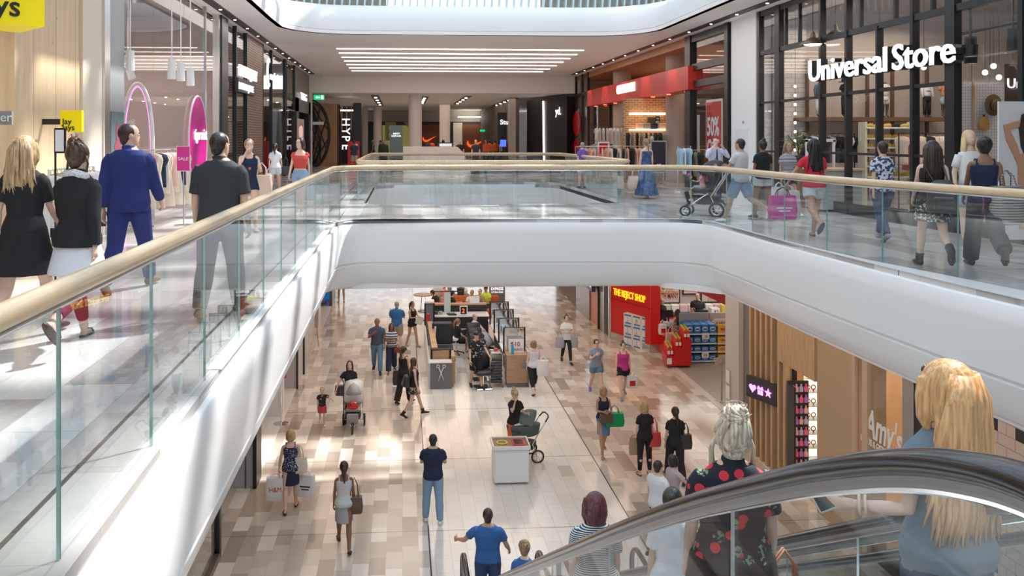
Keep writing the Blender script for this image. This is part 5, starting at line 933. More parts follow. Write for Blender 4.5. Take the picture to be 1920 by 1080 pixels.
sh_([(W2*.75+(.11 if i%2==0 else .045)*math.sin(PI*i/5),(.11 if i%2==0 else .045)*math.cos(PI*i/5)) for i in range(10)],'star')
for u0,u1,v0,v1 in ((-.075,-.01,-.1,-.0),(.01,.075,-.1,-.0),(-.09,-.01,.015,.05),(.01,.09,.015,.05)): sh_([(W2*.49+u0,v0),(W2*.49+u1,v0),(W2*.49+u1,v1),(W2*.49+u0,v1)],'gift_box')
for s in (-1,1): sh_([(W2*.49,.055),(W2*.49+s*.06,.10),(W2*.49+s*.075,.06)],'gift_bow')
# doorway with transom slats, jewellery shelves, card spinner, corrugated timber, window with lettering
t=thing('transom_slats','row of short hanging timber slats over the gift shop door','slat canopy',(8.45,17.5,-3))
for i in range(18): y_=ya(1466)-(ya(1466)-ya(1534))*(i+.5)/18; MB().box(8.42,8.5,y_-.045,y_+.045,Xp(1500,650-(34-i)*1.2,8.45).z if False else -3.35+.02*0,LCZ).build('slat',TIMB,t)
MB().box(9.6,13.5,ya(1475),ya(1475)+.1,LOW,LCZ).box(13.4,13.5,10,20.2,LOW,LCZ).build('wall_gift_back',mat('plywood_wall',(.62,.42,.26),.6),kind='structure'); MB().box(8.6,13.4,10,20.2,LOW,LOW+.006).build('floor_gift_shop',mat('gift_floor',(.45,.30,.20),.3),kind='structure')
area(10.6,15.5,-1.6,2.5,6,110,(1,.8,.55)); 
yy=18.6; A=Yp(1503,682,yy); B=Yp(1536,865,yy); t=thing('jewellery_case','brightly lit wall of glass shelves with jewellery in the gift shop doorway','display case',((A.x+B.x)/2,yy,LOW)); MB().box(A.x,B.x+.1,yy+.3,yy+.34,B.z,A.z).build('lit_back',mat('case_lit_back',(.85,.80,.68),.5,emit=(1,.92,.75),es=.9),t); MB().box(A.x-.5,A.x,yy-.1,yy+.35,LOW,-1.5).build('timber_side',mat('plywood_wall'),t)
for i in range(7): z_=A.z-.35-i*.32; MB().box(A.x,B.x+.1,yy,yy+.3,z_-.01,z_).build('glass_shelf',mat('glass_shelf'),t)
GD=mat('gold',(.75,.5,.15),.25,.9)
for i in range(6):
    z_=A.z-.35-i*.32
    for j in range(3):
        x_=A.x+.08+j*.13; o=MB().torus((x_,yy+.12,z_+.09),.05,.012,'Y',14,6).cyl((x_,yy+.12,z_),(x_,yy+.12,z_+.04),.015,n=8).build('jewellery_piece',GD if (i+j)%3 else RED,label='%s ornament on shelf %s of the lit case, %s'%('gold' if (i+j)%3 else 'red',('one','two','three','four','five','six')[i],('left','middle','right')[j]),cat='ornament',group='ornaments in the lit jewellery case')
# spinner
q=Zp(1497,905,LOW); sx_=Yp(1497,800,17.6).x; sy_=17.6; t=thing('spinner_rack','tall black spinner rack hung with pink and violet packs by the door','spinner rack',(sx_,sy_,LOW)); MB().box(sx_-.23,sx_+.23,sy_,sy_+.06,LOW+.3,LOW+2.35).build('panel',BLACK,t); MB().lathe([(0,0),(.25,0),(.25,.04),(.03,.06),(.03,.3),(0,.3)],(sx_,sy_,LOW),18).build('base',BLACK,t)
for i in range(2): MB().box(sx_-.24+i*.44,sx_-.20+i*.44,sy_-.3,sy_,LOW+.4,LOW+2.3).build('wing',BLACK,t) if i==0 else None
PKS=[('pink',mat('pack_pink',(.72,.12,.28),.4)),('violet',mat('pack_violet',(.38,.18,.55),.4)),('pale pink',mat('pack_blush',(.75,.40,.40),.4)),('lilac',mat('pack_lilac',(.42,.42,.68),.4))]; k_=0; base=None
for r_ in range(8):
    for c_ in range(4):
        g=MB().loft([[(w_,0,z),(w_,.03,z),(-w_,.03,z),(-w_,0,z)] for z,w_ in ((0,.04),(.10,.042),(.12,.018),(.17,.015))]) if base is None else None
        if base is None: base=g.build('polish_pack',PKS[0][1],None,world=False); o=base
        else: o=dup(base); o.data=o.data.copy(); o.data.materials[0]=PKS[(r_*3+c_)%4][1]
        o.location=(sx_-.16+c_*.105,sy_-.035-(c_==0)*.08,LOW+.48+r_*.235); cn=PKS[(r_*3+c_)%4][0] if k_ else 'pink'; k_+=1
        o['label']='%s pack hanging on the spinner rack, row %s, column %s'%(cn,('eight','seven','six','five','four','three','two','one')[r_],('one','two','three','four')[c_]); o['category']='pack'; o['group']='packs on the spinner rack'
k=NT('corrugated_timber'); py_=k.sep(k.n('NewGeometry').outputs['Position'])[1]
k.base((.60,.43,.27)); k.rough(.5)
y0,y1=ya(1602),ya(1535); b=MB(); n=64; pts=[(8.5-.02*(1+math.sin(i*2*PI/4)), y1-(y1-y0)*i/n) for i in range(n+1)]
b.prism([(x,y,LOW) for x,y in pts]+[(8.8,y0,LOW),(8.8,y1,LOW)],(0,0,LCZ-LOW)).build('wall_right_low_corrugated',_m['corrugated_timber'],kind='structure')
MB().box(8.44,8.8,y0-.12,y0,LOW,LCZ).box(8.44,8.8,ya(1632),ya(1622),LOW,LCZ).build('trim_9',mat('pale_timber'),kind='structure')
t=thing('gift_window','gift shop window with white script lettering on the glass','shop window',(8.5,14.4,LOW)); MB().box(8.5,8.512,ya(1695),y0-.12,LOW+.02,LCZ).build('glass_pane',GLS,t)
def tw(s,px,py,size,wpx,m_,b_=.0,sh=0): 
    a=Xp(px,py,8.47); b2=Xp(px+wpx,py,8.47); text(s,(8.47,a.y,a.z),(0,-1,0),size,m_,'lettering',t,.01,width=a.y-b2.y,bold=b_,shear=sh)
tw("Amy's",1622,812,.70,70,WPL,.018,.25); tw('CARDS & GIFTS',1614,824,.17,46,WPL,.01)
t=thing('scissors_poster','black hanging poster with white scissors seen through the gift shop window','poster',(8.9,14.7,-3)); a,b2=Xp(1614,690,8.8),Xp(1643,690,8.8); zt=LCZ; zb=Xp(1630,713,8.8).z; MB().box(8.82,8.85,b2.y,min(a.y,ya(1604)-.15),zb,zt-.01).build('panel',CHAR,t)
def scissors(c,r,u,s,m_,parent):
    r=V(r);u=V(u);c=V(c)
    for sd in (-1,1):
        MB().tube([c+u*(.5*s)+r*(sd*.22*s)+ (u*math.cos(a)+r*math.sin(a))*.11*s for a in [2*PI*i/12 for i in range(13)]],.022*s,6).build('scissor_loop',m_,parent)
        MB().tube([c+u*.41*s+r*sd*.17*s,c-u*.0*s,c-u*.55*s-r*sd*.20*s],[.03*s,.035*s,.012*s],6).build('scissor_blade',m_,parent)
scissors((8.78,(a.y+b2.y)/2,Xp(1627,683,8.8).z),(0,-1,0),(0,0,1),.33,GREY,t)
MB().box(8.8,8.9,ya(1690)-.05,ya(1672),LOW,LCZ).build('wall_right_low_tilejamb',brick_mat('orange_tile_jamb',(.68,.46,.30),(.62,.42,.27),(.2,.15,.1),.6,.3,'YZ',.4,.01,0),kind='structure')
t=thing('book_shelf','dark shelf of cards and magazines behind the gift shop window','shelf',(9.3,14.2,LOW)); MB().box(9.0,9.3,ya(1676),ya(1655),LOW,-2.2).build('case',CHAR,t)
for i in range(8): z_=LOW+.8+i*.35; MB().box(8.95,9.0,ya(1674),ya(1657),z_,z_+.22).build('card_row',[mat('pack_yellow'),GREY,mat('pack_amber'),DR,PALEW,mat('pack_yellow'),GREY,RED][i],t)
MB().box(8.45,8.9,ya(1718),ya(1697),LOW,LCZ).build('wall_right_low_stone',mat('stone_grey',(.33,.31,.30),.4),kind='structure'); MB().box(8.46,8.7,ya(1735),ya(1718),LOW,LCZ).build('wall_right_low_blackpost',BLACK,kind='structure')
k=NT('metro_tiles_black_row'); p_=k.sep(k.n('NewGeometry').outputs['Position']); b=k.n('TexBrick'); b.inputs['Scale'].default_value=1; b.inputs['Brick Width'].default_value=.34; b.inputs['Row Height'].default_value=.17; b.inputs['Mortar Size'].default_value=.006; b.inputs['Color1'].default_value=(.62,.52,.45,1); b.inputs['Color2'].default_value=(.58,.48,.42,1); b.inputs['Mortar'].default_value=(.34,.27,.22,1); k.l(k.comb(p_[1],p_[2]),b.inputs['Vector'])
ro=k.math('FLOORED_MODULO',k.math('FLOOR',k.math('DIVIDE',p_[2],.17)),6); co=k.math('FLOORED_MODULO',k.math('FLOOR',k.math('DIVIDE',k.math('ADD',p_[1],.17),.34)),2); k.base(k.mix(k.math('MULTIPLY',k.math('LESS_THAN',k.math('ABSOLUTE',k.math('SUBTRACT',ro,3)),.5),k.math('LESS_THAN',co,.5)),b.outputs['Color'],(.02,.02,.02))); k.rough(.2)
MB().box(8.5,8.7,4,ya(1735),LOW,LCZ).build('wall_right_low_metro',_m['metro_tiles_black_row'],kind='structure')
# ---------------------------------------------------------------- white recycling bin
f0=Zp(926,911,LOW); f1=Zp(993,909,LOW); bwid=f1.x-f0.x; bh=Yp(955,837,f0.y).z-LOW; t=thing('recycling_bin','white two-opening recycling bin on the pale lower floor','bin',((f0.x+f1.x)/2,f0.y+.25,LOW))
x0,x1,y0=f0.x,f1.x,f0.y; MB().rbox(((x0+x1)/2,y0+.3,LOW+.04+(bh-.12)/2),(bwid-.02,.56,bh-.12),.02).build('body',WPL,t,bevel=0); 
MB().box(x0-.02,x1+.02,y0-.02,y0+.01,LOW+bh-.08,LOW+bh).box(x0-.02,x1+.02,y0+.59,y0+.62,LOW+bh-.08,LOW+bh).box(x0-.02,x0+.01,y0,y0+.6,LOW+bh-.08,LOW+bh).box(x1-.01,x1+.02,y0,y0+.6,LOW+bh-.08,LOW+bh).build('rim',WPL,t)
MB().box(x0,x1,y0,y0+.6,LOW+bh-.06,LOW+bh-.03).build('timber_lid',mat('bin_lid_brown',(.32,.18,.08),.5),t); MB().torus((x0+bwid*.27,y0+.3,LOW+bh-.02),.10,.016,'Z',24,6,sx=1.1).build('yellow_ring',mat('ring_yellow',(.85,.8,.05),.4),t); MB().lathe([(0,.0),(.10,0),(.10,.012),(0,.012)],(x0+bwid*.27,y0+.3,LOW+bh-.03),20).build('round_opening',BLACK,t)
MB().box(x0+bwid*.56,x0+bwid*.9,y0+.12,y0+.48,LOW+bh-.03,LOW+bh-.01).build('red_square',mat('square_red',(.7,.04,.08),.4),t); MB().box(x0+bwid*.60,x0+bwid*.86,y0+.17,y0+.43,LOW+bh-.01,LOW+bh-.004).build('square_opening',BLACK,t)
for a_,b_ in ((x0+.06,y0+.06),(x1-.06,y0+.06),(x0+.06,y0+.54),(x1-.06,y0+.54)): MB().cyl((a_,b_,LOW),(a_,b_,LOW+.05),.03,n=10).build('foot',GREY,t)
# ---------------------------------------------------------------- hair cutting kiosk
DGR=mat('kiosk_dark_grey',(.16,.16,.17),.45,bump=.1); ZEB=wood_mat('zebrano_wood',(.36,.21,.11),(.52,.34,.20),(.3,.3,6),10); KWH=mat('kiosk_white_top',(.80,.82,.84),.3); LEA=mat('black_leather',(.035,.037,.042),.35)
a=Zp(807,730,LOW); b=Zp(847,730,LOW); h=Yp(820,681,a.y).z-LOW
t=thing('scissors_counter','dark grey counter end with white scissors mark','counter',((a.x+b.x)/2,a.y,LOW)); MB().box(a.x,b.x,a.y,a.y+.35,LOW,LOW+h).build('panel',DGR,t); MB().box(a.x-.02,b.x+.01,a.y-.02,a.y+.35,LOW+h,LOW+h+.03).build('top',KWH,t); MB().box(b.x,b.x+.12,a.y+.2,a.y+.9,LOW+.1,LOW+h+.15).build('timber_side',ZEB,t); MB().box(a.x-.05,a.x,a.y+.1,a.y+5.5,LOW,LOW+h*.95).build('white_side',KWH,t)
scissors(((a.x+b.x)/2,a.y-.02,LOW+h*.62),(1,0,0),(0,0,1),.42,WPL,t)
yb=a.y+.4; p1=Zp(800,648,LOW); t=thing('waiting_bench','long bench with black cushions and timber back rail on the kiosk left side','bench',(a.x+.3,yb+1,LOW))
MB().box(a.x+.02,b.x-.02,yb,yb+.25,LOW+h,LOW+h+.28).build('timber_end',ZEB,t)
z1=Yp(806,622,yb+3).z; ft=MB(); ft.tube([(a.x+.05,yb,LOW+h+.32),(b.x,yb,LOW+h+.32)],.03,4).tube([(b.x-.02,yb,LOW+h),(b.x-.02,yb,LOW+h+.32)],.03,4).tube([(a.x+.05,yb,LOW+h),(a.x+.05,yb,LOW+h+.32)],.03,4).tube([(a.x+.05,yb,LOW+h+.32),(a.x+.0,yb+3.6,LOW+h+.32)],.03,4); ft.build('black_frame',BLACK,t)
MB().prism([(a.x+.05,yb,LOW+h+.34),(a.x+.24,yb,LOW+h+.34),(a.x+.20,yb+3.4,LOW+h+.40),(a.x+.02,yb+3.4,LOW+h+.40)],(0,0,.04)).build('timber_rail',ZEB,t); MB().rbox((a.x+.5,yb+1.0,LOW+.72),(.62,1.7,.14),.04).build('seat_cushion',LEA,t); MB().rbox((a.x+.5,yb+2.4,LOW+1.05),(.7,.16,.75),.05).build('back_cushion',LEA,t); MB().rbox((a.x+.5,yb+2.5,LOW+.35),(.7,.6,.6),.04).build('seat_box',LEA,t)
MB().tube([(a.x+.03,yb+3.1,LOW+1.3),(a.x+.04,yb+3.1,LOW+1.55)],.05,6).build('red_bow',RED,label='small red bow on the kiosk bench rail',cat='bow')
MB().tube([(a.x+.22,yb+2.0,LOW+.9),(a.x+.25,yb+2.1,LOW+1.35)],.03,8).build('striped_tube',mat('pale_pink_pack'),label='pale pink striped tube leaning on the kiosk bench',cat='tube')
# tall left panel and back counter
p=Zp(806,648,LOW); h2=Yp(806,571,p.y).z-LOW; MB().box(p.x-.17,p.x+.14,p.y,p.y+.35,LOW,LOW+h2).build('tall_kiosk_panel',DGR,label='tall dark grey kiosk end panel with a black frame',cat='panel'); o=bpy.data.objects['tall_kiosk_panel']; MB().tube([(p.x-.18,p.y-.02,LOW),(p.x-.18,p.y-.02,LOW+h2+.05),(p.x+.15,p.y-.02,LOW+h2+.05),(p.x+.15,p.y-.02,LOW)],.025,4).build('frame',BLACK,o); MB().box(p.x-.19,p.x+.16,p.y-.03,p.y+.38,LOW+h2+.05,LOW+h2+.12).build('cap',KWH,o)
yk=p.y+.3; L0=Yp(814,605,yk); L1=Yp(916,605,yk); t=thing('back_counter','long dark kiosk back counter with a white worktop and timber ledge','counter',((L0.x+L1.x)/2,yk,LOW)); hk=.98
MB().box(L0.x,L1.x,yk,yk+.7,LOW,LOW+hk).build('body',mat('kiosk_black_front',(.03,.03,.032),.4),t); MB().box(L0.x-.02,L1.x+.02,yk-.05,yk+.72,LOW+hk,LOW+hk+.04).build('worktop',KWH,t); MB().box(L0.x,L1.x,yk+.72,yk+.95,LOW+hk+.28,LOW+hk+.34).build('timber_ledge',ZEB,t); MB().box(L0.x,L1.x,yk+.74,yk+.78,LOW,LOW+hk+.28).build('ledge_panel',BLACK,t)
MB().tube([(L0.x,yk+.8,LOW+hk+.04),(L0.x,yk+.8,LOW+hk+.8),(L0.x+1.1,yk+.8,LOW+hk+.8)],.025,4).build('black_frame',BLACK,t)
q=Yp(833,590,yk+.3); t=thing('glass_partition','pale glass partition panel on the kiosk back counter','partition',(q.x,yk+.35,LOW+hk)); MB().box(q.x-.0,q.x+.24,yk+.35,yk+.38,LOW+hk+.04,LOW+hk+.85).build('panel',mat('pale_mint_glass',(.62,.74,.74),.1),t)
for i,(px,c_) in enumerate(((826,'grey'),(818,'black'))): q=Yp(px,600,yk+.3); MB().rbox((q.x,yk+.3,LOW+hk+.10),(.14,.1,.12),.02).build('counter_box',GREY if i==0 else CHAR,label='%s small box on the kiosk back counter'%c_,cat='box')
for i,(px,py) in enumerate(((846,597),(848,603))): q=Yp(px,py,yk+.2); MB().rbox((q.x,yk+.25-.15*i,LOW+hk+.06),(.32,.12,.06),.02).build('black_tray',LEA,label='%s flat black cushion pad on the back counter'%('rear','front')[i],cat='pad')
q=Yp(870,600,yk-.1); t=thing('queue_display','white edged number display showing a red 2','display',(q.x,yk,LOW+hk)); MB().rbox((q.x,yk+.1,LOW+hk+.22),(.30,.08,.34),.02).build('case',WPL,t); MB().box(q.x-.11,q.x+.11,yk+.05,yk+.058,LOW+hk+.09,LOW+hk+.36).build('dark_face',BLACK,t); text('2',(q.x-.06,yk+.045,LOW+hk+.14),(1,0,0),.22,mat('red_led',(1,.1,.02),.5,emit=(1,.08,.02),es=3),'digit',t,.004)
MB().rbox(Yp(903,598,yk+.3)+V((0,0,.0)),(.55,.3,.1),.02).build('tray_of_tools',STEEL,label='steel tray of tools on the kiosk back counter',cat='tray')
q=Yp(890,584,yk+.75); t=thing('handwritten_notice','white handwritten price notice on the timber ledge','notice',(q.x,yk+.75,LOW+hk+.34)); MB().box(q.x-.18,q.x+.18,yk+.74,yk+.76,LOW+hk+.34,LOW+hk+.62).build('paper',WPL,t); 
# right counter with mirrors
a=Zp(950,727,LOW); b=Zp(989,727,LOW); h=Yp(970,666,a.y).z-LOW; t=thing('timber_counter','zebrano timber counter end with dark plinth at the kiosk right side','counter',((a.x+b.x)/2,a.y,LOW)); MB().box(a.x,b.x,a.y,a.y+.5,LOW+.14,LOW+h).build('timber_body',ZEB,t); MB().box(a.x+.02,b.x-.02,a.y+.02,a.y+.5,LOW,LOW+.14).build('plinth',DGR,t); MB().box(b.x,b.x+.06,a.y,a.y+5.2,LOW,LOW+h).build('side_panel',DGR,t); 
xm=(a.x+b.x)/2; MB().box(a.x-.02,b.x+.02,a.y+.5,a.y+5.4,LOW+h-.14,LOW+h-.08).build('worktop',KWH,t); MB().box(a.x+.2,b.x,a.y+.5,a.y+5.4,LOW,LOW+h-.14).build('carcass',mat('kiosk_black_front'),t); MB().box(a.x+.24,a.x+.30,a.y+.6,a.y+5.4,LOW+h-.08,LOW+h+.25).build('timber_spine',ZEB,t) if False else None
MLAB=('nearest','second nearest','third','farthest')
for i in range(4):
    y_=a.y+.55+i*1.35; t2=thing('styling_mirror','%s of the four black framed styling mirrors on the kiosk counter'%MLAB[i],'mirror',(xm,y_,LOW+h-.08),group=None)
    MB().tube([(a.x-.02,y_,LOW+h-.08),(a.x-.02,y_,LOW+h+.72),(b.x-.0,y_,LOW+h+.72),(b.x-.0,y_,LOW+h-.08)],.03,4).build('frame',BLACK,t2); MB().box(a.x+.02,b.x-.04,y_+.0,y_+.012,LOW+h-.05,LOW+h+.69).build('mirror_glass',mat('mirror',(.80,.84,.85),.04,1),t2)
    MB().tube([(b.x,y_,LOW+h+.72),(b.x+.02,y_+1.2,LOW+h+.1)],.02,4).build('brace',BLACK,t2)
    for j in range(3): MB().cyl((a.x+.12+j*.14,y_+.3,LOW+h-.08),(a.x+.12+j*.14,y_+.3,LOW+h+.1),.025,n=8).build('styling_bottle',[BLACK,GREY,mat('pack_blue')][j],label='%s bottle behind the %s kiosk mirror'%(('black','grey','blue')[j],MLAB[i]),cat='bottle')
q=Yp(961,655,a.y+.2); MB().cyl((a.x+.2,a.y+.15,LOW+h),(a.x+.2,a.y+.15,LOW+h+.22),.04,n=14).cyl((a.x+.2,a.y+.15,LOW+h+.22),(a.x+.2,a.y+.15,LOW+h+.30),.02,n=10).build('blue_spray_bottle',mat('cyan_bottle',(.0,.35,.75),.3),label='bright blue spray bottle on the timber counter',cat='bottle')
t=thing('ten_dollar_notice','white handwritten $10 notice on the timber counter','notice',(xm,a.y+.3,LOW+h)); MB().box(a.x+.1,b.x-.06,a.y+.3,a.y+.32,LOW+h,LOW+h+.42).build('paper',WPL,t); text('$10',(a.x+.16,a.y+.29,LOW+h+.2),(1,0,0),.2,DR,'lettering',t,.004); text('HAIRCUT',(a.x+.2,a.y+.29,LOW+h+.07),(1,0,0),.1,DR,'lettering',t,.004)
# chairs in a row facing the mirrors
def salon_chair(label,x,y,rz):
    t=thing('salon_chair',label,'chair',(x,y,LOW),rz)
    MB().rbox((0,0,.50),(.52,.50,.14),.05).build('seat',LEA,t,world=False,smooth=True,auto=50); MB().rbox((0,-.25,.80),(.50,.12,.52),.04,rx=R(6)).build('backrest',LEA,t,world=False,smooth=True,auto=50)
    for s in (-1,1): MB().rbox((s*.28,0,.68),(.06,.42,.05),.02).tube([(s*.28,.17,.66),(s*.27,.1,.48)],.02,6).build('armrest',LEA,t,world=False)
    MB().cyl((0,0,.05),(0,0,.44),.035,n=12).build('column',CHROME,t,world=False); MB().rbox((0,0,.025),(.52,.52,.05),.02).build('base',CHROME,t,world=False); return t
cl=('nearest','second','third','fourth','fifth','farthest')
cx=Zp(908,725,LOW).x-.05
for i in range(6): salon_chair('%s black leather chair in the row at the kiosk'%cl[i],cx+.02*i,a.y-.0+i*.80,PI+R(8))
def trolley(label,x,y):
    t=thing('tool_trolley',label,'trolley',(x,y,LOW))
    for sy in (-.2,.2): MB().tube([(-.19,sy,.06),(-.19,sy,1.0),(-.15,sy,1.06),(.15,sy,1.06),(.19,sy,1.0),(.19,sy,.06)],.014,8).build('frame',CHROME,t,world=False,smooth=True)
    for i in range(5): MB().rbox((0,0,.18+i*.17),(.36,.4,.09),.02).build('drawer',LEA,t,world=False)
    for sx in (-1,1):
        for sy in (-1,1): MB().torus((sx*.19,sy*.2,.03),.022,.012,'X',12,6).build('castor',BLACK,t,world=False)
    MB().rbox((0,0,1.03),(.3,.3,.05),.02).build('tray',GREY,t,world=False); return t
p=Zp(931,727,LOW); trolley('chrome framed trolley with black drawers beside the nearest salon chair',p.x,p.y+.2); MB().rbox((p.x,p.y+.2,LOW+1.12),(.14,.1,.07),.02).build('red_comb_case',RED,label='small red case on top of the chrome trolley',cat='case')
def stool(label,p,m_):
    t=thing('wheeled_stool',label,'stool',p); MB().lathe([(0,.50),(.19,.50),(.21,.54),(.19,.60),(0,.61)],p,20).build('seat',m_,t,smooth=True,auto=50); MB().cyl(p+V((0,0,.1)),p+V((0,0,.5)),.03,n=10).build('gas_column',CHROME,t)
    for i in range(5): q=p+V((math.cos(i*1.257)*.27,math.sin(i*1.257)*.27,.06)); MB().tube([p+V((0,0,.12)),q],.02,6).ell(q-V((0,0,.025)),(.03,.03,.03),8,6).build('leg',BLACK,t)
    return t
stool('white topped wheeled stool under the seated hairdresser',Zp(855,664,LOW),WPL)
p=Zp(893,662,LOW)
# express totem, sofas, low table, plant
q=Zp(932,590,LOW); A=Yp(918,520,q.y); B=Yp(947,590,q.y); t=thing('express_totem','white and dark totem with Express cutting zone lettering behind the kiosk','sign totem',q); MB().box(A.x,B.x,q.y,q.y+.25,LOW,Yp(918,560,q.y).z).build('pale_panel',mat('totem_pale',(.62,.66,.70),.4),t); zt=Yp(930,528,q.y).z; MB().box(A.x,B.x,q.y,q.y+.25,Yp(918,560,q.y).z,zt).build('dark_panel',DGR,t); zc=Yp(918,560,q.y).z; MB().prism([(A.x,q.y-.01,zc-.05),(B.x,q.y-.01,zc-.3),(B.x,q.y-.01,zc+.01),(A.x,q.y-.01,zc+.01)],(0,.01,0)).build('dark_wedge',DGR,t)
text('EXPRESS',(A.x+.06,q.y-.02,Yp(918,544,q.y).z),(1,0,0),.17,WLIT,'lettering',t,.01,width=(B.x-A.x)*.8,bold=.01); text('CUTTING ZONE',(A.x+.06,q.y-.02,Yp(918,549.5,q.y).z),(1,0,0),.1,WLIT,'lettering_small',t,.01,width=(B.x-A.x)*.78)
OS=mat('rust_sofa_fabric',(.46,.12,.045),.8,bump=.1)
def sofa(label,x,y,w_,rz,arms=True):
    t=thing('sofa',label,'sofa',(x,y,LOW),rz); MB().rbox((0,0,.28),(w_,.75,.42),.06).build('seat',OS,t,world=False,smooth=True,auto=50); MB().rbox((0,-.34,.62),(w_,.18,.62),.06).build('backrest',OS,t,world=False,smooth=True,auto=50)
    return t
def sp_(px,py): return Zp(px,py,LOW)
q1=sp_(832,588); q2=sp_(893,587); q3=sp_(862,577)
sofa('rust orange curved sofa seen from behind at the left, black shirted man on it',Yp(832,570,34.3).x,34.3,1.5,R(8)); sofa('rust orange sofa facing the kiosk under the plaid shirted man',Yp(893,570,35.0).x-.1,35.0,2.2,PI); sofa('rust orange sofa back with a plant behind it',Yp(848,560,33.4).x,33.3,1.0,PI)
pq=V((Yp(864,560,35.6).x,34.2,LOW)); t_=thing('black_planter','black planter box between the rust sofas','planter',pq+V((0,1.5,0))); MB().rbox(pq+V((0,1.5,.45)),(.8,.5,.9),.03).build('box',BLACK,t_); plant('bushy green plant in the black planter between the sofas',pq+V((0,1.5,.9)),.42,.55,80)
q=sp_(793,584); t=thing('round_table','round timber topped table with a wire base left of the kiosk','table',q); MB().lathe([(0,.72),(.42,.72),(.43,.74),(.42,.76),(0,.76)],q,28).build('top',mat('table_brown',(.40,.27,.17),.4),t); MB().torus(q+V((0,0,.02)),.22,.015,'Z',24,6).build('base_ring',CHAR,t)
for i in range(3): MB().cyl(q+V((math.cos(i*2.09)*.2,math.sin(i*2.09)*.2,.02)),q+V((math.cos(i*2.09)*.08,math.sin(i*2.09)*.08,.72)),.01,n=6).build('leg',CHAR,t)
# ---------------------------------------------------------------- escalators
def handline(x,top_y=1.95):   # handrail centre line, flat at the top then 30 degrees down to the lower newel
    pts=[(x,-1.2,1.055),(x,.4,1.06),(x,.9,1.06),(x,1.25,1.045),(x,1.6,.99),(x,1.95,.86)]
    y,z=1.95,.86
    c=2.02
    cv=[Xp(px,py,.98) for px,py in ((1985,928),(1920,901),(1850,881),(1750,867),(1660,868),(1580,878),(1500,890))]; dy_=.0
    pts=[(x,-1.2,cv[0].z+.02),(x,.6,cv[0].z+.02)]+[(x,q.y,q.z) for q in cv]
    pts+= [(x,2.02/.577*0+yy_,2.02-.577*yy_) for yy_ in (3,5,8,11)]
    ye=(2.02+5.0)/.577
    pts+=[(x,ye-.5,LOW+1.0+.30),(x,ye-.15,LOW+1.0+.12),(x,ye+.3,LOW+1.01),(x,ye+1.0,LOW+1.0)]
    return pts
STP=mat('escalator_step_metal',(.26,.26,.27),.35,.8)
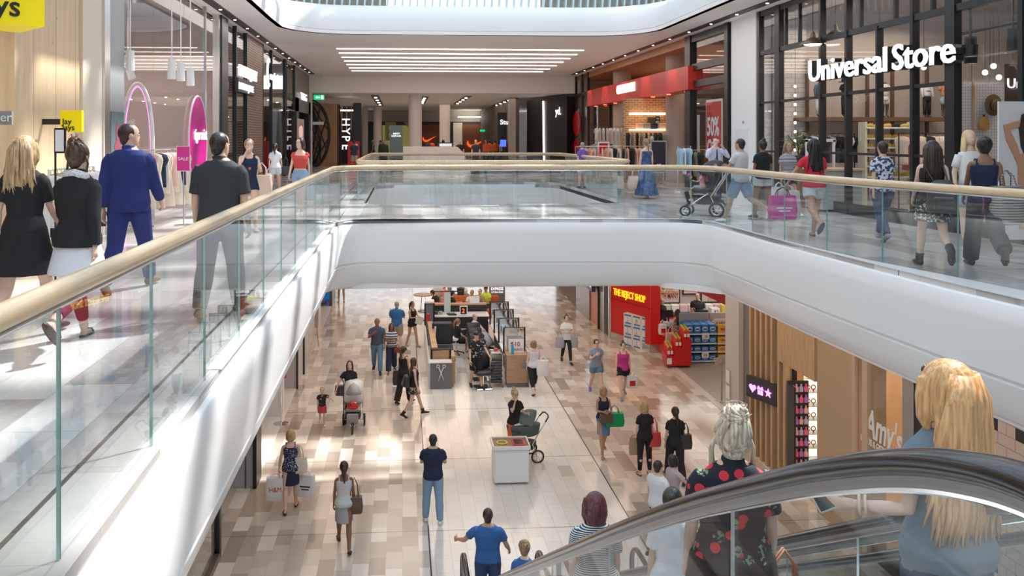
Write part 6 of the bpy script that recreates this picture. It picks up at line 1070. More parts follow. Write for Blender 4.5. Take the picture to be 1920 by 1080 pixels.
def escalator(label,xa,xb,rail_a=True):
    t=thing('escalator',label,'escalator',((xa+xb)/2,7,LOW))
    ye=(2.02+5.0)/.577
    for x in (xa,xb):
        hl=handline(x); e=hl[-1]; nw=[(x,e[1]+.36*math.sin(a),e[2]-.36+.36*math.cos(a)) for a in [PI*i/10 for i in range(1,11)]]
        pts=hl+nw+[(x,e[1]-.4,e[2]-.73)]
        # smooth by subdividing
        P_=[V(p_) for p_ in pts]
        for _ in range(2):
            N=[P_[0]]
            for a_,b_ in zip(P_,P_[1:]): N+=[a_*.75+b_*.25,a_*.25+b_*.75]
            N.append(P_[-1]); P_=N
        up=(1,0,0)
        b=MB(); rings=[]; n=14; 
        for i,p_ in enumerate(P_):
            tg=(P_[min(i+1,len(P_)-1)]-P_[max(i-1,0)]).normalized(); sd=V((1,0,0)); nr=sd.cross(tg)*-1
            nr=V((0,-tg.z,tg.y)) if True else nr
            if nr.length<.1: nr=V((0,0,1))
            rings.append([p_+sd*(0.042*math.cos(2*PI*j/n))+nr*(.028*math.sin(2*PI*j/n)) for j in range(n)])
        b.loft(rings).build('handrail',mat('escalator_rubber',(.008,.008,.012),.20,spec=.5,coat=.15),t,smooth=True)
        # steel profile under the handrail
        b=MB(); rings=[]
        for i,p_ in enumerate(P_[:-6]):
            tg=(P_[min(i+1,len(P_)-1)]-P_[max(i-1,0)]).normalized(); nr=V((0,-tg.z,tg.y)); c=p_-nr*.033
            rings.append([c+V((sx_,0,0))+nr*sz_ for sx_,sz_ in ((-.012,-.012),(.012,-.012),(.020,-.004),(.024,.014),(-.024,.014),(-.020,-.004))])
        b.loft(rings).build('steel_profile',mat('esc_dark_steel',(.30,.30,.31),.32,.7),t,auto=30); b=MB(); b.tube([p_-V((0,0,.052)) for p_ in P_[:-30]],.007,6,up=(1,0,0)).build('bright_trim',CHROME,t)
        # glass balustrade panels below
        Q=[p_-V((0,0,.075)) for p_ in P_[:-34] if True]; Q=[p_ for p_ in P_ if p_.y<=ye+1.05 and p_.z>LOW+.62]; 
        Q=[p_-V((0,0,.050)) for p_ in Q]
        step_=1.45; cur=[Q[0]]; lim=Q[0].y+step_ if x==xa else Q[0].y+step_
        def emit(cur):
            if len(cur)<2: return
            g=MB(); bot=[V((p_.x,p_.y,p_.z-.81)) for p_ in cur]
            for dx_ in (-.006,.006): g.loft([[p_+V((dx_,0,0)) for p_ in cur],[p_+V((dx_,0,0)) for p_ in bot]],0,cap=False,closed=False)
            g.quad(cur[-1]+V((-.006,-.004,0)),cur[-1]+V((.006,-.004,0)),bot[-1]+V((.006,-.004,0)),bot[-1]+V((-.006,-.004,0)),1); g.build('glass_panel',[GL,STEEL],t,recalc=False)
        lims=[-.2,2.42,3.9,5.4,6.9,8.4,9.9,11.4,99]; li=0
        for p_ in Q[1:]:
            a_=cur[-1]
            while p_.y>lims[li] and a_.y<lims[li]:
                f_=(lims[li]-a_.y)/(p_.y-a_.y); m_=a_+(p_-a_)*f_; cur.append(m_); emit(cur); cur=[m_+V((0,.012,0))]; li+=1
            if p_.y>cur[-1].y: cur.append(p_)
        emit(cur)
        # skirt and deck
        s_=-.12 if x==xa else .12
        dk=[V((0,p_.y,p_.z-.86)) for p_ in Q]
        b=MB(); b.loft([[V((x+min(s_,-s_*.35),0,0))+q for q in dk],[V((x+max(s_,-s_*.35),0,0))+q for q in dk],[V((x+max(s_,-s_*.35),0,-.22))+q for q in dk],[V((x+min(s_,-s_*.35),0,-.22))+q for q in dk],[V((x+min(s_,-s_*.35),0,0))+q for q in dk]],0,cap=False,closed=False); b.build('deck',mat('deck_steel',(.60,.62,.63),.3,.8),t,recalc=True)
        b=MB(); oq=V((x+s_,0,0)); b.loft([[oq+q+V((0,0,-.2)) for q in dk],[oq+q+V((0,0,-1.0)) for q in dk]],0,cap=False,closed=False); b.build('side_cladding',mat('cladding_grey',(.50,.50,.50),.4),t,recalc=False)
    # steps
    y=1.15; b=None; n=0
    zst=lambda y_: .98-.577*y_
    k_=0
    y=2.0
    while zst(y)>LOW+.02 and k_<34:
        z_=zst(y+.2); MB().box(xa+.09,xb-.09,y,y+.40,z_-.23,z_).build('step',STP,t); y+=.40; k_+=1
    MB().box(xa+.09,xb-.09,.35,2.0,-.06,.0).build('top_plate',STP,t); MB().box(xa-.1,xb+.1,ye+.4,ye+2.0,LOW,LOW+.012).build('lower_plate',STP,t)
    MB().prism([(xa+.05,.3,-.1),(xa+.05,2.0,-.35),(xa+.05,12.3,LOW-.0+.02),(xa+.05,11.0,LOW+.02),(xa+.05,.3,-1.1)],(xb-xa-.1,0,0)).build('truss',mat('truss_white',(.7,.7,.7),.5),t)
    return t
escalator('near glass sided escalator going down with shoppers on it',.98,2.2); escalator('second glass sided escalator beside the near one',2.56,3.78)
# ================================================================ PEOPLE
def skin(n,c): return mat('skin_'+n,c,.5,spec=.35,bump=.03,bs=30)
SK={'fair':skin('fair',(.74,.50,.39)),'light':skin('light',(.66,.42,.31)),'tan':skin('tan',(.50,.29,.19)),'brown':skin('brown',(.26,.13,.08)),'asian':skin('warm',(.66,.44,.31))}
def hairm(n,a,b):
    k=NT('hair_'+n); p=k.coord(); z=k.n('TexNoise'); z.inputs['Scale'].default_value=1; z.inputs['Detail'].default_value=3; k.l(k.scale(p,70,70,5),z.inputs['Vector'])
    k.base(k.ramp(z.outputs['Fac'],[(.35,a),(.66,b)])); k.rough(.38); k.bump(z.outputs['Fac'],.6,.006); return k.m
HR={'black':hairm('black',(.008,.007,.008),(.035,.028,.025)),'brown':hairm('brown',(.045,.022,.013),(.12,.065,.035)),'dark':hairm('dark',(.02,.012,.009),(.06,.035,.024)),'blonde':hairm('blonde',(.32,.20,.09),(.66,.48,.27)),'pale':hairm('pale_blonde',(.42,.34,.23),(.88,.80,.66)),'ginger':hairm('ginger',(.52,.25,.09),(.86,.56,.28)),'grey':hairm('grey',(.20,.19,.18),(.45,.43,.41)),'wine':hairm('wine',(.05,.012,.018),(.16,.045,.05)),'light':hairm('light_brown',(.17,.10,.05),(.38,.25,.14))}
def pat(n,f):
    k=NT('cloth_pattern_'+n); k.rough(.85); f(k,k.coord()); return k.m
def stripes(a,b,fr=38,w_=.5,ax=2):
    def f(k,p): q=k.sep(p)[ax]; k.base(k.mix(k.math('LESS_THAN',k.math('FRACT',k.math('MULTIPLY',q,fr)),w_),a,b))
    return f
def spots(a,b,s=30,t=.28):
    def f(k,p): v=k.n('TexVoronoi'); v.inputs['Scale'].default_value=s; k.l(p,v.inputs['Vector']); k.base(k.mix(k.math('LESS_THAN',v.outputs['Distance'],t),a,b))
    return f
def blot(a,b,s=14,t=.5):
    def f(k,p): v=k.n('TexNoise'); v.inputs['Scale'].default_value=s; v.inputs['Detail'].default_value=2; k.l(p,v.inputs['Vector']); k.base(k.mix(k.math('GREATER_THAN',v.outputs['Fac'],t),a,b))
    return f
def floral(k,p):
    v=k.n('TexVoronoi'); v.inputs['Scale'].default_value=15; k.l(p,v.inputs['Vector']); wn=k.sep(v.outputs['Color'])[0]
    red=k.math('MULTIPLY',k.math('LESS_THAN',v.outputs['Distance'],.36),k.math('LESS_THAN',wn,.50)); gr=k.math('MULTIPLY',k.math('LESS_THAN',v.outputs['Distance'],.42),k.math('GREATER_THAN',wn,.62))
    nz=k.n('TexNoise'); nz.inputs['Scale'].default_value=55; k.l(p,nz.inputs['Vector']); gr=k.math('MULTIPLY',gr,k.math('GREATER_THAN',nz.outputs['Fac'],.5))
    k.base(k.mix(gr,k.mix(red,(.012,.014,.025),(.66,.04,.06)),(.20,.30,.20)))
C_=lambda n,c: mat('cloth_'+n,c,.85,bump=.2,bs=25)
CL=dict(black=C_('black_wear',(.014,.014,.017)),navy=C_('navy_wear',(.013,.022,.060)),royal=C_('royal_suit',(.018,.030,.16)),white=C_('white_wear',(.74,.76,.80)),char=C_('charcoal_wear',(.035,.038,.045)),grey=C_('grey_wear',(.38,.39,.41)),lgrey=C_('pale_grey_wear',(.55,.57,.58)),red=C_('red_wear',(.60,.025,.04)),brick=C_('brick_red_wear',(.58,.07,.05)),jean=C_('jean_blue',(.12,.22,.36)),ljean=C_('light_jean',(.24,.38,.54)),djean=C_('dark_jean',(.035,.06,.13)),khaki=C_('khaki',(.30,.25,.19)),blue=C_('bright_blue_wear',(.03,.13,.36)),cobalt=C_('cobalt_wear',(.03,.12,.33)),purple=C_('purple_wear',(.16,.10,.42)),pink=C_('fuchsia_wear',(.52,.04,.26)),orange=C_('orange_wear',(.80,.14,.04)),bluegrey=C_('blue_grey_wear',(.24,.30,.40)),shirt=C_('pale_lilac_shirt',(.55,.58,.76)),lilac=C_('dusty_lilac_wear',(.50,.42,.46)),teal=C_('slate_blue_wear',(.16,.22,.27)),hivis=C_('hi_vis_yellow',(.62,.85,.06)),lime=C_('pale_green_wear',(.58,.66,.36)),rose=C_('rose_wear',(.75,.35,.35)),wine=C_('wine_leggings',(.16,.02,.04)),shred=C_('red_shorts',(.62,.07,.09)),
 maxi=pat('blue_maxi',blot((.03,.07,.17),(.06,.12,.26),10)),stripe=pat('navy_white_stripe',stripes((.75,.76,.80),(.06,.07,.12),34,.62)),wstripe=pat('white_grey_stripe',stripes((.74,.75,.76),(.48,.50,.52),40,.6)),fine=pat('fine_black_stripe',stripes((.68,.74,.76),(.05,.06,.08),62,.6)),camo=pat('blue_white_blotch',blot((.62,.66,.74),(.04,.06,.14),22,.5)),dots=pat('navy_white_dots',spots((.02,.03,.09),(.75,.75,.80),42,.30)),lace=pat('white_lace',spots((.70,.70,.74),(.30,.30,.34),50,.26)),plaid=pat('pale_plaid',stripes((.55,.62,.74),(.70,.72,.76),16,.5,0)),bstripe=pat('bold_grey_stripe',stripes((.66,.66,.68),(.10,.10,.13),13,.62)),floral=pat('black_rose_floral',floral),dress=pat('floral_sundress',blot((.06,.08,.12),(.42,.26,.24),20)),bw=pat('black_white_floral',blot((.02,.02,.025),(.55,.55,.5),26,.56)))
EYEW=mat('eye_white',(.8,.8,.8),.3); EYED=mat('eye_dark',(.02,.015,.012),.2); LIP=mat('lips',(.48,.14,.12),.45); GOLDC=mat('gold')
PEND=[]   # meshes to be voxel-fused in one pass
def rx(a): return M4.Rotation(a,3,'X')
TORM=[(.86,.145,.105,0),(.93,.165,.118,-.008),(1.02,.158,.112,0),(1.10,.155,.108,.005),(1.22,.172,.118,.004),(1.33,.182,.118,-.004),(1.40,.165,.095,-.01),(1.445,.105,.072,-.01),(1.485,.06,.06,-.006)]
TORF=[(.86,.150,.110,-.006),(.93,.168,.122,-.014),(1.00,.152,.108,-.004),(1.08,.122,.09,.004),(1.18,.135,.10,.010),(1.265,.150,.120,.016),(1.34,.150,.098,.002),(1.40,.128,.075,-.01),(1.44,.082,.06,-.01),(1.48,.048,.05,-.005)]
def hand(b,w_,d,th,pn,s,curl=.5,m=0):
    """palm, four fingers and a thumb; d along the hand, th towards the thumb, pn out of the palm"""
    d,th,pn=V(d).normalized(),V(th).normalized(),V(pn).normalized(); w_=V(w_)
    def ring(c,hw,ht): return [c+th*(hw*math.cos(2*PI*j/10))+pn*(ht*math.sin(2*PI*j/10)) for j in range(10)]
    b.loft([ring(w_-d*.03*s,.025*s,.021*s),ring(w_+d*.015*s,.028*s,.019*s),ring(w_+d*.05*s,.040*s,.016*s),ring(w_+d*.092*s,.041*s,.012*s)],m)
    for i,L in enumerate((.070,.080,.075,.058)):
        o=w_+d*.088*s+th*((.030-.020*i)*s); p=[o]; a=0; seg=(.44,.31,.25)
        for q in range(3): a+=curl*(.5,.9,.7)[q]*(1+.08*i); o=o+(d*math.cos(a)+pn*math.sin(a)+th*((.07-.045*i) if q==0 else 0))*L*seg[q]*s; p.append(o)
        b.tube(p,[.0092*s,.0085*s,.0078*s,.0058*s],7,m)
    o=w_+d*.022*s+th*.026*s; b.tube([o-th*.01*s,o+(th*.65+d*.6+pn*.3)*.034*s,o+(th*.7+d*1.2+pn*(.4+curl*.4))*.05*s,o+(th*.45+d*1.75+pn*(.5+curl*.6))*.052*s],[.014*s,.012*s,.010*s,.007*s],7,m)
def person(label,pos,yaw=0,H=1.68,sex='F',sk='light',hair=('long','brown'),top=('tee','black'),bot=('trousers','black'),shoe='black',legs='stand',arms='down',lean=0,head=(0,0),sit=False,vox=.014,fat=1.0,group=None,extra=None,name='person',child=False,curl=.5,locks=0,sleeve=None,hsc=1.0):
    if len(pos)==3 and abs(pos[0])>100 or (len(pos)==3 and pos[0]>30): pos=Zp(*pos)
    if isinstance(pos,tuple): pos=V(pos)
    s=H/1.72; sx=s*fat; hs=s if not child else s*1.28
    root=thing(name,label,'person',pos,yaw,group)
    LG={'stand':((2,3,3),(2,3,3)),'stand2':((8,5,8),(-3,4,4)),'walkL':((24,1,6),(-14,1,22)),'walkR':((-14,1,22),(24,1,6)),'stepL':((15,2,4),(-8,2,14)),'stepR':((-8,2,14),(15,2,4)),'sit':((84,9,82),(84,7,86)),'sitx':((86,4,60),(82,6,90)),'strideR':((-24,1,42),(22,1,4)),'strideL':((22,1,4),(-24,1,42))}
    AR={'down':((4,8,10,0),(4,8,10,0)),'walk':((-14,7,14,5),(20,7,22,5)),'walk2':((20,7,22,5),(-14,7,14,5)),'hold':((25,10,75,35),(25,10,75,35)),'phoneR':((6,8,14,0),(30,14,110,40)),'phoneL':((30,14,110,40),(6,8,14,0)),'push':((28,10,62,10),(28,10,62,10)),'bagR':((2,9,8,0),(6,12,78,-5)),'bagL':((6,12,78,-5),(2,9,8,0)),'pockets':((-6,14,28,20),(-6,14,28,20)),'lap':((30,8,60,30),(30,8,60,30)),'both_up':((48,28,128,46),(48,28,128,46)),'faceR':((20,12,85,10),(62,8,140,30)),'waveR':((5,8,20,0),(38,30,105,-22)),'reachL':((60,8,30,0),(20,10,40,10)),'outL':((16,34,12,-8),(10,10,70,10))}
    lg=LG[legs] if isinstance(legs,str) else legs; ar=AR[arms] if isinstance(arms,str) else arms
    def dv(sd,a,b): a,b=R(a),R(b); return V((sd*math.sin(b),math.sin(a)*math.cos(b),-math.cos(a)*math.cos(b)))
    # legs
    J={}
    for i,sd in ((0,-1),(1,1)):
        a,b,k=lg[i]; hip=V((sd*.086*sx,0,.90*s)); kn=hip+dv(sd,a,b)*.425*s; an=kn+dv(sd,a-k,b*.6)*.405*s; pt=max(0,min(55,-(a-k)-6)) if not sit else 0
        J[i]=(hip,kn,an,R(pt))
    low=min((an.z-.075*s*math.cos(p)-.12*s*math.sin(p)) for _,_,an,p in J.values()); dz=V((0,0,-low))
    for i in J: h_,k_,a_,p=J[i]; J[i]=(h_+dz,k_+dz,a_+dz,p)
    pelvis=V((0,0,.90*s))+dz; LM=rx(-R(lean))
    def T(p): p=V(p)*s; p.x*=fat; return pelvis+LM@(p-V((0,0,.90*s)))
    TOR=TORM if sex=='M' else TORF
    def torso(z0,z1,inf=0,flare=0,n=20,extra_=None):
        rings=[]; secs=[q for q in TOR if z0-.001<=q[0]<=z1+.001]
        def at(z):
            for a_,b_ in zip(TOR,TOR[1:]):
                if a_[0]<=z<=b_[0]: f_=(z-a_[0])/(b_[0]-a_[0]); return (z,)+tuple(a_[i]+(b_[i]-a_[i])*f_ for i in (1,2,3))
            return (z,)+(TOR[0] if z<TOR[0][0] else TOR[-1])[1:]
        zs=sorted({z0,z1}|{q[0] for q in secs})
        for z in zs:
            _,w_,d_,y_=at(z); fl=inf+flare*max(0,(1.05-z)); rings.append([T((( w_+fl)*math.copysign(abs(math.cos(2*PI*j/n))**.85,math.cos(2*PI*j/n)),y_+(d_+fl)*math.copysign(abs(math.sin(2*PI*j/n))**.9,math.sin(2*PI*j/n)),z)) for j in range(n)])
        return rings
    shw=.172 if sex=='M' else .142
    A={}
    for i,sd in ((0,-1),(1,1)):
        a,b,c,d=ar[i]; shp=T((sd*shw,-.008,1.385)); L1,L2=.285*s,.245*s
        if child: L1*=.92;L2*=.92
        u=LM@dv(sd,a,b); el=shp+u*L1; f=LM@dv(sd,a+c,b*.5-d*min(1,c/60 if c>0 else 0)); wr=el+f*L2; A[i]=(shp,el,wr,f)
    b=MB()
    b.loft(torso(.86,1.48))
    b.tube([T((0,-.012,1.42)),T((0,-.004,1.49)),T((0,.006,1.56))],[.058*sx,.050*s*(1.1 if sex=='M' else .95),.052*s],12)
    for i,sd in ((0,-1),(1,1)):
        h_,k_,a_,p=J[i]; m1=h_.lerp(k_,.45); c1=k_.lerp(a_,.28)+V((0,-.012*s,0)) ; g=fat if not child else .9
        b.tube([h_+V((-sd*.008,0,.03*s)),h_.lerp(k_,.12),m1,k_,c1,k_.lerp(a_,.7),a_],[.092*s*g,.090*s*g,.073*s*g,.054*s*g,.056*s*g,.040*s*g,.036*s],14,up=(0,1,.01))
        fd=V((sd*.12,math.cos(p),-math.sin(p))).normalized(); un=V((0,math.sin(p),math.cos(p))); hl=a_-fd*.045*s-un*.045*s
        b.loft([[q+V((1,0,0))*(w_*s*math.cos(2*PI*j/10))+un*(h2*s*math.sin(2*PI*j/10)) for j in range(10)] for q,w_,h2 in ((hl,.018,.02),(hl+fd*.02*s,.030,.032),(a_-un*.035*s,.032,.038),(a_+fd*.08*s-un*.052*s,.040,.020),(a_+fd*.14*s-un*.058*s,.040,.014),(a_+fd*.18*s-un*.06*s,.020,.010))])
        shp,el,wr,f=A[i]; g=(1.0 if sex=='M' else .84)*(fat**.5)*(1 if not child else .85)
        b.tube([shp+V((-sd*.02*s,0,.0)),shp.lerp(el,.15),shp.lerp(el,.5),el,el.lerp(wr,.25),el.lerp(wr,.7),wr],[.046*s*g,.050*s*g,.043*s*g,.037*s*g,.038*s*g,.028*s*g,.024*s*g],12,up=(0,1,.2))
    # head
    hc=T((0,.012,1.60)) ; HM=LM@M4.Rotation(R(head[0]),3,'Z')@rx(-R(head[1]))
    if child: hc=T((0,.01,1.60))+V((0,0,.02))
    def Hd(p): return hc+HM@(V(p)*hs)
    hr=[(-.118,.022,.024,.048),(-.105,.042,.046,.034),(-.075,.058,.070,.020),(-.04,.066,.084,.010),(0,.073,.093,.0),(.035,.076,.096,-.004),(.07,.070,.088,-.006),(.098,.050,.064,-.008),(.113,.022,.03,-.008)]
    b.loft([[Hd((w_*math.cos(2*PI*j/18),y_+d_*math.sin(2*PI*j/18),z)) for j in range(18)] for z,w_,d_,y_ in hr])
    b.loft([[Hd(q) for q in r_] for r_ in ([(-.007,.088,.022),(.007,.088,.022),(.0,.084,.03)],[(-.011,.092,-.008),(.011,.092,-.008),(0,.094,.01)],[(-.014,.088,-.028),(.014,.088,-.028),(0,.112,-.024)],[(-.008,.085,-.036),(.008,.085,-.036),(0,.092,-.037)])])
    for sd in (-1,1): b.ell(Hd((sd*.077,-.004,-.004)),(.010*hs,.020*hs,.030*hs),10,8,0,HM)
    body=b.build('body',[SK[sk],EYEW,EYED,LIP],root,world=False,smooth=True)
    ex=MB()
    for i,sd in ((0,-1),(1,1)):
        shp,el,wr,f=A[i]; up_=LM@V((0,1,0)) if abs(f.y)<.8 else V((0,0,1)); pn=(V((-sd,0,0))-f*f.dot(V((-sd,0,0)))); pn=pn.normalized() if pn.length>.2 else V((0,0,-1)); th=pn.cross(f) ; 
        if th.dot(V((0,1,.6)))<0: th=-th
        hand(ex,wr,f,th,pn,s*(1.02 if sex=='M' else .92)*(.85 if child else 1),curl)
    for sd in (-1,1):
        ex.ell(Hd((sd*.030,.083,.004)),(.013*hs,.009*hs,.0075*hs),10,6,1,HM); ex.ell(Hd((sd*.030,.091,.004)),(.0062*hs,.003*hs,.0062*hs),8,6,2,HM)
        ex.tube([Hd((sd*.014,.092,.022)),Hd((sd*.030,.094,.027)),Hd((sd*.047,.080,.021))],[.0025*hs,.0034*hs,.002*hs],5,2)
    ex.loft([[Hd((w_*math.cos(2*PI*j/10),.087-abs(math.cos(2*PI*j/10))**2*.012+d_,-.062+h2*math.sin(2*PI*j/10))) for j in range(10)] for d_,w_,h2 in ((-.012,.024,.008),(.004,.022,.0085),(.008,.012,.004))],3)
    PEND.append((body,ex,vox))
    def cloth(name_,bb,m_,ex_=None,v=None,lab=None): 
        o=bb.build(name_,m_,root,world=False,smooth=True,label=lab); PEND.append((o,ex_,v or vox)); return o
    # garments
    cm_=lambda n: CL[n] if isinstance(n,str) else n
    I=.014
    def sleeves(g,fr,inf,cuff=0):
        for i,sd in ((0,-1),(1,1)):
            shp,el,wr,f=A[i]; gg=(1.0 if sex=='M' else .86)*(fat**.5); P_=[shp+V((-sd*.03*s,0,.0)),shp.lerp(el,.2)]; rr=[.055*s*gg+inf*.6,.053*s*gg+inf]
            if fr<=1: P_+= [shp.lerp(el,fr*.7),shp.lerp(el,fr)]; rr+=[.050*s*gg+inf,.050*s*gg+inf+cuff]
            else: P_+=[shp.lerp(el,.6),el,el.lerp(wr,.5*(fr-1)),el.lerp(wr,fr-1)]; rr+=[.046*s*gg+inf,.042*s*gg+inf,.040*s*gg+inf,.031*s*gg+inf]
            g.tube(P_,rr,12,up=(0,1,.2))
    def legtubes(g,fr,inf,wide=0):
        for i,sd in ((0,-1),(1,1)):
            h_,k_,a_,p=J[i]; gg=fat; P_=[h_+V((-sd*.006,0,.04*s)),h_.lerp(k_,.15)]; rr=[.096*s*gg+inf*.6,.094*s*gg+inf]
            if fr<=1: P_+=[h_.lerp(k_,fr*.7),h_.lerp(k_,fr)]; rr+=[.086*s*gg+inf+wide*.5,(.080-.02*fr)*s*gg+inf*1.4+wide]
            else: P_+=[h_.lerp(k_,.5),k_,k_.lerp(a_,.35*(fr-1)),k_.lerp(a_,.75*(fr-1)),k_.lerp(a_,min(.99,fr-1))]; rr+=[.076*s*gg+inf+wide*.3,.058*s*gg+inf+wide*.6,.058*s*gg+inf+wide*.8,.046*s*gg+inf+wide,.043*s+inf+wide]
            g.tube(P_,rr,14,up=(0,1,.01))
    def skirt(g,z0,hem,w0,flare,n=28,pl=0):
        rings=[]
        hemz=hem*s+dz.z*0; top_=T((0,0,z0)); zz=top_.z; 
        for i in range(8):
            f_=i/7; z=zz+(hemz-zz)*f_; pts=[]
            for q in (0,1):
                h_,k_,a_,_=J[q]
                if z>h_.z: pts.append(h_.lerp(top_,min(1,(z-h_.z)/max(.01,zz-h_.z))) if zz>h_.z else h_)
                elif z>k_.z: pts.append(h_.lerp(k_,(h_.z-z)/max(.01,h_.z-k_.z)))
                else: pts.append(k_.lerp(a_,min(1,(k_.z-z)/max(.01,k_.z-a_.z))))
            cx=(pts[0]+pts[1])/2; hw=abs(pts[0].x-pts[1].x)/2+ (.085+flare*f_)*sx; hd=abs(pts[0].y-pts[1].y)/2+(.090+flare*f_)*sx; 
            base_w=w0*sx; 
            if f_<.3 and not sit: tt=min(1,(zz-z)/(.09*s)); bw_=(w0+(.190-w0)*tt)*sx; bd_=(w0*.76+(.145-w0*.76)*tt)*sx; hw=bw_+(max(hw,bw_)-bw_)*(f_/.3); hd=bd_+(max(hd,bd_)-bd_)*(f_/.3)
            rings.append([V((cx.x+(hw*(1+pl*f_*math.sin(j*2*PI/n*9)))*math.cos(2*PI*j/n),cx.y+(hd*(1+pl*f_*math.sin(j*2*PI/n*9)))*math.sin(2*PI*j/n),z)) for j in range(n)])
        g.loft(rings[::-1])
    bk,bmn=bot[0],bot[-1] if len(bot)<2 else bot[1]
    if bk!='none':
        g=MB()
        if bk in('trousers','leggings','wide','capri'): g.loft(torso(.86,1.03,I*.8)); legtubes(g,{'trousers':1.97,'leggings':1.88,'wide':1.97,'capri':1.62}[bk],.006 if bk=='leggings' else .014,{'wide':.035,'trousers':.008}.get(bk,0)); nm='trousers'
        elif bk=='shorts': g.loft(torso(.86,1.03,I*.8)); legtubes(g,bot[2] if len(bot)>2 else .55,.016,.01); nm='shorts'
        elif bk=='skirt': skirt(g,1.03,bot[2],.150,bot[3] if len(bot)>3 else .02,pl=.0 if len(bot)<5 else bot[4]); nm='skirt'
        cloth(nm,g,cm_(bmn))
    tk,tmn=top[0],top[1]; g=MB(); hem=top[2] if len(top)>2 else .90
    if tk!='none':
        inf={'jacket':.022,'loose':.024}.get(tk,I)
        if tk in('tee','shirt','jacket','long','loose','romper'):
            g.loft(torso(max(.86,hem),1.455,inf,flare=.10 if tk in('loose','jacket','tee') else 0)); 
            if hem<.86 and tk!='romper': skirt(g,.95,hem,.17,.03)
            sleeves(g,{'tee':.62,'shirt':.72,'jacket':1.93,'long':1.9,'loose':.7,'romper':.1}[tk] if sleeve is None else sleeve,inf*.9,.004)
            if tk in('shirt','jacket'): g.tube([T((0,-.018,1.42)),T((0,-.012,1.50))],[.072*s,.064*s],14)
        elif tk in('tank','singlet'):
            g.loft(torso(max(.86,hem),1.36,I,flare=.08)); 
            for sd in (-1,1): g.tube([T((sd*.085,.10 if sex=='F' else .09,1.33)),T((sd*.090,.045,1.43)),T((sd*.088,-.04,1.43)),T((sd*.085,-.088,1.33))],(.026 if tk=='tank' else .012)*s,8,sq=.5)
        elif tk=='offshoulder': g.loft(torso(1.06,1.335,.02,flare=.3)); g.loft(torso(1.24,1.34,.035,flare=.1)); sleeves(g,.3,.02)
        elif tk in('dress','sundress'):
            g.loft(torso(.95,1.36 if tk=='sundress' else 1.44,I)); skirt(g,1.03,hem,.150,top[3] if len(top)>3 else .06,pl=.03)
            if tk=='sundress':
                for sd in (-1,1): g.tube([T((sd*.075,.105,1.33)),T((sd*.08,.04,1.42)),T((sd*.075,-.088,1.33))],.010*s,6)
            elif sleeve: sleeves(g,sleeve,I*.9)
            else:
                for sd in (-1,1): g.tube([T((sd*.09,.08,1.36)),T((sd*.10,.0,1.44)),T((sd*.09,-.07,1.36))],.03*s,8,sq=.6)
        cloth({'jacket':'jacket','dress':'dress','sundress':'dress','shirt':'shirt'}.get(tk,'top'),g,cm_(tmn))
    # shoes
    if shoe:
        op=shoe.startswith('sandal'); shm=mat('shoe_'+shoe,{'black':(.02,.02,.02),'white':(.8,.8,.8),'brown':(.16,.08,.04),'grey':(.25,.26,.3),'purple':(.2,.12,.5),'sandal':(.05,.035,.03),'sandal_tan':(.45,.28,.18),'boot':(.018,.017,.017),'navy':(.03,.04,.1)}.get(shoe,(.1,.1,.1)),.45)
        for i,sd in ((0,-1),(1,1)):
            h_,k_,a_,p=J[i]; fd=V((sd*.12,math.cos(p),-math.sin(p))).normalized(); un=V((0,math.sin(p),math.cos(p))); g=MB(); fl=a_-un*.072*s
            if op: g.loft([[fl+fd*(y_*s)+V((1,0,0))*(w_*s*math.cos(2*PI*j/12))*1.0+un*z for j,w_,y_ in [(j,.042,.05+.13*math.sin(2*PI*j/12)) for j in range(12)]] for z in (-.004,.010)]); g.tube([fl+fd*.10*s+V((x_*s,0,0))+un*z_*s for x_,z_ in ((-.044,.012),(-.025,.045),(.025,.045),(.044,.012))],.012*s,6,sq=.5)
            else: g.loft([[q+V((1,0,0))*(w_*s*math.cos(2*PI*j/12))+un*max(-.074*s*0-.9,(h2*s*math.sin(2*PI*j/12))) for j in range(12)] for q,w_,h2 in ((fl-fd*.065*s+un*.03*s,.022,.026),(fl-fd*.05*s+un*.036*s,.038,.040),(fl+un*.045*s,.042,.046),(fl+fd*.07*s+un*.034*s,.046,.034),(fl+fd*.14*s+un*.026*s,.046,.026),(fl+fd*.195*s+un*.020*s,.024,.016))])
            if shoe=='boot': g.tube([fl+un*.04*s,a_+ (k_-a_).normalized()*.09*s],[.048*s,.052*s],12)
            g.build('shoe',shm,root,world=False,smooth=True,auto=60)
    # hair
    hk,hcn=hair[0],hair[1]; hm=HR[hcn]; hs0=hs; hs=hs*hsc
    def Hd(p,hc=hc,HM=HM,hs=hs): return hc+HM@(V(p)*hs)
    if hk!='none':
        g=MB(); L=MB(); inf=.0 if hk in('short','buzz') else .006
        g.ell(Hd((0,-.018,.024)),((.083+inf)*hs,(.098+inf)*hs,(.100+inf)*hs),18,12,0,HM); g.ell(Hd((0,-.045,-.045)),(.062*hs,.050*hs,.062*hs),12,8,0,HM)
        if hk=='messy':
            for q in range(22): a=rnd.uniform(0,2*PI); e=rnd.uniform(-.1,1.3); g.ell(Hd((.075*math.cos(a)*math.cos(e),-.02+.085*math.sin(a)*math.cos(e) - (.02 if math.sin(a)>0 else 0),.03+.09*math.sin(e))),(.028*hs,)*3,8,6)
        if hk in('bob','long','half'):
            g.ell(Hd((0,-.035,-.03)),(.092*hs,.082*hs,.095*hs),16,10,0,HM)
            for sd in (-1,1): g.tube([Hd((sd*.066,.035,.06)),Hd((sd*.082,.030,0)),Hd((sd*.084,.022,-.075)),Hd((sd*.070,.01,-.125))],[.020*hs,.022*hs,.024*hs,.014*hs],8)
        if hk=='bob': g.ell(Hd((0,-.04,-.075)),(.085*hs,.07*hs,.062*hs),14,8,0,HM)
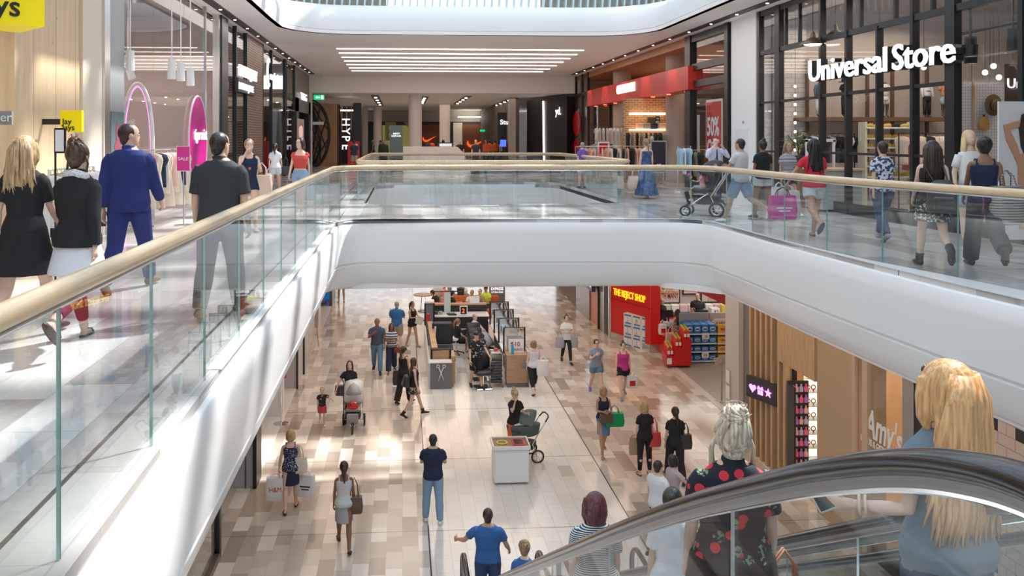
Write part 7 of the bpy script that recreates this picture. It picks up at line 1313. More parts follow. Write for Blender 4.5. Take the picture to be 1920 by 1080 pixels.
        if hk=='long':
            rings=[]; LL=(hair[2] if len(hair)>2 else .42) if not child else .25; kz=LL/.42
            for i,(z,w_,d_,y_) in enumerate(((.04,.07,.05,-.05),(-.05,.09,.05,-.06),(-.05-.09*kz,.098,.042,-.075),(-.05-.19*kz,.105,.036,-.095),(-.05-.29*kz,.098,.030,-.105),(-.05-.39*kz,.055,.02,-.105))): 
                c=hc+HM@V((0,y_*hs,z*hs)) if z>-.08 else hc+LM@V((0,y_*hs,z*hs)); rings.append([c+V(((w_*(1+.06*math.sin(5*j+i)))*hs*math.cos(2*PI*j/22),(d_*(1+.12*math.sin(7*j)))*hs*math.sin(2*PI*j/22),0)) for j in range(22)])
            g.loft(rings[::-1])
            if locks:
                for q in range(locks):
                    a=rnd.uniform(-1.5,1.5); w1=.098*math.sin(a); d1=-.075-.042*abs(math.cos(a)); z1=-.05-.39*kz+rnd.uniform(-.06,.10); x2=w1*(1+rnd.uniform(-.05,.35))
                    L.tube([Hd((w1*.5,-.06-.05*math.cos(a),.09)),Hd((w1*.95,d1*1.08,0)),hc+LM@V((w1*1.08*hs,(d1-.012)*hs,(-.05-.11*kz)*hs)),hc+LM@V((x2*hs,(d1-.02)*hs,(z1+.1*kz)*hs)),hc+LM@V((x2*1.1*hs+rnd.uniform(-.02,.02),(d1-.01)*hs,z1*hs))],[.010*hs,.013*hs,.012*hs,.009*hs,.002*hs],6)
        if hk in('bun','topbun'):
            c=(0,-.088,.060) if hk=='bun' else (0,-.055,.128+(.012 if locks>60 else 0)); br=1.25 if locks>60 else 1; g.ell(Hd(c),(.044*hs*br,.044*hs*br,.040*hs*br),12,8,0,HM)
            if locks:
                for q in range(locks):
                    a=rnd.uniform(0,2*PI); e=rnd.uniform(-.9,1.1); p0=V((.088*math.cos(a)*math.cos(e),-.02+.098*math.sin(a)*math.cos(e)*(1 if math.sin(a)<0 else .8),.02+.1*math.sin(e))); p1=V(c); md=(p0+p1)/2; md=md+(md-V((0,-.02,.02))).normalized()*.030
                    L.tube([Hd(p0),Hd(md),Hd(p1)],[.007*hs,.012*hs,.008*hs],6)
                for q in range(locks//3):
                    a=rnd.uniform(0,2*PI); e=rnd.uniform(-1.2,1.2); r_=.045*br; f1=[(c[0]+r_*math.cos(a+w_)*math.cos(e*(1-w_*.5)),c[1]+r_*math.sin(a+w_)*math.cos(e*(1-w_*.5)),c[2]+r_*.95*math.sin(e*(1-w_*.5))) for w_ in (0,.5,1.0,1.5)]; L.tube([Hd(p_) for p_ in f1],[.003*hs,.009*hs,.008*hs,.002*hs],6)
                for q in range(9): a=rnd.uniform(-.6,3.6); L.tube([Hd((c[0]+.03*math.cos(a),c[1],c[2]+.03*math.sin(a))),Hd((c[0]+.06*math.cos(a),c[1]+.01,c[2]+.055*math.sin(a)+.01)),Hd((c[0]+.085*math.cos(a+.4),c[1]+.02,c[2]+.06*math.sin(a+.4)))],[.004*hs,.0022*hs,.0008*hs],5)
                for q in range(locks//2): sd=rnd.choice((-1,1)); L.tube([Hd((sd*.08,-.02,.02)),Hd((sd*(.092+rnd.uniform(0,.02)),-.01,-.06)),Hd((sd*(.075+rnd.uniform(0,.04)),-.03,-.15-rnd.uniform(0,.05)))],[.006*hs,.005*hs,.0012*hs],5)
        if hk=='pony': g.tube([Hd((0,-.10,.045)),Hd((0,-.150,.02)),hc+LM@V((0,-.165*hs,-.10*hs)),hc+LM@V((.01,-.15*hs,-.27*hs))],[.022*hs,.034*hs,.036*hs,.012*hs],10)
        if hk=='cap': pass
        if hk=='short' and locks:
            for q in range(locks): a=rnd.uniform(0,2*PI); e=rnd.uniform(.2,1.4); p0=V((.082*math.cos(a)*math.cos(e),-.018+.098*math.sin(a)*math.cos(e),.024+.1*math.sin(e))); L.tube([Hd(p0*.9),Hd(p0*1.04+V((0,.01,.004))),Hd(p0*1.08+V((0,.02,-.004)))],[.008,.006,.001],5)
        o=g.build('hair',hm,root,world=False,smooth=True); PEND.append((o,L if L.v else None,max(.007,vox*.8)))
    hs=hs0
    def Hd(p,hc=hc,HM=HM,hs=hs): return hc+HM@(V(p)*hs)
    info={'root':root,'hands':[],'T':T,'Hd':Hd,'A':A,'J':J,'s':s}
    RM=M4.Translation(pos)@M4.Rotation(yaw,4,'Z')
    for i in (0,1): info['hands'].append(RM@(A[i][2]+A[i][3]*.075*s))
    info['W']=lambda p: RM@V(p)
    if extra:
        for e in extra.split():
            if e=='glasses':
                g=MB()
                for sd in (-1,1): g.torus((0,0,0),.019*hs,.0022*hs,'Y',14,5); g.v[-14*5-5:]=[tuple(Hd((sd*.031,.098,.004))+HM@V(q)) for q in g.v[-14*5-5:]]; g.tube([Hd((sd*.050,.096,.008)),Hd((sd*.080,.0,.006))],.002*hs,5)
                g.build('glasses',BLACK,root,world=False)
            elif e=='sunglasses_up':
                g=MB(); 
                for sd in (-1,1): g.ell(Hd((sd*.036,.066,.098)),(.028*hs,.012*hs,.020*hs),12,8,0,HM); g.tube([Hd((sd*.060,.06,.10)),Hd((sd*.092,-.03,.05))],.003*hs,5)
                g.build('sunglasses',mat('amber_lens',(.08,.03,.03),.15),root,world=False,smooth=True)
            elif e=='cap': g=MB(); g.ell(Hd((0,-.012,.055)),(.090*hs,.106*hs,.078*hs),16,8,0,HM); g.loft([[Hd((x_,y_,z_)) for x_,y_ in ((-.07,.07),(-.05,.15),(.05,.15),(.07,.07))] for z_ in (.045,.052)]); g.build('cap',BLACK,root,world=False,smooth=True,auto=40)
            elif e=='tie': g=MB(); g.prism([T((-.012,.125,1.42)),T((.012,.125,1.42)),T((.03,.14,1.10)),T((0,.14,1.05)),T((-.03,.14,1.10))],(0,.008,0)); g.build('tie',mat('tie_dark',(.05,.06,.10),.5),root,world=False)
            elif e=='necklace': g=MB(); g.tube([T((-.05,.03,1.45)),T((-.02,.11,1.30)),T((0,.13,1.20)),T((.02,.11,1.30)),T((.05,.03,1.45))],.003,5); g.ell(T((0,.14,1.18)),(.025,.01,.025),10,6); g.build('necklace',mat('red_pendant',(.7,.15,.1),.4),root,world=False)
            elif e=='strap': g=MB(); g.tube([T((-.10,-.09,1.40)),T((-.08,.0,1.45)),T((-.02,.125,1.30)),T((.10,.13,1.05)),T((.16,.06,.95))],.010,6,sq=.5); g.build('bag_strap',BLACK,root,world=False)
            elif e=='bangles': g=MB(); wr=A[0][2]; el=A[0][1]; d_=(wr-el).normalized(); 
            elif e=='beltback': pass
    return info
def finish_people():
    """fuse the overlapping pieces of every body, garment and head of hair into one skin each"""
    for o,ex,v in PEND:
        m=o.modifiers.new('r','REMESH'); m.mode='VOXEL'; m.voxel_size=v; m.use_smooth_shade=True
        m2=o.modifiers.new('s','SMOOTH'); m2.factor=.5; m2.iterations=3 if v>.01 else 5
    bpy.context.view_layer.update(); dg=bpy.context.evaluated_depsgraph_get()
    for o,ex,v in PEND:
        me=bpy.data.meshes.new_from_object(o.evaluated_get(dg)); n=len(me.vertices); 
        vs_=[0]*(n*3); me.vertices.foreach_get('co',vs_); V_=[tuple(vs_[i*3:i*3+3]) for i in range(n)]; F_=[tuple(p.vertices) for p in me.polygons]; MI=[0]*len(F_)
        if ex and ex.v: F_+= [tuple(n+i for i in f) for f in ex.f]; V_+=ex.v; MI+=ex.m
        m3=bpy.data.meshes.new(o.name); m3.from_pydata(V_,[],F_); mats=list(o.data.materials)
        for q in mats: m3.materials.append(q)
        m3.polygons.foreach_set('material_index',MI); m3.polygons.foreach_set('use_smooth',[True]*len(F_)); m3.update(); o.modifiers.clear(); old=o.data; o.data=m3; bpy.data.meshes.remove(me); bpy.data.meshes.remove(old)
# ---------------------------------------------------------------- who is where
def stz(y): return .98-.577*(y-.2)
P=person; D=R
# upper level, left walkway
a=P('person with wavy blonde hair in a black dress walking away at the left edge',(46,640,0),D(-4),1.70,'F','fair',('long','blonde',.27),('dress','black',.56,.07),('none',),'black','walkR','walk',vox=.009,locks=50,sleeve=.75)
a2=P('person with a dark high bun in a black jacket over a long white shirt',(146,646,0),D(-8),1.66,'F','fair',('topbun','brown'),('jacket','black',.86),('skirt','white',.60,.05),'sandal','strideL','walk2',vox=.009,locks=26,head=(-12,0))
g=MB(); J=a2['J']
for i in (0,1): h_,k_,an,p=J[i]; g.tube([h_.lerp(k_,.3),k_,k_.lerp(an,.5),k_.lerp(an,.8)],[.085,.062,.058,.045],12,up=(0,1,.01))
o=g.build('leggings',CL['wine'],a2['root'],world=False,smooth=True); PEND.append((o,None,.01))
g=MB(); T=a2['T']; g.tube([T((.08,.05,1.36)),T((.085,-.05,1.44)),T((.02,-.085,1.47)),T((-.07,-.06,1.46)),T((-.09,.03,1.40))],[.03,.035,.03,.03,.03],8); o=g.build('scarf',CL['lace'],a2['root'],world=False,smooth=True)
P('person in a royal blue suit walking away, face turned to the right',(242,545,0),D(-3),1.84,'M','light',('short','dark'),('jacket','royal',.80),('trousers','royal'),'brown','walkR','walk',vox=.010,head=(-58,0),fat=1.08)
P('person in a charcoal short sleeved shirt and dark trousers right behind the handrail',(412,594,0),D(-6),1.70,'M','asian',('short','black'),('shirt','char',.88),('trousers','char'),'brown','stepR','down',vox=.009,head=(-22,0),fat=1.12,sleeve=.85)
a=P('person in a navy sleeveless playsuit with a red pendant coming towards the camera',(467,432,0),PI+.25,1.66,'F','fair',('bun','light'),('tank','navy',.95),('shorts','navy',.35),'sandal_tan','walkL','faceR',vox=.012,extra='necklace')
bag('cream leather handbag carried by the person in the navy playsuit',tuple(a['W'](a['T']((-.23,.02,1.28)))),.34,.16,.36,mat('cream_leather',(.72,.55,.45),.5),hh=.22,name='handbag',ellipt=True)
a=P('person in a white tee and grey shorts walking away by the sunglasses shop',(516,364,0),0,1.52,'F','light',('pony','dark'),('tee','white',.9),('shorts','lgrey',.5),'sandal_tan','walkR','walk')
bag('black shoulder bag of the white shirted walker by the sunglasses shop',tuple(a['hands'][1]+V((.1,0,.35))),.30,.14,.24,LEA,hh=.3,name='handbag',ellipt=True)
bag('pale grey bag on the left arm of the white shirted walker',tuple(a['hands'][0]+V((0,0,.1))),.22,.12,.24,WBAG,hh=.15,name='handbag',ellipt=True)
a=P('person in a red off-shoulder top and denim shorts approaching on the left walkway',(563,404,0),PI-.1,1.68,'F','fair',('long','dark'),('offshoulder','brick'),('shorts','ljean',.36),'white','walkL','walk',vox=.012,head=(-25,0),fat=.95)
bag('small pale blue carrier bag held by the person in the red top',tuple(a['hands'][0]+V((0,0,0))),.26,.12,.30,mat('pale_blue_bag',(.50,.62,.70),.5),hh=.12)
P('person in a navy shirt and khaki shorts standing before the white vertical letters',(664,322,0),D(10),1.52,'M','brown',('short','black'),('tee','navy'),('shorts','khaki',.8),'black'); P('person in an open dark suit and pale shirt by the red floor banner',(719,324,0),PI,1.60,'M','brown',('short','black'),('jacket','black',.8),('trousers','black'),'black')
P('person with long light hair in a dark top near the round columns',(699,309,0),PI/2,1.50,'F','tan',('long','light'),('tank','black'),('trousers','char')); P('person in black with a backpack near the round columns',(713,309,0),PI/2,1.50,'M','tan',('short','black'),('tee','black'),('trousers','black'))
yy=39.3
for px,l,hr,tp,fc in ((831,'person behind the white counter near its screen','dark','rose',0),(862,'person standing right of the white counter monitor','dark','black',PI),(892,'person in a dark top before the orange tick boards','light','char',PI)):
    q=Yp(px,290,yy+1.5); P(l,(q.x,q.y,0),fc,1.55,'M','light',('short',hr),('tee',tp),('trousers','black'))
for i,(px,c_) in enumerate(((911,'orange'),(918,'orange'),(928,'orange'),(940,'grey'),(950,'brick'))):
    q=Yp(px,290,50+i*.7); P(('first','second','third','fourth','last')[i]+' person from left in the small far group, wearing %s'%({'orange':'orange','grey':'grey','brick':'dark red'}[c_]),(q.x,q.y,0),rnd.uniform(0,6),1.5,'M','tan',('short','black'),('tee',c_),('trousers','black'),vox=.02)
# upper level, right side
P('grey haired person in a purple top beyond the second railing',(1092,353,0),.2,1.50,'F','fair',('short','grey'),('tee','purple'),('shorts','lgrey',.8))
a=P('person in a blue maxi dress walking away past the red fascia shop',(1212,372,0),D(5),1.62,'F','fair',('pony','light'),('sundress','maxi',.10,.14),('none',),'sandal_tan','stepR','down')
bag('cream handbag held by the person in the blue maxi dress',tuple(a['hands'][0]+V((-.08,0,.05))),.42,.2,.34,mat('cream_leather'),hh=.2,name='handbag',ellipt=True)
P('person in a pale lilac shirt and tie, phone held to the ear',(1340,378,0),PI+.1,1.64,'M','fair',('short','dark'),('shirt','shirt'),('trousers','navy'),'black','stand','both_up',extra='tie strap',sleeve=1.9)
a=P('person in a pale grey tee and denim shorts pushing a stroller',(1388,418,0),D(38),1.68,'M','tan',('short','black'),('tee','lgrey',.84),('shorts','jean',.85),'white','strideL','push',vox=.012,fat=1.05)
P('person in a black tee and grey shorts walking behind the stroller group',(1430,409,0),D(12),1.60,'F','brown',('topbun','black'),('tee','black',.86),('shorts','lgrey',.45),'black','stand2','down',vox=.012,fat=1.12)
a=P('person in a navy and white striped tee facing the camera',(1477,404,0),PI,1.60,'F','tan',('long','light'),('tee','stripe',.84),('shorts','black',.4),'white','walkL','down',vox=.012,fat=.95)
bag('white carrier bag held by the person in the striped tee',tuple(a['hands'][1]+V((-.05,0,0))),.30,.12,.36,WBAG,hh=.1)
a=P('person in a bright red tee with long black hair and pale shorts',(1526,446,0),D(-6),1.68,'F','tan',('long','black'),('tee','red',.90),('shorts','lgrey',.42),'sandal','strideR','outL',vox=.010,locks=20)
h=a['hands'][0]; bag('magenta carrier bag with white print held by the person in the red tee',tuple(h+V((-.05,0,0))),.44,.15,.40,mat('magenta_bag',(.62,.05,.33),.4),handle=BLACK,hh=.14,logo=(WPL,2)); bag('white carrier bag behind the magenta one held by the person in the red tee',tuple(h+V((.10,.14,.03))),.40,.15,.50,WBAG,hh=.1)
P('person in a navy and white patterned blouse and jeans walking away',(1655,450,0),D(-4),1.63,'F','light',('short','dark'),('loose','camo',.84),('trousers','djean'),'grey','walkR','walk',vox=.011,fat=1.05)
a=P('person with long dark hair and a slipping black backpack on a bare back',(1748,502,0),D(-22),1.66,'F','fair',('long','dark'),('singlet','black',.95),('skirt','bw',.62,.05),'boot','strideL','walk2',vox=.010,locks=24,fat=.98)
def backpack(label,inf,mt,off=(0,0,0),w_=.30,h_=.40):
    T=inf['T']; r=inf['root']; t=thing('backpack',label,'backpack',r.location,r.rotation_euler.z); o=V(off); c=T((0,-.22,1.12))+o
    MB().loft([[c+V((ww*math.copysign(abs(math.cos(2*PI*j/16))**.6,math.cos(2*PI*j/16)),dd*math.copysign(abs(math.sin(2*PI*j/16))**.6,math.sin(2*PI*j/16)),z*h_)) for j in range(16)] for z,ww,dd in ((-.5,w_*.40,.06),(-.45,w_*.5,.085),(0,w_*.5,.095),(.35,w_*.44,.07),(.5,w_*.25,.04))]).build('pack_body',mt,t,world=False,smooth=True,auto=60); MB().rbox(c+V((0,-.10,-.08)),(w_*.7,.05,h_*.4),.02).build('front_pocket',mt,t,world=False)
    for sd in (-1,1): MB().tube([c+V((sd*.08,.07,h_*.45)),T((sd*.11,-.10,1.38)),T((sd*.10,0,1.455)),T((sd*.11,.12,1.30)),T((sd*.14,.08,1.05)),c+V((sd*.12,.07,-h_*.4))],.012,6,sq=.6).build('strap',mt,t,world=False)
    return t
backpack('black backpack hanging low on the bare backed walker',a,LEA,(.06,-.02,-.12),.34,.42)
a=P('person in a sleeveless navy top and wide grey trousers at the right edge',(1846,503,0),D(-25),1.71,'F','brown',('bun','black'),('tank','navy',.88),('wide','char'),'black','strideL','walk2',vox=.010,fat=1.02)
bag('large black and white woven tote on the shoulder of the person in wide trousers',tuple(a['W'](a['T']((.22,-.05,1.30)))),.40,.2,.48,pat('woven_tote',stripes((.4,.38,.36),(.03,.03,.03),30,.25)),hh=.2,name='handbag',ellipt=True)
# ---- people on the escalators
P('person with a wine red bob and a fine striped tee riding down the escalator',(1.70,7.25,stz(7.25)),D(-2),1.58,'F','light',('bob','wine'),('loose','fine',.84),('trousers','djean'),vox=.009,fat=1.2,hsc=1.2)
o=MB(); 
a=P('person in a bright blue tee holding the handrail at the foot of the escalator',(1.36,13.2,LOW),D(-5),1.74,'M','tan',('short','dark'),('tee','cobalt'),('trousers','djean'),vox=.010,arms=((22,40,45,-10),(10,22,40,0)),fat=1.1)
P('curly haired person riding low on the near escalator',(1.70,11.5,stz(11.5)),D(-20),1.58,'F','fair',('messy','light'),('tee','blue'),('trousers','djean'),vox=.010)
P('person with sleek black hair and a white blouse on the near escalator',(2.05,6.2,stz(6.2)),D(-8),1.47,'F','asian',('bun','black'),('loose','white',.84),('trousers','black'),vox=.010,head=(-20,0))
a=P('person with a messy pale blonde topknot in a black shirt with red roses',(1.62,4.0,stz(4.0)),D(-6),1.49,'F','fair',('topbun','pale'),('shirt','floral',.80),('trousers','black'),vox=.008,locks=120,fat=1.3,head=(0,-6),hsc=1.15)
a=P('person with very long ginger blonde hair and raised phone at the escalator top',(2.12,3.12,stz(3.2)),D(6),1.50,'F','fair',('long','ginger'),('loose','teal',.84),('trousers','djean'),vox=.008,locks=130,arms=((-2,12,84,-46),(5,8,15,0)),extra='sunglasses_up',curl=.75,fat=1.05,hsc=1.25,head=(14,0))
h=a['hands'][0]; t=thing('smartphone','smartphone in a pale case held up by the ginger haired person','phone',h+V((-.03,.02,.0))); MB().rbox((0,0,.03),(.075,.010,.15),.006,rx=R(-35),ry=R(-20)).build('phone_body',mat('phone_case',(.55,.55,.57),.3),t,world=False); MB().rbox((0,-.006,.03),(.066,.003,.13),.004,rx=R(-35),ry=R(-20)).build('screen',mat('phone_screen',(.03,.03,.035),.1),t,world=False)
W=a['W']; el,wr=a['A'][0][1],a['A'][0][2]
for i,f in enumerate((.78,.68)):
    c=W(el.lerp(wr,f)); d_=(W(wr)-W(el)).normalized(); u=d_.orthogonal().normalized(); v=d_.cross(u); MB().tube([c+u*(.036*math.cos(q*PI/8))+v*(.036*math.sin(q*PI/8)) for q in range(17)],.006,6).build('bangle',mat('bangle_beige',(.72,.55,.38),.4),label='%s beige bangle on the raised forearm'%('thick','second')[i],cat='bangle',smooth=True)
bag('tan leather handbag beside the rose print shirt',(2.02,4.3,stz(4.3)+.85),.30,.12,.26,mat('tan_leather',(.48,.20,.10),.45),hh=.2,name='handbag')
# ---- lower floor
LZ=LOW
a=P('person in a black tee leading a toddler and pushing a white hooded pram',(656,792,LZ),PI+.05,1.66,'F','fair',('long','black'),('tee','black'),('trousers','black'),'black','stand',((28,5,40,20),(18,34,8,0)),vox=.011,head=(-8,0))
b_=P('small child in a black print tee and red shorts holding a hand',(604,796,LZ),PI+.1,.98,'M','fair',('short','light'),('tee',pat('black_gold_print',blot((.015,.015,.018),(.45,.36,.16),20,.62))),('shorts','shred',.75),'white','walkL',((60,50,12,-20),(2,8,6,0)),vox=.010,child=True)
bag('black handbag on the arm of the person with the pram',tuple(a['W'](a['T']((.24,.0,1.22)))),.32,.15,.26,LEA,hh=.18,name='handbag',ellipt=True)
P('person in a slate tee and jeans walking with a phone in hand',(707,697,LZ),PI,1.78,'M','brown',('short','black'),('tee',mat('cloth_slate_tee',(.06,.075,.12),.85)),('trousers','jean'),'black','walkL','phoneR',vox=.012,fat=1.08)
a=P('person in a bold striped loose top and navy trousers',(734,697,LZ),PI,1.62,'F','brown',('long','black'),('loose','bstripe',.92),('wide','navy'),'sandal_tan','walkR','hold',vox=.012,extra='strap')
bag('dark red cross body bag of the striped top wearer',tuple(a['W'](a['T']((-.20,.05,1.0)))),.22,.1,.18,mat('dark_red_leather',(.22,.03,.03),.4),hh=.1,name='handbag')
P('person in a bright blue polo and khaki shorts seen from behind',(744,656,LZ),D(-10),1.74,'M','fair',('short','grey'),('shirt','blue',.86),('shorts','khaki',.85),'black','stand','hold',vox=.012,fat=1.15)
a=P('person in a black vest and black shorts holding a pale folder',(773,650,LZ),PI+.7,1.66,'F','tan',('pony','dark'),('tank','black'),('shorts','black',.3),'sandal_tan','stepL','hold',vox=.012,fat=.95)
MB().rbox(a['hands'][0]+V((.0,-.03,-.12)),(.26,.03,.30),.01,ry=R(20)).build('folder',mat('pale_folder',(.62,.60,.50),.6),label='pale folder held by the person in the black vest',cat='folder')
a=P('person in a long sleeveless black outfit with a dark shopping bag',(757,757,LZ),D(-35),1.66,'F','light',('pony','dark'),('tank','black'),('wide','black'),'black','stepR','down',vox=.012,extra='glasses',head=(-20,0))
bag('dark charcoal carrier bag beside the long black outfit',tuple(a['hands'][0]+V((-.05,0,.25))),.30,.14,.42,CHAR,hh=.1)
a=P('person with very long brown hair, ankle boots and a small black backpack',(776,780,LZ),D(-78),1.64,'F','fair',('long','brown'),('singlet','black'),('skirt','bw',.66,.03),'boot','walkL','down',vox=.011,fat=.95)
backpack('small black backpack of the long haired walker in boots',a,LEA,(0,0,-.05),.28,.32)
a=P('person with blonde bob in a dotted sleeveless top and navy skirt carrying bags',(545,957,LZ),D(6),1.66,'F','fair',('bob','blonde'),('tank','dots',.86),('skirt','navy',.56,.0),'sandal','stepR',((0,14,6,0),(4,13,10,0)),vox=.010)
h=a['hands']; bag('white carrier bag with red letters in the left hand of the dotted top wearer',tuple(h[0]+V((-.06,0,0))),.38,.13,.46,WBAG,hh=.08,logo=(RED,'H&M')); bag('pale pink bag behind the left carrier bag of the dotted top wearer',tuple(h[0]+V((.10,.1,-.05))),.25,.1,.36,mat('pale_pink_pack'),hh=.08); bag('white paper bag with black print in the right hand of the dotted top wearer',tuple(h[1]+V((.08,0,0))),.36,.13,.46,WBAG,hh=.08,logo=(INK,2),rz=R(-15)); bag('cream shoulder bag of the dotted top wearer',tuple(a['W'](a['T']((.19,-.03,1.40)))),.30,.13,.32,mat('cream_white_bag',(.75,.68,.60),.5),hh=.26,name='handbag',ellipt=True)
a=P('person with dark ponytail, white striped singlet and grey skirt walking away',(645,1026,LZ),D(4),1.64,'F','brown',('pony','dark'),('tank','wstripe',.84),('skirt','grey',.52,.0),'sandal','walkL','down',vox=.010)
bag('brown shoulder bag of the walker in the grey skirt',tuple(a['W'](a['T']((.20,-.02,1.40)))),.30,.15,.30,mat('brown_leather',(.12,.075,.055),.5),hh=.36,name='handbag')
P('person in a navy tee and light jeans standing with back turned',(812,980,LZ),D(-4),1.76,'M','light',('short','black'),('tee','navy',.86),('trousers','ljean'),'white','stand2','hold',vox=.010,fat=1.05)
a=P('person in a black tee and orange trousers with one hand over the mouth',(965,862,LZ),PI+.35,1.68,'F','fair',('topbun','blonde'),('tee','black',.88),('trousers','orange'),'black','stand','faceR',vox=.011,extra='glasses')
P('person with brown bob in a white lace top and black cropped trousers',(1001,737,LZ),D(8),1.62,'F','fair',('bob','light'),('tank','lace',.84),('capri','black'),'sandal','walkR','down',vox=.012,fat=1.1)
bag('white plastic bag hanging from the hand of the lace top wearer',tuple(Yp(1018,668,24.6)),.36,.18,.46,WBAG,hh=.12,ellipt=True); bag('grey handbag on the left side of the lace top wearer',tuple(Yp(986,672,24.9)),.24,.12,.2,mat('grey_leather',(.2,.2,.21),.5),hh=.1,name='handbag',ellipt=True)
a=P('person in a white slogan tee and black leggings with grey bags on both arms',(1062,680,LZ),PI,1.66,'F','fair',('topbun','brown'),('loose','white',.84),('leggings','black'),'black','walkL','hold',vox=.012)
for sd,l in ((-1,'left'),(1,'right')): bag('grey shopping bag on the %s arm of the white slogan tee wearer'%('one' if sd<0 else 'other'),tuple(a['W'](a['T']((sd*.24,.05,1.08)))),.30,.16,.36,mat('grey_plastic_bag',(.42,.43,.46),.4),hh=.12,ellipt=True)
P('person with glasses in a blue grey tee and denim shorts',(1118,738,LZ),PI+.05,1.66,'F','fair',('bun','dark'),('tee','bluegrey',.88),('shorts','jean',.5),'purple','walkL','phoneR',vox=.012,extra='glasses',fat=1.08)
a=P('person in a fuchsia sleeveless tunic walking next to the denim shorts wearer',(1168,744,LZ),PI-.05,1.66,'F','fair',('topbun','dark'),('tank','pink',.66),('shorts','black',.5),'grey','walkR','down',vox=.012,fat=1.15)
bag('white and red carrier bag in the hand of the fuchsia tunic wearer',tuple(a['hands'][0]+V((.03,0,.02))) if a['hands'][0].x>a['hands'][1].x else tuple(a['hands'][1]),.30,.14,.36,WBAG,hh=.1,logo=(RED,1))
a=P('person with blonde hair in a navy sleeveless top and denim skirt',(1131,850,LZ),PI,1.67,'F','tan',('bob','blonde'),('tank','navy',.92),('skirt','jean',.50,-.01),'sandal_tan','walkR','hold',vox=.011,fat=.95)
h=a['hands'][0]; bag('bright green tote bag hooked on the arm of the denim skirt wearer',tuple(Yp(1152,760,a['root'].location.y-.1)),.44,.16,.32,mat('bright_green',(.0,.36,.12),.5),hh=.18); bag('olive brown leather clutch held by the denim skirt wearer',tuple(Yp(1137,772,a['root'].location.y-.28)),.32,.10,.22,mat('olive_leather',(.13,.09,.05),.5),hh=.05,name='handbag')
a=P('person with blonde hair in black holding a red bag and a paper bag',(1209,891,LZ),D(4),1.66,'F','fair',('bob','blonde'),('tee','black',.84),('leggings','black'),'sandal','stand','down',vox=.011)
bag('red leather tote of the blonde person in black',tuple(a['W'](a['T']((.22,-.03,1.36)))),.28,.12,.32,mat('red_leather',(.60,.06,.06),.4),hh=.34,name='handbag'); bag('brown paper bag held low by the blonde person in black',tuple(a['hands'][0]+V((-.03,0,.12))),.20,.10,.38,mat('brown_paper',(.40,.27,.17),.7),hh=.06)
a=P('person with dark ponytail all in black with a black shoulder bag',(1266,903,LZ),D(-3),1.70,'F','light',('pony','dark'),('tee','black',.84),('trousers','black'),'black','walkL','down',vox=.011,fat=1.05)
bag('black leather shoulder bag of the ponytailed person in black',tuple(a['W'](a['T']((.21,-.05,1.38)))),.26,.12,.32,LEA,hh=.26,name='handbag')
P('person with glasses in a white tee crossing behind the escalator',(1234,1034,LZ),D(-60),1.72,'M','asian',('short','black'),('tee','white',.86),('trousers','black'),'black','walkL','down',vox=.011,extra='glasses',fat=1.08)
P('person in a dusty lilac tee waving with one arm behind the white tee',(1262,1010,LZ),D(-70),1.60,'F','asian',('bob','black'),('tee','lilac'),('trousers','djean'),'black','stand','waveR',vox=.011,extra='glasses')
P('person of whom only dark shorts and bare legs show below the bridge at left',(640,566,LZ),PI,1.72,'F','tan',('long','brown'),('tee','black'),('shorts','navy',.6),'sandal_tan','stand','down')
# kiosk staff and customers
P('hairdresser in a black cap, printed black tee and shorts by the salon chairs',(893,727,LZ),PI+.25,1.72,'M','asian',('short','black'),('tee',pat('black_white_print',blot((.015,.015,.017),(.5,.5,.5),14,.62))),('shorts','black',.85),'black','stepL',((30,22,20,0),(5,8,15,0)),vox=.012,extra='cap')
q=Zp(858,664,LZ); P('hairdresser in black seated on the white wheeled stool',(q.x,q.y-.02,LZ),D(-70),1.62,'F','light',('pony','light'),('tee','black'),('shorts','black',.6),'white','sit','reachL',vox=.012)
q=Zp(895,655,LZ); c=P('grey haired customer under a white hairdressing cape',(q.x-.1,q.y,LZ),D(-125),1.62,'F','fair',('short','grey'),('tee','lgrey'),('trousers','grey'),'black','sitx','lap',vox=.013)
o=MB(); 
r=c['root']; T=c['T']; g=MB(); g.loft([[T((w_*math.cos(2*PI*j/20),y_+d_*math.sin(2*PI*j/20),z)) for j in range(20)] for z,w_,d_,y_ in ((.62,.40,.48,.34),(.80,.38,.44,.30),(.98,.34,.36,.20),(1.2,.30,.24,.06),(1.36,.24,.15,0),(1.43,.10,.08,0),(1.47,.07,.07,0))]); g.build('cape',mat('cape_white',(.66,.68,.76),.6),r,world=False,smooth=True)
MB().rbox((r.location.x,r.location.y,LZ+.25),(.45,.45,.46),.05).build('customer_chair',LEA,label='black chair under the caped customer',cat='chair')
P('hairdresser in black standing behind the mint glass partition',(848,624,LZ),D(-75),1.66,'F','light',('pony','dark'),('tee','black'),('trousers','black'),'black','stand','hold',vox=.014)
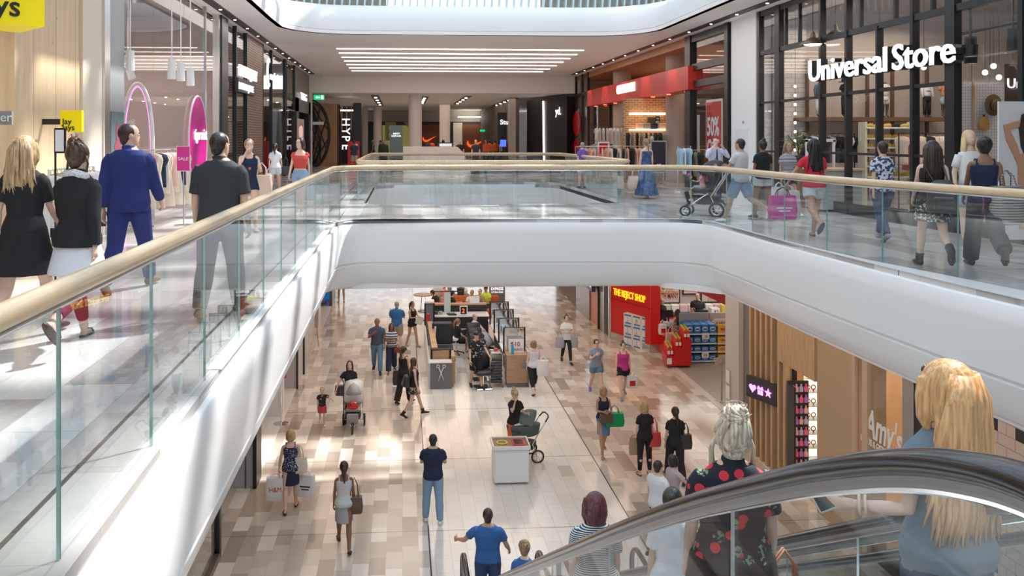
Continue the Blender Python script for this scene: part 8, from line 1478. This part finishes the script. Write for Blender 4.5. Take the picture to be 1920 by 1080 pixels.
# waiting people on the sofas
def seated(label,px,py,y_,yaw,H,sex,skn,hr,tp,bt='khaki',sh=.45,**k):
    q=Yp(px,py,y_); return P(label,(q.x,y_,LZ),yaw,H,sex,skn,hr,tp,('trousers',bt),'black','sit','lap',vox=.014,**k)
yb=34.0
seated('person in a pale plaid shirt seated on the rust sofa',885,570,34.45,PI-.4,1.70,'M','tan',('short','dark'),('shirt','plaid')); seated('person in a grey long sleeve seated right of the plaid shirt',900,565,34.7,PI-.5,1.68,'M','light',('short','dark'),('long','khaki'),'char'); seated('person in a hi-vis yellow shirt and cap at the sofa end',911,560,35.2,PI-.3,1.72,'M','tan',('short','black'),('tee','hivis'),'char',extra='cap')
seated('elderly person in a pale top with a strap seated behind the kiosk partition',846,575,33.3,PI,1.56,'F','fair',('short','grey'),('tee','white'),extra='glasses strap'); seated('person in a black tee bent over on the left sofa',823,570,34.6,D(60),1.74,'M','light',('short','black'),('tee','black'),'djean',lean=25)
seated('person in a pale green top seated beyond the left sofa',843,560,35.6,D(60),1.66,'F','light',('short','grey'),('tee','lime')); seated('person in a rose pink top seated at the back of the sofas',833,552,36.3,D(40),1.64,'F','light',('short','dark'),('tee','rose')); seated('person in a pale checked shirt farthest back at the sofas',821,550,36.8,PI,1.7,'M','light',('short','grey'),('shirt','plaid')); seated('person in white seated farthest right behind the plant',868,548,36.8,PI,1.66,'F','light',('short','dark'),('tee','white'))
# discount shop
def at(px,py,y_): q=Yp(px,py,y_); return (q.x,y_,LZ)
P('long haired cashier in a dark uniform behind the red counter',at(1240,600,30.55),PI,1.66,'F','fair',('long','ginger'),('tee','char'),('trousers','black')); P('male cashier in a dark polo with a yellow cuff behind the till',at(1308,600,30.7),PI-.5,1.80,'M','fair',('short','dark'),('shirt','char'),('trousers','black'),fat=1.08)
a=P('customer with long dark hair in a patterned sundress at the checkout',at(1271,640,28.5),0,1.66,'F','light',('long','dark'),('sundress','dress',.5,.04),('none',),'sandal'); bag('cream tote bag of the customer in the patterned sundress',tuple(a['hands'][0]+V((-.05,0,.25))),.30,.12,.40,mat('cream_leather'),hh=.2,name='handbag'); P('child with dark hair standing behind the blue packs',at(1300,640,30.2),PI/2,1.35,'M','fair',('short','brown'),('tee','rose'),('shorts','navy',.8),child=False)
# ---------------------------------------------------------------- prams
def wheel(b,c,r,m0=0,m1=1,m2=2):
    b.torus(c,r,.022,'X',24,8,m0); b.torus(c,r*.72,.008,'X',20,5,m1); b.cyl(V(c)+V((-.02,0,0)),V(c)+V((.02,0,0)),.03,n=10,m=m1)
    for i in range(6): a=i*PI/3; b.cyl(c,V(c)+V((0,math.cos(a)*r*.9,math.sin(a)*r*.9)),.006,n=5,m=m1)
def pram(label,pos,rz,fabric,canopy,three=True,frame=CHROME,carry=False,name='pram',s=1.0):
    t=thing(name,label,'pram',pos,rz); t.scale=(s,s,s)
    # +Y is the direction of travel; handle at -Y
    for (x,y,r) in ([(-.28,-.22,.14),(.28,-.22,.14)]+([(0,.48,.13)] if three else [(-.24,.42,.10),(.24,.42,.10)])):
        b=MB(); wheel(b,(x,y,r),r); b.build('wheel',[RUBBER,frame,frame],t,world=False,smooth=True,auto=50)
    b=MB()
    for sd in (-1,1): b.tube([(sd*.25,-.22,.15),(sd*.24,-.10,.42),(sd*.23,-.42,.92),(sd*.20,-.50,1.02)],.014,8); b.tube([(sd*.24,-.05,.48),(sd*(.03 if three else .22),.42,.16)],.014,8)
    b.tube([(-.27,-.22,.14),(.27,-.22,.14)],.012,6); b.build('frame',frame,t,world=False,smooth=True)
    MB().tube([(-.23,-.42,.92),(-.20,-.50,1.02),(-.1,-.53,1.04),(.1,-.53,1.04),(.20,-.50,1.02),(.23,-.42,.92)],.017,8).build('handlebar',RUBBER,t,world=False,smooth=True)
    MB().loft([[(w_*math.cos(2*PI*j/16),y_+d_*math.sin(2*PI*j/16),z) for j in range(16)] for z,w_,d_,y_ in ((.24,.15,.20,.02),(.27,.19,.26,.02),(.42,.21,.29,.02))]).build('basket',mat('pram_black_mesh',(.03,.03,.035),.7),t,world=False,smooth=True,auto=50)
    if carry: MB().loft([[(w_*math.cos(2*PI*j/20),y_+d_*math.sin(2*PI*j/20),z) for j in range(20)] for z,w_,d_,y_ in ((.56,.14,.30,.05),(.60,.19,.38,.05),(.82,.21,.42,.05),(.84,.20,.41,.05))]).build('carrycot',fabric,t,world=False,smooth=True,auto=50)
    else:
        MB().rbox((0,.10,.52),(.38,.42,.10),.04,rx=R(8)).build('seat',fabric,t,world=False,smooth=True,auto=50); MB().rbox((0,-.16,.76),(.36,.09,.56),.04,rx=R(22)).build('seat_back',fabric,t,world=False,smooth=True,auto=50); MB().rbox((0,.40,.36),(.30,.05,.30),.02,rx=R(-15)).build('footrest',fabric,t,world=False)
    rings=[]; cy,cz=(-.05,.84) if carry else (-.12,.84)
    for i in range(7):
        a=R(10+i*18); rings.append([(.21*math.cos(PI*j/12),cy+ .36*math.cos(a)*math.sin(PI*j/12)*1.0-(.05),cz+.34*math.sin(a)*math.sin(PI*j/12)) for j in range(13)])
    b=MB(); b.loft(rings,cap=False,closed=False); o=b.build('canopy',canopy,t,world=False,smooth=True); so=o.modifiers.new('t','SOLIDIFY'); so.thickness=.015
    MB().tube([(-.22,.18,.70),(-.18,.36,.74),(.18,.36,.74),(.22,.18,.70)],.013,6).build('bumper_bar',RUBBER,t,world=False)
    return t
p=Zp(661,812,LZ); t=pram('three wheeled pram with a white sheet and grey hood, coming towards the camera',p+V((0,.42,0)),PI,mat('pram_grey',(.30,.30,.31),.7),mat('pram_hood_grey',(.36,.36,.37),.7)); 
MB().loft([[(w_*math.cos(2*PI*j/24)*(1+.03*math.sin(5*j)),y_+d_*math.sin(2*PI*j/24),z) for j in range(24)] for z,w_,d_,y_ in ((.62,.27,.26,-.30),(.80,.27,.28,-.28),(1.0,.26,.28,-.24),(1.14,.22,.22,-.24),(1.19,.10,.10,-.24))]).build('white_sheet',mat('sheet_white',(.76,.76,.76),.8),t,world=False,smooth=True)
MB().ell((0,.22,.63),(.15,.10,.12),14,8).build('red_blanket',mat('red_gloss',(.55,.02,.03),.25),t,world=False,smooth=True)
p=Zp(992,868,LZ); t=pram('dark green carrycot pram with chrome frame beside the white bin',p+V((-.05,.25,0)),R(98),mat('pram_dark_green',(.09,.12,.11),.7),mat('pram_dark_green2',(.15,.19,.18),.7),three=False,carry=True)
MB().rbox((0,.12,.87),(.30,.42,.06),.03).build('white_blanket',mat('sheet_white'),t,world=False,smooth=True)
p=Zp(1330,406,0); t=pram('dark stroller with a seated child and hanging toys on the upper walkway',p+V((.05,.25,0)),R(62),mat('pram_black',(.03,.03,.035),.6),mat('pram_black_hood',(.04,.04,.045),.6),three=False)
for i,c_ in enumerate(('lime_cap','pack_blue','hot_pink')): MB().ell((.12-.12*i,.36,.80+.03*i),(.035,.035,.035),10,8).build('toy',mat(c_),t,world=False,smooth=True)
q=t.location+V((-.08,.06,0)); P('small child sitting in the dark stroller',(q.x,q.y,.30),R(62),.92,'F','fair',('short','dark'),('tee','rose'),('shorts','grey',.8),'white','sit','lap',child=True,vox=.012)
finish_people()
# lettering and fittings belong to the panel, frame or bag they sit on
for o in list(sc.objects):
    if o.parent is None and o.type=='EMPTY':
        ch=list(o.children); base=[c for c in ch if c.name.split('.')[0] in('panel','box','beam','board','card','paper','bag_body','case','pack_body','clothing')]
        if len(base)==1 and base[0].matrix_basis==M4():
            for c in ch:
                if c.name.split('.')[0] in('lettering','digit','tick_mark','lettering_small','handle','dark_face','arrow','door_mark','print','strap','front_pocket','crescent') and c is not base[0]: c.parent=base[0]
